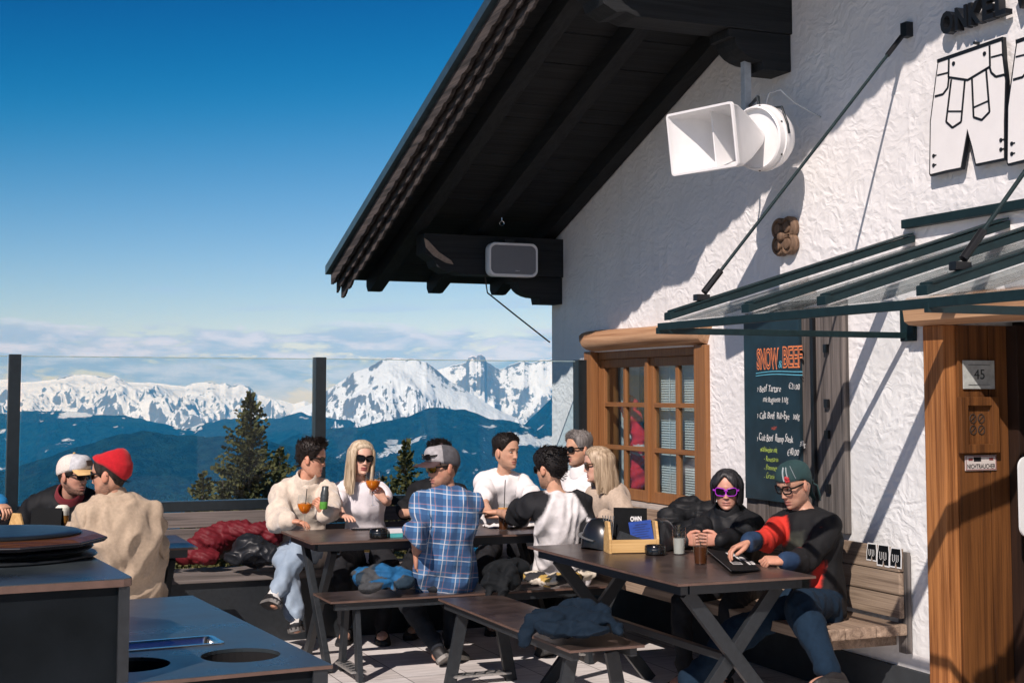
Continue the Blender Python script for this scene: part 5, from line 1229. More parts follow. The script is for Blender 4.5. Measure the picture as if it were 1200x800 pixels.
    body=raw_obj(co,fs,'person',skinm,None,cols); body.matrix_world=M; FRAME[body.name]=M
    setp(body,label,'person')
    # --- clothes
    def dress(name,mbx,vox,mats,amp,fq,st,bends,pick=None):
        co,no,fs=evalmesh(mbx,vox,5); co=wrinkle(co,no,amp*1.25,fq*1.15,seed,st,bends)
        if pick:
            cols=[[sum(q)/5 for q in zip(*[pick(Vector(v)+o_) for o_ in JIT])] for v in co]
            return raw_obj(co,fs,name,colmat('cloth_two_tone',.8),body,cols)
        return raw_obj(co,fs,name,mats,body)
    if bottom:
        mb=MB(); torso(mb,.010,-.24,.13)
        for sd in 'RL': leg(mb,sd,.013,0,.97,bagg)
        dress('trousers',mb,.012,bottom,.006,11,(1,1,.6),[(LG[s][1],.18,1.2) for s in 'RL']+[(LG[s][0],.16,1.0) for s in 'RL']+[(LG[s][2],.14,1.2) for s in 'RL'])
    if shoe:
        for sd in 'RL':
            a,k,an=LG[sd]; d=Vector((.15 if sd=='R' else -.15,1,0)).normalized()
            sd_=(an-k).normalized(); tilt=Vector((d.x,d.y,0))-sd_*Vector((d.x,d.y,0)).dot(sd_)*.6; d=tilt.normalized(); u=(-sd_-d*(-sd_).dot(d)).normalized(); l=d.cross(u)
            mb=MB(); rings=[]
            for f,w_,h_,z0 in ((-.075,.024,.062,.0),(-.06,.036,.082,0),(-.02,.040,.092,0),(.03,.041,.075,0),(.08,.044,.055,0),(.13,.044,.042,0),(.165,.034,.034,0),(.185,.014,.022,.004)):
                c=an-u*.085+d*f; rings.append([c+l*w_*spow(math.cos(2*math.pi*j/16),.7)+u*(z0+h_*.5+h_*.5*spow(math.sin(2*math.pi*j/16),.7)) for j in range(16)])
            mb.loft(rings); so_=ob(mb,'shoe',shoe[0],body,world=False,smooth=60)
            mb=MB(); rings=[]
            for z_ in (-.004,.020):
                rg=[]
                for f,w_ in ((-.080,.0),(-.074,.026),(-.05,.040),(0,.044),(.08,.0475),(.14,.045),(.175,.028),(.190,.0)): rg.append(an-u*(.085-z_)+d*f+l*w_)
                for f,w_ in ((.175,.028),(.14,.045),(.08,.0475),(0,.044),(-.05,.040),(-.074,.026)): rg.append(an-u*(.085-z_)+d*f-l*w_)
                rings.append(rg)
            mb.loft(rings); ob(mb,'sole',shoe[1],so_,world=False,bevel=.003)
            if len(shoe)>2:
                mb=MB()
                for q in range(6): f=.0+.018*q; zz=.088-.0075*q; c=an-u*(.085-zz)+d*f; mb.tube([c-l*.026,c+u*.006+d*.008,c+l*.026],.0045,5)
                ob(mb,'laces',shoe[2],so_,world=False,smooth=60)
                mb=MB(); mb.tube([an-u*.02,an+u*.06],[.040,.040],14); ob(mb,'sock',shoe[3],body,world=False,smooth=60)
    if top:
        mb=MB(); torso(mb,infl,hem,1.03 if not collar else 1.06)
        fe=sleeve if not isinstance(sleeve,str) else {'short':.36,'long':.97,'elbow':.56,'none':.08}[sleeve]
        for sd in 'RL': arm(mb,sd,infl*.9,0,fe)
        pk=(lambda p: tl(p,dict(sh=sh,J=J,P=P,NB=NB,ls=ls,up=up,lat=lat))) if tl else None
        tp=dress('top',mb,.0105,top if isinstance(top,list) else [top],wr*1.15,8.5,(1,1,.40),[(J[s][1],.16,1.3) for s in 'RL']+[(sh[s]-up*.08,.14,.9) for s in 'RL']+[(spine_pt(P,.1),.2,.8)],pk)
        if collar:
            mb=MB(); rings=[]
            for (t,r_,ro,dz) in ((.97,.092,.0,0),(1.08,.076,.0,.0),(1.19,.073,.004,.0),(1.18,.084,.006,-.004),(1.05,.100,.010,-.012)):
                c=spine_pt(P,t); rings.append([c+ls*r_*B*math.cos(a)+fwd(ls,up)*(r_*.95*B*math.sin(a)+.012)+up*(dz-.02*max(0,math.sin(a))) for a in [2*math.pi*j/24 for j in range(24)]])
            mb.loft(rings,cap=False); ob(mb,'collar',collar,body,world=False,smooth=60,recalc=False)
    if hair: (long_hair if hair.get('long') else make_hair)(body,HX,hs,hair,haircol,seed,haircol2)
    if eyes:
        for s in (-1,1):
            me_=MB(); me_.ell(HX((s*.031,.0735,.001)),(.0112,.0098,.0046),Rh,14,10); e=ob(me_,'eye',mat('eye_white',(.34,.30,.28),.25,var=.02),body,world=False,smooth=180)
            mi_=MB(); mi_.ell(HX((s*.031,.0800,.001)),(.0066,.0045,.0050),Rh,10,8); ob(mi_,'iris',mat('eye_iris',(.03,.018,.012),.2),e,world=False,smooth=180)
    D=dict(o=body,HX=HX,Rh=Rh,H=H,M=M,Mi=Mi,J=J,LG=LG,NB=NB,P=P,sh=sh,hs=hs,up=up,ls=ls)
    if parts: parts(body,D)
    return D
# ------------------------------------------------------------------ who sits where
darkpants=cloth('dark_trousers',(.012,.013,.016)); blackcl=cloth('black_cotton',(.007,.008,.010),.8); whitecl=cloth('white_cotton',(.76,.74,.74),.85,var=.03)
greypants=cloth('grey_jeans',(.05,.055,.065)); jeans=cloth('light_jeans',(.20,.27,.36),.85,col2=(.34,.43,.53),lo=.3,hi=.7,scale=7)
blackrub=mat('shoe_black',(.012,.012,.014),.6); whiterub=mat('shoe_white_sole',(.62,.60,.57),.6); lace=mat('shoe_laces',(.75,.74,.72),.8); sockm=mat('white_sock',(.72,.70,.68),.9,scale=60,bump=.2)
blacksole=mat('dark_sole',(.02,.02,.02),.8); SH=(blackrub,blacksole); 
gl_black=mat('glossy_black_frame',(.008,.008,.008),.18); lens_dark=mat('dark_lens',(.006,.005,.006),.08,spec=.25)
def segd(p,a,b):
    d=b-a; t=max(0,min(1,(p-a).dot(d)/d.length_squared)); return (p-a-d*t).length,t
def is_sleeve(p,c,ragl=False):
    x=(p-c['NB']).dot(c['ls']); d=-(p-c['NB']).dot(c['up']); sd='R' if x>0 else 'L'; s,e,w=c['J'][sd][:3]
    d1,t1=segd(p,s,e); d2,t2=segd(p,e,w)
    if d2<.075 and t2>.0 and d2<d1+.01: return sd,.5+t2/2
    if d1<.088 and (t1>.30 or abs(x)>.165 and t1>.02): return sd,t1/2
    if ragl and d<.17 and abs(x)>.070+.55*max(0,d): return sd,0
    return None,0
def plaid():
    m=bpy.data.materials.new('cloth_blue_plaid'); nt,b=nodes(m); N=nt.nodes; L=nt.links
    tc=N.new('ShaderNodeTexCoord'); mp=N.new('ShaderNodeMapping'); L.new(tc.outputs['Object'],mp.inputs[0]); mp.inputs['Rotation'].default_value=(R(3),R(-4),0)
    nz=N.new('ShaderNodeTexNoise'); nz.inputs['Scale'].default_value=5; L.new(tc.outputs['Object'],nz.inputs['Vector'])
    mv=N.new('ShaderNodeMix'); mv.data_type='VECTOR'; mv.inputs[0].default_value=.018; L.new(mp.outputs[0],mv.inputs[4]); L.new(nz.outputs['Color'],mv.inputs[5])
    sp=N.new('ShaderNodeSeparateXYZ'); L.new(mv.outputs[1],sp.inputs[0])
    def mth(op,a,b2=None,c=None):
        n=N.new('ShaderNodeMath'); n.operation=op
        for i,x in enumerate((a,b2,c)):
            if x is None: continue
            if isinstance(x,(int,float)): n.inputs[i].default_value=x
            else: L.new(x,n.inputs[i])
        return n.outputs[0]
    def band(c,per,ofs,wd):  # 1 inside a stripe
        f=mth('FRACT',mth('MULTIPLY_ADD',c,1/per,ofs)); return mth('LESS_THAN',mth('ABSOLUTE',mth('SUBTRACT',f,.5)),wd/per/2)
    u=mth('ADD',sp.outputs['X'],mth('MULTIPLY',sp.outputs['Y'],.35)); v=sp.outputs['Z']
    def mix(f,a,c,k=1):
        n=N.new('ShaderNodeMix'); n.data_type='RGBA'
        L.new(mth('MULTIPLY',f,k),n.inputs[0])
        for i,x in ((6,a),(7,c)):
            if isinstance(x,tuple): n.inputs[i].default_value=(*x,1)
            else: L.new(x,n.inputs[i])
        return n.outputs[2]
    c=mix(band(u,.092,.0,.036),(.055,.165,.34),(.020,.065,.17),.75); c=mix(band(v,.092,.1,.036),c,(.018,.06,.16),.65)
    c=mix(band(u,.092,.28,.0042),c,(.40,.17,.14),.55); c=mix(band(v,.092,.36,.0042),c,(.40,.17,.14),.55)
    c=mix(band(u,.092,.55,.0050),c,(.62,.63,.65),.7); c=mix(band(v,.092,.62,.0050),c,(.62,.63,.65),.7)
    L.new(c,b.inputs['Base Color']); b.inputs['Roughness'].default_value=.9; b.inputs['Sheen Weight'].default_value=.1
    n2=N.new('ShaderNodeTexNoise'); n2.inputs['Scale'].default_value=13; n2.inputs['Detail'].default_value=5; L.new(tc.outputs['Object'],n2.inputs['Vector']); bp=N.new('ShaderNodeBump'); bp.inputs['Strength'].default_value=.5; bp.inputs['Distance'].default_value=.010; L.new(n2.outputs[0],bp.inputs['Height']); L.new(bp.outputs[0],b.inputs['Normal'])
    return m
D_=Vector((0,0,-1)); wp=at_d
# 1 plaid shirt, back to us, head turned over his left shoulder
def plaid_parts(o,d):
    HX=d['HX']; cp=hat(o,HX,'cap',[mat('cap_grey_felt',(.36,.35,.36),.9,scale=40,bump=.2),mat('cap_dark_felt',(.085,.085,.095),.9,scale=40,bump=.2)],'cap',extra=mat('cap_visor_dark',(.055,.03,.032),.7))
    glasses(o,HX,gl_black,mat('gold_mirror_lens',(.55,.36,.05),.08,metal=.85,var=.3,scale=30),1.12)
    # second pair pushed up on the cap
    glasses(o,lambda p: HX(Vector((p.x*.86,p.y*1.00+.024,p.z*.8+.074))),gl_black,lens_dark,.95,name='spare_sunglasses')
person('man in blue plaid shirt and grey cap, back turned, looking over his shoulder',(2.87,7.90,.545),camv(.12,1),wp(519,547,8.33),camv(-.80,-.50,-.10),skin=(0.53,0.28,0.19),build=0.93,twist=R(10),slouch=.06,top=plaid(),bottom=cloth('dark_jeans',(.020,.024,.032)),shoe=(blackrub,mat('pale_grey_sole',(.26,.25,.235),.8)),
  hair=H_SHORT('plaid_man',top=.008,side=.006,locks=80,len=.012),haircol=(.07,.05,.04),beard=.75,stub=(.13,.075,.05),sleeve=.50,collar=None,hem=-.22,infl=.018,wr=.013,slv_k=.5,shrug=0.028,seed=3,
  hands={'L':(wp(488,664,8.34),(.1,.2,-1),camv(1,0,0),.6),'R':(wp(548,606,8.80),camv(.4,.9,0),D_,.4)},elbow={'L':camv(-.06,-.6,-.35),'R':camv(.0,.2,-1)},shw=.158,feet={'R':(2.99,8.08,.10),'L':(2.86,8.02,.10)},kneeh={'R':(.2,.9,.1),'L':(-.2,.9,.1)},tl=None,parts=plaid_parts)
# 2 man in black behind him
person('man in black shirt half hidden behind the plaid shirt',(3.33,9.38,.54),camv(0,-1),wp(515,537,9.85),camv(.25,-1,-.15),top=blackcl,bottom=darkpants,shoe=SH,hair=H_SHORT('black_shirt_man',top=.030,locks=500,flow=fringe_up),haircol=(.012,.009,.008),
  brow=(.03,.02,.02),sleeve=.46,seed=5,eyes=True,hands={'R':(wp(491,586,9.55),(.2,.1,1),camv(1,0,0),.9),'L':(wp(540,606,9.4),camv(-.6,-.5,0),D_,.4)},elbow={'R':camv(-.8,.1,-.6)},build=0.90)
# 3 white tee
person('man in plain white tee with dark cropped hair, face to the right',(3.83,9.36,.555),camv(.1,-1),wp(593,529,9.82),camv(.72,-.62,-.02),skin=(0.60,0.35,0.24),top=whitecl,bottom=darkpants,shoe=SH,hair=H_SHORT('white_tee_man',top=.026,side=.003,line=(.084,.030,-.055),locks=420,flow=fringe_up,len=.022,front=0,w=.0038),haircol=(.012,.009,.008),
  brow=(.03,.02,.015),beard=.35,sleeve='short',seed=6,eyes=True,infl=.017,wr=.012,build=0.82,shw=.155,hands={'R':(wp(588,608,9.3),camv(.6,-.4,0),D_,.5),'L':(wp(625,606,9.3),camv(-.6,-.4,0),D_,.5)})
# 4 raglan, back to us
rag=lambda p,c: (.011,.012,.015) if is_sleeve(p,c,True)[0] else (.74,.72,.72)
person('man in white and black raglan tee with black hair, seen from behind',(3.62,7.90,.545),camv(-.12,1),wp(645,549,8.5),camv(-.75,.66,-.12),skin=(0.58,0.33,0.22),top=[whitecl,blackcl],bottom=cloth('charcoal_trousers',(.022,.026,.032)),shoe=SH,hair=H_SHORT('raglan_man',top=.032,side=.020,locks=620,len=.042,curl=.3,flow=back_flow,w=.0048),haircol=(.011,.009,.009),
  beard=.6,sleeve=.44,tl=rag,shrug=0.015,seed=7,slouch=.07,infl=.018,wr=.012,hem=-.10,build=0.93,twist=R(12),parts=lambda o,d: glasses(o,d['HX'],gl_black,lens_dark),
  hands={'L':(wp(562,601,8.98),camv(-1,.3,0),D_,.35),'R':(wp(700,648,8.72),camv(-.1,.7,-.5),camv(0,0,-1),.5)},elbow={'L':camv(-.2,-.3,-1),'R':camv(.35,-.3,-1)},feet={'R':(3.80,8.15,.09),'L':(3.55,8.05,.09)})
# 5 grey haired man, white shirt
person('grey haired man in white shirt and black sunglasses by the hut window',(4.30,9.12,.56),Vector((-1,-.35,0)),wp(678.5,526,9.95),camv(-.86,-.48,-.03),skin=(0.56,0.32,0.21),top=whitecl,bottom=darkpants,shoe=SH,hair=H_SHORT('grey_hair',top=.024,side=.006,locks=460,flow=fringe_up,len=.024),haircol=(.11,.10,.095),haircol2=(.26,.24,.23),
  beard=.7,stub=(.16,.12,.10),sleeve='long',collar=whitecl,build=0.86,seed=8,infl=.016,parts=lambda o,d: glasses(o,d['HX'],gl_black,lens_dark,1.05),hands={'R':(wp(668,602,9.55),camv(-.8,-.3,0),D_,.4)})
# 6 blonde in beige knit
person('woman with straight blonde hair in beige knit, facing left before the window',(4.28,8.55,.53),Vector((-1,-.15,0)),wp(701,544,9.25),camv(-.97,-.10,-.08),skin=(0.64,0.38,0.28),female=True,top=cloth('beige_knit',(.46,.37,.29),.95,bump=.6,bscale=180),bottom=darkpants,shoe=SH,
  hair=H_LONG('ash_blonde',len=.20,open=1.25),haircol=(.30,.21,.13),haircol2=(.55,.43,.30),sleeve='long',collar=None,build=0.92,seed=9,infl=.024,wr=.008,parts=lambda o,d: glasses(o,d['HX'],mat('tortoise_frame',(.07,.035,.015),.25),mat('brown_lens',(.05,.025,.01),.06,spec=.8),1.05),hands={'L':(wp(694,612,8.95),camv(-.7,-.2,-.4),D_,.5),'R':(wp(690,606,9.3),camv(-.7,-.2,-.4),D_,.5)})
# 7 cream fleece
fleece=cloth('cream_fleece',(.66,.57,.47),.97,var=.10,scale=45,bump=.9,bscale=140,sheen=.5)
person('man in cream fleece jacket and light jeans with dark quiff, legs crossed',(2.37,9.36,.545),camv(.22,-1),wp(364.5,537,9.42),camv(.97,-.12,-.12),skin=(0.64,0.34,0.23),top=fleece,bottom=jeans,shoe=(blackrub,mat('grey_rubber_sole',(.16,.155,.15),.7),lace,sockm),hair=H_SHORT('quiff',top=.030,side=.010,locks=520,len=.036,flow=fringe_up,front=.35,lift=.8),haircol=(.016,.011,.009),
  sleeve='long',collar=fleece,seed=11,infl=.028,wr=.010,hem=-.20,slv_k=1.0,bagg=1.25,cuff=.02,slouch=.06,parts=lambda o,d: glasses(o,d['HX'],gl_black,lens_dark,1.0),
  hands={'L':(wp(374,590,9.0),camv(-.35,-.25,.75),camv(-.7,.3,.2),.95),'R':(wp(352,611,9.02),camv(.95,-.1,-.05),camv(0,0,-1),.4)},elbow={'L':camv(.5,.3,-1),'R':camv(-.5,.2,-1)},
  feet={'L':wp(322,696,8.95),'R':wp(346,724,9.0)},kneeh={'L':camv(.25,-1,.9),'R':camv(-.1,-1,.9)},build=0.86)
# 8 blonde in white
def belt(o,d):
    glasses(o,d['HX'],gl_black,lens_dark,1.12)
    mb=MB(); c=spine_pt(d['P'],.06); mb.loft([[c+d['ls']*(.152*math.cos(a))+Vector((0,.118*math.sin(a),z)) for a in [2*math.pi*j/28 for j in range(28)]] for z in (-.018,.018)]); bt=ob(mb,'belt',mat('black_leather',(.012,.011,.011),.4),o,world=False,smooth=60)
    mb=MB(); mb.box(c+Vector((0,.122,0)),(.045,.008,.036)); ob(mb,'buckle',mat('brass',(.55,.38,.14),.25,metal=1),bt,world=False,bevel=.004)
person('woman with long platinum hair in white tee, raising an orange drink',(2.84,9.36,.535),camv(.05,-1),wp(423,536,9.55),camv(.45,-.88,-.05),skin=(0.70,0.43,0.32),female=True,roll=R(-4),lips=(.30,.05,.06),top=cloth('white_rib',(.76,.73,.76),.85,var=.03),bottom=darkpants,shoe=SH,hair=H_LONG('platinum',len=.26),haircol=(.42,.31,.19),haircol2=(.72,.60,.44),
  sleeve=.30,build=0.98,seed=12,infl=.013,wr=.005,parts=belt,hands={'L':(wp(442,575,9.15),camv(-.55,-.2,.75),camv(-.6,.3,.3),.8),'R':(wp(409,613,9.0),camv(.4,-.8,0),D_,.25)},elbow={'L':camv(.8,-.1,-1),'R':camv(-.9,0,-.4)})
# 9 red beanie
person('man in bright red beanie and tan overshirt seen from behind, in sunglasses',(1.07,7.90,.55),camv(-.42,.9),wp(129,556,7.5),camv(-.97,.14,-.06),skin=(0.56,0.30,0.20),top=cloth('tan_canvas',(.46,.36,.26),.9,bump=.3,bscale=300),bottom=greypants,shoe=SH,hair=H_SHORT('beanie_man',top=.006,side=.007,locks=90,len=.012),haircol=(.02,.014,.011),
  beard=.8,sleeve='long',collar=MATS['cloth_tan_canvas'],shrug=0.030,seed=13,infl=.030,wr=.016,hem=-.20,slouch=.06,build=0.85,slv_k=1.2,
  parts=lambda o,d:(hat(o,d['HX'],'beanie',cloth('red_knit',(.48,.012,.02),.95,bump=.7,bscale=220),'beanie'),glasses(o,d['HX'],gl_black,lens_dark,1.05)),
  hands={'R':(wp(168,662,8.0),camv(-.6,.6,-.2),camv(0,0,-1),.5),'L':(wp(84,632,7.95),camv(-.5,.8,0),D_,.4)},elbow={'R':camv(.45,-.25,-1),'L':camv(-.1,.1,-1)},shw=.160)
# 10 white trucker cap
def trucker(o,d):
    HX=d['HX']; h=hat(o,HX,'cap',[mat('cap_front_panel',(.52,.53,.55),.9,scale=40,bump=.2),mat('cap_white_mesh',(.68,.62,.56),.95,scale=260,bump=.8,var=.25)],'cap',extra=mat('cap_visor_tan',(.62,.40,.17),.8))
    mb=MB(); mb.box(HX(Vector((0,.122,.088))),(.052,.006,.034),d['Rh']@Matrix.Rotation(R(22),3,'X')); ob(mb,'patch',mat('leather_patch',(.05,.03,.02),.6),h,world=False,bevel=.004)
    glasses(o,HX,gl_black,lens_dark,1.05)
person('man in white cap with tan visor and black jacket, leaning to the red beanie',(.86,9.30,.54),camv(.25,-1),wp(86,557,8.55),camv(.90,-.40,-.06),skin=(0.51,0.28,0.20),top=cloth('black_shell',(.007,.008,.010),.7,bump=.15),bottom=darkpants,shoe=SH,hair=H_SHORT('trucker_man',top=.006,side=.008,locks=80,len=.012),haircol=(.02,.015,.012),
  beard=.95,stub=(.05,.032,.026),sleeve='long',collar=cloth('dark_red_lining',(.16,.018,.025)),shrug=0.030,seed=14,infl=.035,wr=.010,parts=trucker,hands={'L':(wp(112,612,8.3),camv(-.4,-.6,0),D_,.5)},build=0.92)
# 11 arm of the one at the picture edge
person('person in black with bright blue cuff reaching in at the left picture edge',(.12,9.33,.54),camv(.2,-1),wp(-62,545,8.95),camv(.7,-.5,-.1),top=[MATS['cloth_black_shell'],cloth('bright_blue_cuff',(.02,.22,.50))],bottom=darkpants,shoe=SH,hair=H_SHORT('edge_man',locks=120),haircol=(.03,.02,.015),sleeve='long',seed=15,infl=.03,
  tl=lambda p,c: (.02,.22,.50) if (lambda q: q[0] and q[1]>.68)(is_sleeve(p,c)) else (.012,.013,.017),hands={'L':(wp(20,597,8.35),camv(.75,-.5,-.35),D_,.7)},elbow={'L':camv(.1,-.2,-1)})
# 12 woman with purple sunglasses
purp=mat('purple_frame',(.36,.03,.50),.3)
person('woman with black bob, purple sunglasses and black jacket holding a glass',(4.30,7.06,.51),camv(-.52,-.86),wp(852,573,8.05),camv(-.22,-.97,-.10),skin=(0.55,0.29,0.21),female=True,top=cloth('black_padded',(.008,.009,.011),.6,bump=.3,bscale=60),bottom=darkpants,shoe=SH,hair=H_LONG('black_bob',len=.085,open=.95,strands=220,side=.010,top=.012,bangs=.088,bslope=.085,line=(.085,-.01,-.085)),haircol=(.006,.006,.007),haircol2=(.035,.035,.04),
  sleeve='long',collar=MATS['cloth_black_padded'],shrug=0.020,seed=16,infl=.024,wr=.010,slv_k=.7,build=0.98,parts=lambda o,d: glasses(o,d['HX'],purp,lens_dark,1.16,.0048,dz=-.004),
  hands={'R':(wp(798,645,7.52),camv(.55,-.5,.10),camv(.6,.5,0),.65),'L':(wp(806,643,7.46),camv(-.95,-.1,.05),camv(-.2,.9,0),.55)})
# 13 bandana
band_red=cloth('red_sleeve',(.62,.035,.022),.7); olive=cloth('olive_print',(.030,.035,.026),.7,col2=(.10,.105,.075),scale=16,lo=.42,hi=.6); bluecuff=cloth('navy_cuff',(.012,.035,.085)); jersey=None
def bandtl(p,c):
    K=(.006,.006,.0075); RD=(.62,.035,.022); n=.5+.5*mn.noise(p*18)+.4*mn.noise(p*47); OL=tuple(.018+n*k for k in (.075,.082,.055))
    sd,f=is_sleeve(p,c); r=p-c['NB']; x=r.dot(c['ls']); dn=-r.dot(c['up']); fy=c['up'].cross(c['ls']).dot(r)
    if sd:
        if f>.84: return (.012,.035,.085)
        return RD if sd=='R' and .06<f<.80 else K
    if dn<.075 or fy<.02: return K
    if abs(x)<.115: return OL if dn<.42 else K
    return RD if abs(x)<.160 and dn<.36 else K
def bandana(o,d):
    HX=d['HX']; bm_=mat('bandana_green',(.010,.035,.038),.8,scale=7,col2=(.018,.055,.058)); h=hat(o,HX,'bandana',bm_,'bandana')
    mb=MB()
    for s in (-1,1): mb.tube([HX(Vector((.012*s,-.108,-.03))),HX(Vector((.03*s,-.125,-.055))),HX(Vector((.035*s,-.118,-.10))),HX(Vector((.02*s,-.125,-.14)))],[.010,.016,.018,.010],6,flat=.35)
    mb.ell(HX(Vector((0,-.112,-.028))),(.018,.018,.016)); ob(mb,'knot',bm_,h,world=False,smooth=60)
    mb=MB()
    for (t0,wd) in ((.45,.008),(.72,.0045),(1.15,.007)):
        mb.tube([HX(headpt(-t0+.02*k,.050+.0080*k,.012,False)) for k in range(8)],wd,5,flat=.25)
    ob(mb,'pale_stripes',mat('bandana_stripe',(.34,.38,.40),.8),h,world=False,smooth=60)
    mb=MB(); c0=headpt(-.62,.056,.011,False)
    for k in range(5): a=2*math.pi*k/5; mb.ell(HX(c0+Vector((.011*math.cos(a),.001,.011*math.sin(a)))),(.009,.009,.009),None,8,6)
    ob(mb,'red_flower',mat('bandana_red',(.45,.03,.04),.8),h,world=False,smooth=60)
    glasses(o,HX,gl_black,glassmat('clear_lens',(.93,.94,.95),.06),1.02,.0062,name='spectacles')
person('man in dark green bandana and black and red jersey, leaning over a menu',(4.27,6.22,.54),camv(-.72,-.70),wp(931,567,7.42),camv(-.80,-.48,-.34),skin=(0.55,0.30,0.21),top=[band_red],bottom=[cloth('navy_ski_trousers',(.005,.018,.038),.9,sheen=0)],shoe=SH,
  beard=.45,brow=(.05,.035,.03),stub=(.20,.12,.09),sleeve='long',tl=bandtl,shrug=0.010,seed=17,infl=.022,wr=.006,build=0.90,eyes=True,parts=bandana,slv_k=.85,bagg=1.35,
  hands={'R':(wp(858,643,7.12),camv(-.75,-.2,-.25),camv(0,-.2,-1),.55),'L':(wp(899,656,7.05),camv(-.95,-.15,.05),camv(0,.4,-1),1.15)},elbow={'R':camv(-.1,.1,-1),'L':camv(.15,.35,-1)},
  feet={'L':wp(972,787,6.75),'R':(3.6,6.45,.09)},kneeh={'L':camv(-.75,-.65,.6)})
# ------------------------------------------------------------------ clothes lying about
def pile(name,items,mats,label,cat,amp=.018,fq=9,vox=.0085,seed=1,group=None,pick=None,quilt=None,ry=None,soft=9,tubes=()):
    """items: (px,py,camera depth,half width px,half height px[,half depth m]) - crumpled cloth of joined lumps"""
    mb=MB(); rr=random.Random(seed)
    for it in items:
        px,py,D,rx,rz=it[:5]; k=D/1667; c=at_d(px,py,D); d=it[5] if len(it)>5 else (ry or rx*k*.8)
        A=Matrix((RT,FH,UPZ)).transposed()@Matrix.Rotation(rr.uniform(-.25,.25),3,'Y')
        mb.ell(c,(rx*k,d,rz*k),A,16,10)
    for tb in tubes: mb.tube([at_d(*q[:3]) for q in tb],[q[3]*q[2]/1667 for q in tb],12,flat=.75,rnd_end=True)
    co,no,fs=evalmesh(mb,vox,soft)
    if quilt:
        ax,per,am=quilt
        for i in range(len(co)):
            p=Vector(co[i]); q=p.dot(ax)+.018*mn.noise(p*6); s=abs(math.sin(math.pi*q/per)); s2=.7+.3*abs(math.sin(math.pi*p.dot(RT)/per/1.5+2*mn.noise(p*4))); co[i]=co[i]+no[i]*am*((s**.5)*s2-.5)
    sv=Vector((seed*2.3,seed*5.1,seed*.7)); rdg=lambda n: (1-2.1*abs(n))**2-.42 if abs(n)<.476 else -.42
    dirs=[Vector((rr.uniform(-1,1),rr.uniform(-1,1),rr.uniform(-.4,.4))).normalized() for _ in range(2)]
    for i in range(len(co)):
        p=Vector(co[i]); q=p*fq+sv; q=q-dirs[0]*q.dot(dirs[0])*.62+Vector((1,1,1))*.5*mn.noise(p*4)
        q2=p*fq*2.1+sv; q2=q2-dirs[1]*q2.dot(dirs[1])*.6
        co[i]=co[i]+no[i]*amp*(1.5*rdg(mn.noise(q))+.65*rdg(mn.noise(q2)))
    cols=[pick(Vector(v)) for v in co] if pick else None
    base=Vector((co[:,0].mean(),co[:,1].mean(),co[:,2].min())); co=co-np.array(base)
    o=raw_obj(co,fs,name,colmat('cloth_two_tone',.8) if pick else mats,None,cols,label=label,cat=cat,group=group); o.location=base; FRAME[o.name]=Matrix.Translation(base); return o
pile('puffer_jacket',[(226,645,9.30,15,15),(243,637,9.42,20,20),(262,627,9.48,18,17),(280,622,9.46,22,13),(302,621,9.44,22,9),(319,627,9.40,13,12),(214,652,9.25,11,9),(240,652,9.25,18,9)],cloth('red_nylon',(.12,.009,.015),.6,bump=.2,bscale=90,sheen=0),'crumpled red quilted puffer jacket lying on the long bench','jacket',amp=.007,quilt=(Vector((.5,.2,.85)),.036,.013),seed=21)
pile('black_bag',[(295,645,9.22,25,18),(278,652,9.18,14,11),(312,650,9.18,14,12)],cloth('black_nylon',(.012,.014,.018),.4,bump=.3,bscale=60,sheen=0),'black padded jacket bundled under the red puffer jacket','jacket',amp=.016,seed=22)
gb=lambda p: (.010,.10,.24) if mn.noise(p*9+Vector((3,1,2)))>.12 and p.z>.50 else ((.05,.055,.06) if mn.noise(p*7)>-.1 else (.012,.03,.05))
pile('rain_jacket',[(428,680,8.20,17,10),(450,675,8.25,22,14),(472,681,8.22,15,10),(440,686,8.08,20,6)],None,'grey and bright blue jacket heaped on the bench left of the plaid shirt','jacket',amp=.011,fq=11,pick=gb,seed=23,soft=5,tubes=[[(420,672,8.3,8),(436,669,8.28,8),(450,680,8.15,7),(462,690,8.08,5)],[(478,672,8.26,7),(466,668,8.28,7),(452,672,8.25,6)]])
pile('blue_jacket',[(645,729,6.72,24,13),(668,722,6.80,30,12),(692,728,6.70,26,12),(650,737,6.60,26,8),(690,740,6.55,26,7),(672,711,6.92,14,8)],cloth('navy_shell',(.003,.012,.025),.85,bump=.5,sheen=0),'navy blue jacket dropped across the front bench','jacket',amp=.013,fq=9,seed=24,soft=5,
  tubes=[[(690,712,6.85,10),(705,714,6.78,9),(716,726,6.66,8),(727,741,6.56,6)],[(640,719,6.82,11),(625,727,6.72,10),(617,740,6.64,9),(616,752,6.62,7)],[(655,716,6.85,9),(672,703,6.92,8),(690,705,6.88,8),(700,716,6.80,7)],[(640,735,6.58,8),(670,730,6.60,9),(700,736,6.54,8)]])
pile('dark_jacket',[(588,668,8.42,22,15),(578,682,8.28,14,13),(606,664,8.46,17,12),(596,680,8.30,14,12)],cloth('anthracite_softshell',(.006,.008,.010),.8),'dark jacket hanging over the bench between the plaid and raglan men','jacket',amp=.011,seed=25,soft=5,tubes=[[(600,660,8.4,8),(585,662,8.38,8),(575,676,8.28,7),(573,694,8.24,6)],[(598,668,8.3,8),(590,684,8.24,7),(588,700,8.22,6)]])
cam_=lambda p: (.62,.56,.46) if mn.noise(p*14)>.05 else ((.45,.30,.08) if mn.noise(p*11+Vector((5,5,5)))>.0 else (.025,.025,.028))
pile('patterned_shirt',[(628,676,8.36,15,7),(650,679,8.30,20,7),(668,677,8.34,16,7),(686,671,8.42,13,8)],None,'cream, mustard and black patterned cloth under the raglan man','cloth',amp=.010,fq=14,pick=cam_,seed=26)
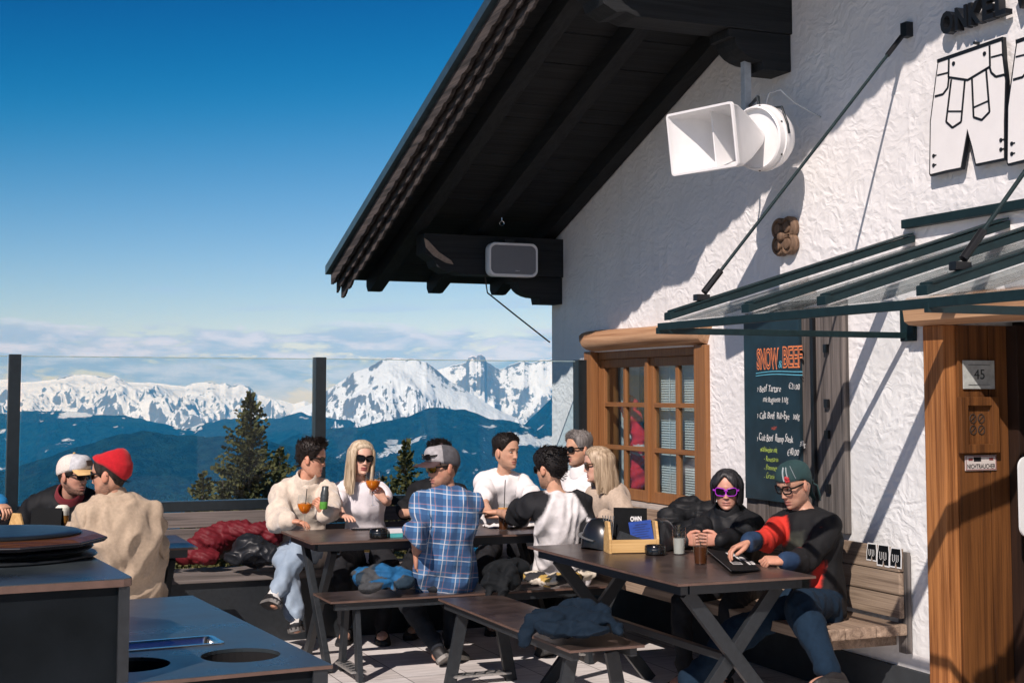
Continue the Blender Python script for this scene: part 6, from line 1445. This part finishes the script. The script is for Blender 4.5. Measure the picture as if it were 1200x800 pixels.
pile('padded_jacket',[(786,618,8.42,20,24),(806,602,8.50,24,20),(832,604,8.46,20,18),(815,625,8.30,22,18),(838,628,8.24,14,16)],MATS['cloth_black_padded'],'black quilted jackets piled on the wall bench beside the black haired woman','jacket',amp=.010,quilt=(Vector((.2,.2,1)),.07,.016),seed=27)
def hung(items,X,name,mats,label):
    mb=MB()
    for px,py,rx,rz in items:
        c=at_x(px,py,X); k=c.length/1667; mb.ell(c,(.05,rx*k*1.15,rz*k),None,14,9)
    co,no,fs=evalmesh(mb,.012,6); co=wrinkle(co,no,.018,9,31); st=lambda p: (.70,.66,.64) if abs(p.z-1.27+.25*(p.y-8.9))<.010 or abs(p.z-1.10-.3*(p.y-8.9))<.008 else (.75,.02,.035)
    cols=[st(Vector(v)) for v in co]; base=Vector((co[:,0].mean(),co[:,1].mean(),co[:,2].min())); co=co-np.array(base)
    o=raw_obj(co,fs,name,colmat('cloth_two_tone',.8),None,cols,label=label,cat='jacket'); o.location=base
hung([(738,480,9,14),(743,496,10,14),(747,512,10,14),(749,528,9,14),(745,545,8,14),(747,560,8,14)],WX+.16,'red_jacket',None,'bright red jacket hanging inside the left half of the hut window')
# ------------------------------------------------------------------ things on the tables
clear=glassmat('drink_glass',(.93,.95,.95),.09); 
def liquid(name,col,tr=.55):
    if name in MATS: return MATS[name]
    m=bpy.data.materials.new(name); nt,b=nodes(m); b.inputs['Base Color'].default_value=(*col,1); b.inputs['Roughness'].default_value=.08; b.inputs['Transmission Weight'].default_value=tr; b.inputs['IOR'].default_value=1.2; MATS[name]=m; return m
orange=liquid('orange_spritz',(.95,.27,.015),.35); dkbeer=liquid('dark_beer',(.10,.035,.012),.3); beer=liquid('amber_beer',(.55,.25,.05),.3); cloudy=liquid('cloudy_drink',(.55,.56,.52),.3)
foam=mat('beer_foam',(.80,.76,.66),.8,scale=120,bump=.3); straw=mat('black_straw',(.01,.01,.011),.4)
def gl(loc,label,cat,prof,fill,liq,extra=None,ice=True,name='drinking_glass'):
    t=thing(name,loc,label,cat); o=Vector(loc)
    th=.0022; P_=[(r_,z_) for r_,z_ in prof]
    mb=MB(); mb.lathe(P_,o,28,cap=False); mb.f.append(tuple(range(27,-1,-1))); mb.m.append(0); ob(mb,'glass_body',clear,t,smooth=60,recalc=True)
    z0,z1=fill; pr=[(np.interp(z,[p[1] for p in P_],[p[0] for p in P_])-th,z) for z in np.linspace(z0,z1,6)]
    mb=MB(); mb.lathe(pr,o,28); ob(mb,'drink',liq,t,smooth=50)
    if extra: extra(t,o)
    return t
def wine(loc,label):
    prof=[(.034,0),(.033,.003),(.008,.006),(.0045,.015),(.0042,.085),(.010,.095),(.034,.115),(.046,.140),(.049,.165),(.045,.195),(.040,.215)]
    t=thing('spritz_glass',loc,label,'glass'); o=Vector(loc)
    mb=MB(); mb.lathe(prof,o,28,cap=False); mb.f.append(tuple(range(27,-1,-1))); mb.m.append(0); ob(mb,'glass_body',clear,t,smooth=60)
    mb=MB(); mb.lathe([(.012,.099),(.032,.116),(.0435,.140),(.0465,.160)],o,28); dr=ob(mb,'drink',orange,t,smooth=50)
    mb=MB()
    rr=random.Random(3)
    for k in range(4): a=rr.uniform(0,6); mb.box(o+Vector((.02*math.cos(a),.02*math.sin(a),.156)),(.018,.018,.018),Matrix.Rotation(rr.uniform(0,3),3,'X')@Matrix.Rotation(rr.uniform(0,3),3,'Z'))
    ob(mb,'ice_cubes',liquid('ice',(.85,.6,.35),.6),t,bevel=.002)
    mb=MB(); mb.tube([o+Vector((.0,0,.11)),o+Vector((.015,.01,.25))],.0028,6); ob(mb,'straw',straw,t)
    return t
p=at_z(357,620,.75); wine((p.x,p.y,.75),'stemmed glass of orange spritz standing before the man in cream fleece')
p=at_d(437,566,9.12); wine((p.x,p.y,p.z-.142),'stemmed glass of orange spritz held up by the platinum blonde woman')
pint=[(.030,0),(.031,.004),(.0335,.05),(.037,.11),(.0385,.150)]
p=at_z(821,661,.75); gl((p.x,p.y,.75),'tall glass of dark beer before the woman in purple sunglasses','glass',pint,(.006,.088),dkbeer)
p=at_z(796,652,.75); gl((p.x+.05,p.y+.09,.75),'half full glass of cloudy drink in the hands of the black haired woman','glass',[(.029,0),(.030,.004),(.032,.05),(.0355,.11),(.037,.152)],(.006,.085),cloudy)
tallg=[(.028,0),(.029,.004),(.031,.06),(.034,.12),(.036,.165)]
p=at_z(590,621,.75); gl((p.x,p.y,.75),'tall tumbler of cola with black straw beside the plaid shirt','glass',tallg,(.006,.11),dkbeer,lambda t,o:(ob((lambda b:(b.tube([o+Vector((0,0,.03)),o+Vector((.012,0,.31))],.003,6),b)[1])(MB()),'straw',straw,t),ob((lambda b:(b.lathe([(.033,.125),(.034,.14)],o,20),b)[1])(MB()),'orange_slice',liquid('orange_slice',(.8,.35,.03),.1),t)))
p=at_d(73,603,8.15); gl((p.x,p.y,.752),'beer glass with white foam before the tan overshirt','glass',[(.032,0),(.034,.06),(.038,.14),(.040,.20)],(.006,.155),beer,lambda t,o: ob((lambda b:(b.lathe([(.0375,.155),(.0385,.175),(.039,.198),(.025,.212),(.004,.214)],o,22),b)[1])(MB()),'foam',foam,t,smooth=60))
# can in the fleece man's hand
p=at_d(379,583,8.95); t=thing('drink_bottle',(p.x,p.y,p.z-.07),'small dark can with bright green base in the hand of the fleece man','can'); o=Vector((p.x,p.y,p.z-.07)); tl_=Vector((.10,.05,1)).normalized()
cylr=lambda r_,h: [o+tl_*h*.85+Vector((.8*r_*math.cos(2*math.pi*j/20),r_*.8*math.sin(2*math.pi*j/20),0)) for j in range(20)]
mb=MB(); mb.loft([cylr(.026,0),cylr(.031,.006),cylr(.032,.055)]); ob(mb,'green_base',mat('green_print',(.10,.34,.05),.35),t,smooth=50)
mb=MB(); mb.loft([cylr(.0321,.055),cylr(.032,.12),cylr(.027,.135),cylr(.026,.165),cylr(.022,.168)]); mb.loft([cylr(.0335,.075),cylr(.0335,.082)]); mb.loft([cylr(.0335,.10),cylr(.0335,.108)]); ob(mb,'can_body',mat('gunmetal_print',(.07,.08,.08),.35,metal=.3),t,smooth=50)
# ashtrays
for (px,py,lab) in ((444,630,'round black ashtray on the far table before the blonde in white'),(768,650,'round black ashtray beside the wooden caddy')):
    p=at_z(px,py,.75); t=thing('ashtray',(p.x,p.y,.75),lab,'ashtray'); o=Vector((p.x,p.y,.75))
    mb=MB(); mb.lathe([(.050,.001),(.056,.008),(.056,.046),(.052,.052),(.046,.050),(.044,.018),(.01,.014)],o,32); ob(mb,'bowl',gl_black,t,smooth=40)
    mb=MB(); mb.lathe([(.0565,.030),(.0572,.032),(.0565,.034)],o,32,cap=False); ob(mb,'rim_line',steel,t)
p=at_z(426,620,.75); mb=MB(); mb.box((p.x,p.y,.755),(.075,.15,.008),Matrix.Rotation(R(70),3,'Z')); ob(mb,'phone',gl_black,bevel=.003,label='black phone lying face up on the far table by the blonde',cat='phone')
p=at_z(463,629,.75); t=thing('small_pack',(p.x,p.y,.75),'small white and teal pack beside the far ashtray','pack'); mb=MB(); mb.bx(p.x-.04,p.x+.04,p.y-.025,p.y+.025,.775,.80); ob(mb,'lid',whitep,t,bevel=.002); mb=MB(); mb.bx(p.x-.04,p.x+.04,p.y-.025,p.y+.025,.7505,.7745); ob(mb,'box',mat('teal_card',(.08,.42,.42),.5),t,bevel=.002)
for k,(px,py,lab) in enumerate(((590,615,'folded white paper sheets on the far table behind the plaid shirt'),(612,616,'crumpled white napkin on the far table beside the raglan tee'))):
    p=at_z(px,py,.76); mb=MB(); n=9
    vs=[Vector((p.x+(i/(n-1)-.5)*.24,p.y+(j/(n-1)-.5)*.17,.754+.022*abs(mn.noise(Vector((i*.5,j*.5,k*7+1))))+.012*k)) for i in range(n) for j in range(n)]
    mb.add(vs+[v-Vector((0,0,.0025)) for v in vs],[(i*n+j,(i+1)*n+j,(i+1)*n+j+1,i*n+j+1) for i in range(n-1) for j in range(n-1)]+[tuple(n*n+q for q in (i*n+j,i*n+j+1,(i+1)*n+j+1,(i+1)*n+j)) for i in range(n-1) for j in range(n-1)]); ob(mb,'paper',mat('white_paper',(.74,.73,.72),.8,var=.03),recalc=False,label=lab,cat='paper')
# wooden caddies
menu_black=mat('menu_black',(.006,.007,.008),.75,spec=.15); bluecard=mat('blue_card',(.012,.055,.30),.5); napkin=MATS['white_paper']; cutl=steelbright
def caddy(loc,rz,label,menu=True):
    t=thing('wooden_caddy',loc,label,'caddy','pine table caddies',rz); L_,W_=.26,.13
    mb=MB()
    for s in (-1,1): mb.prism([(-W_/2,0),(W_/2,0),(W_/2,.075),(W_/2-.035,.165),(-W_/2+.035,.165),(-W_/2,.075)],lambda u,v,w_:Vector((w_,u,v)),s*L_/2-.007,s*L_/2+.007)
    ob(mb,'end_panels',lightwood,t,world=False,bevel=.003)
    mb=MB()
    for s in (-1,1): mb.bx(-L_/2+.0075,L_/2-.0075,s*(W_/2-.006)-.006,s*(W_/2-.006)+.006,.004,.072)
    mb.bx(-L_/2+.0075,L_/2-.0075,-W_/2+.013,W_/2-.013,.004,.012); ob(mb,'sides',lightwood,t,world=False,bevel=.002)
    return t
rz=-YAW+R(10); p=at_z(741,648,.75); cp_=Vector((p.x,p.y,.75))+FH*.06
cd1=caddy(cp_,rz,'pine table caddy holding a black menu on the nearest table')
Mx=fr(cd1)
def in_caddy(name,mb,m,label,cat,**k): 
    mb.v=[tuple(Mx@Vector(v)) for v in mb.v]; return ob(mb,name,m,label=label,cat=cat,**k)
mt=thing('menu_card',Mx@Vector((.0,.03,.015)),'black menu card with white lettering standing in the pine caddy','menu')
mb=MB(); mb.box((.005,.034,.125),(.185,.006,.215),Matrix.Rotation(R(-10),3,'X')@Matrix.Rotation(R(2),3,'Y')); mb.v=[tuple(Mx@Vector(v)) for v in mb.v]; ob(mb,'card',menu_black,mt,bevel=.001)
mb=MB(); q=Matrix.Rotation(R(-10),3,'X'); put_text(mb,'OWN',.036,Vector((.005,.034,.125))+q@Vector((.0,-.0045,.035)),q@Vector((1,0,0)),q@Vector((0,0,1)),.0006,.0012,width=.062); mb.v=[tuple(Mx@Vector(v)) for v in mb.v]; ob(mb,'lettering',whitesign,mt,recalc=False)
bcm=thing('info_card',Mx@Vector((.05,-.01,.015)),'blue printed card leaning in the pine caddy','card')
mb=MB(); mb.box((.055,-.008,.098),(.125,.003,.135),Matrix.Rotation(R(-14),3,'X')@Matrix.Rotation(R(-6),3,'Y')); mb.v=[tuple(Mx@Vector(v)) for v in mb.v]; ob(mb,'card',bluecard,bcm)
mb=MB(); q=Matrix.Rotation(R(-14),3,'X')@Matrix.Rotation(R(-6),3,'Y')
for i in range(8): mb.box(Vector((.055,-.008,.098))+q@Vector((random.Random(i).uniform(-.01,.01),-.0022,.048-.013*i)),(random.Random(i+3).uniform(.06,.10),.0008,.0035),q)
mb.v=[tuple(Mx@Vector(v)) for v in mb.v]; ob(mb,'print_lines',mat('dark_blue_print',(.01,.025,.12),.5),bcm)
mb=MB(); mb.box((-.02,-.03,.072),(.12,.05,.05),Matrix.Rotation(R(20),3,'Y')); in_caddy('napkin_stack',mb,cloth('grey_napkin',(.03,.035,.04)),'dark grey folded napkins lying in the pine caddy','napkins',bevel=.006)
for k in range(5):
    a=.10*k-.2; mb=MB(); b0=Vector((-.115,.02-.012*k,.03)); e0=b0+Vector((-.035+.012*k,.01,.165)); mb.tube([b0,b0.lerp(e0,.5),e0],[.003,.004,.007],6,flat=.4); in_caddy('cutlery',mb,cutl,'steel cutlery handle sticking up at the left end of the pine caddy','cutlery',group='cutlery in the pine caddy',smooth=60)
p=at_d(-2,600,8.05); cd2=caddy((p.x,p.y,.752),-YAW+R(60),'pine caddy at the left picture edge under the reaching hand')
p=at_d(54,604,8.0); t=thing('menu_holder',(p.x,p.y,.752),'black menu folder standing on the left table before the beer','menu'); mb=MB(); mb.box((p.x,p.y,.875),(.17,.008,.17),Matrix.Rotation(-YAW,3,'Z')@Matrix.Rotation(R(-12),3,'X')); ob(mb,'folder',menu_black,t,bevel=.001)
mb=MB(); mb.box((p.x+FH.x*.05,p.y+FH.y*.05,.868),(.17,.008,.15),Matrix.Rotation(-YAW,3,'Z')@Matrix.Rotation(R(14),3,'X')); ob(mb,'back_cover',menu_black,t,bevel=.001)
# open menu under the bandana man's hand
cs=[at_z(826,644,.775),at_z(857,673,.752),at_z(892,669,.752),at_z(866,646,.756)]
t=thing('menu_booklet',((cs[0]+cs[2])/2).to_tuple()[:2]+(.752,),'black menu booklet with white leather trouser drawings under the bandana man','menu')
def bl(u,v,dz=0):
    a=cs[0].lerp(cs[3],u); b_=cs[1].lerp(cs[2],u); q=a.lerp(b_,v); q.z=.7525+.030*(1-u)**3*(1-v*.5)+.004*math.sin(u*3)+dz; return q
def sheet(mb,u0,u1,v0,v1,dz,n=6):
    vs=[bl(u0+(u1-u0)*i/n,v0+(v1-v0)*j/n,dz) for i in range(n+1) for j in range(n+1)]; mb.add(vs,[(i*(n+1)+j,(i+1)*(n+1)+j,(i+1)*(n+1)+j+1,i*(n+1)+j+1) for i in range(n) for j in range(n)])
mb=MB(); sheet(mb,0,1,0,1,.006); sheet(mb,0,1,0,1,.0045); ob(mb,'cover',menu_black,t,recalc=False,smooth=60)
mb=MB(); sheet(mb,.005,.99,.005,.99,.001); sheet(mb,.005,.99,.005,.99,.003); ob(mb,'pages',napkin,t,recalc=False,smooth=60)
mb=MB(); sheet(mb,.30,.62,.60,.74,.0075)
def blp(pts):
    c=[bl(u,v,.0075) for u,v in pts]; mb.add(c,[tuple(range(len(c)))])
for k in range(3):
    u0=.52+.14*k; v0=.12+.22*k; f=lambda x,y:(u0+.26*x,v0+.20*y)
    blp([f(0,0),f(.30,.0),f(.30,1),f(0,1)]); blp([f(.42,.0),f(.78,.05),f(.95,.45),f(.42,.40)]); blp([f(.42,.58),f(.95,.55),f(.78,1),f(.42,.98)])
ob(mb,'white_print',whitesign,t,recalc=False)
mb=MB()
for i in range(4): sheet(mb,.32,.60,.62+.03*i,.632+.03*i,.0085,2)
ob(mb,'print_lines',menu_black,t,recalc=False)
# ski helmets behind the caddy
def helmet(c,rz,label):
    t=thing('ski_helmet',c,label,'helmet','black ski helmets on the table',rz)
    mb=MB(); rings=[]
    for i in range(13):
        f=i/12; z=.0+.165*math.sin(f*math.pi/2); r_=math.cos(f*math.pi/2)**.75
        rings.append([Vector((.098*r_*math.cos(2*math.pi*j/28),.122*r_*math.sin(2*math.pi*j/28)+.01*(1-r_),z+.012*math.cos(2*math.pi*j/28*2)*(i==0))) for j in range(28)])
    mb.loft(rings); ob(mb,'shell',mat('helmet_black',(.010,.011,.013),.28,spec=.6),t,world=False,smooth=60)
    mb=MB(); mb.tube([Vector((.102*math.cos(a),.127*math.sin(a),.055+.02*math.sin(a))) for a in np.linspace(-.3,3.45,20)],[.012]*20,6,flat=.35); ob(mb,'goggle_strap',cloth('strap_grey',(.10,.105,.11)),t,world=False,smooth=60)
    mb=MB()
    for a in (-.5,0,.5): mb.box((.05*math.sin(a*1.2),-.02,.158-.015*abs(a)),(.016,.06,.012),Matrix.Rotation(a*.6,3,'Y'))
    ob(mb,'vents',steel,t,world=False,bevel=.003)
    return t
p=at_z(708,645,.75); helmet((p.x+.03,p.y+.10,.752),R(20),'black ski helmet left of the pine caddy on the nearest table')
p=at_z(779,644,.75); helmet((p.x-.02,p.y+.02,.752),R(-50),'black ski helmet right of the pine caddy on the nearest table')
# lederhosen sticker on the bench back
for k,(px0,px1,py0,py1) in enumerate(((1015,1028,634.5,658),(1027,1043,635.5,665),(1042,1057,639.5,666.5))):
    X=4.5535-.0008*k; a=at_x(px0,py0,X); b_=at_x(px1,py1,X); Ym=(a.y+b_.y)/2; Zm=(a.z+b_.z)/2; Yx=max(p_[0] for p_ in P); Yn=min(p_[0] for p_ in P); Zx=max(p_[1] for p_ in P); Zn=min(p_[1] for p_ in P)
    nm=lambda q,s_: (Ym+((q[0]-(Yx+Yn)/2)/(Yx-Yn))*(a.y-b_.y)*s_,Zm+((q[1]-(Zx+Zn)/2)/(Zx-Zn))*(a.z-b_.z)*s_)
    t=thing('bench_sticker',(X,Ym,Zm),['leftmost of three black lederhosen stickers on the bench backrest','middle one of three black lederhosen stickers on the bench backrest','rightmost of three black lederhosen stickers on the bench backrest'][k],'sticker','lederhosen stickers on the bench')
    mb=MB(); mb.prism([nm(q,1.0) for q in P],fX,X-.0006,X+.0008); ob(mb,'white_border',whitesign,t); mb=MB(); mb.prism([nm(q,.86) for q in P],fX,X-.0011,X-.0005); ob(mb,'black_face',blackp,t)
    mb=MB()
    for (u0,u1) in ((.20,.40),(.58,.78)):
        y0=Ym+(.5-u0)*(a.y-b_.y)*.8; y1=Ym+(.5-u1)*(a.y-b_.y)*.8; z0=Zm+.14*(a.z-b_.z); z1=Zm-.16*(a.z-b_.z); pts=[(X-.0012,y0,z0),(X-.0012,y0,z1),(X-.0012,(y0+y1)/2,z1-.006),(X-.0012,y1,z1),(X-.0012,y1,z0)]; mb.tube(pts,.0011,4)
    ob(mb,'white_lines',whitesign,t)
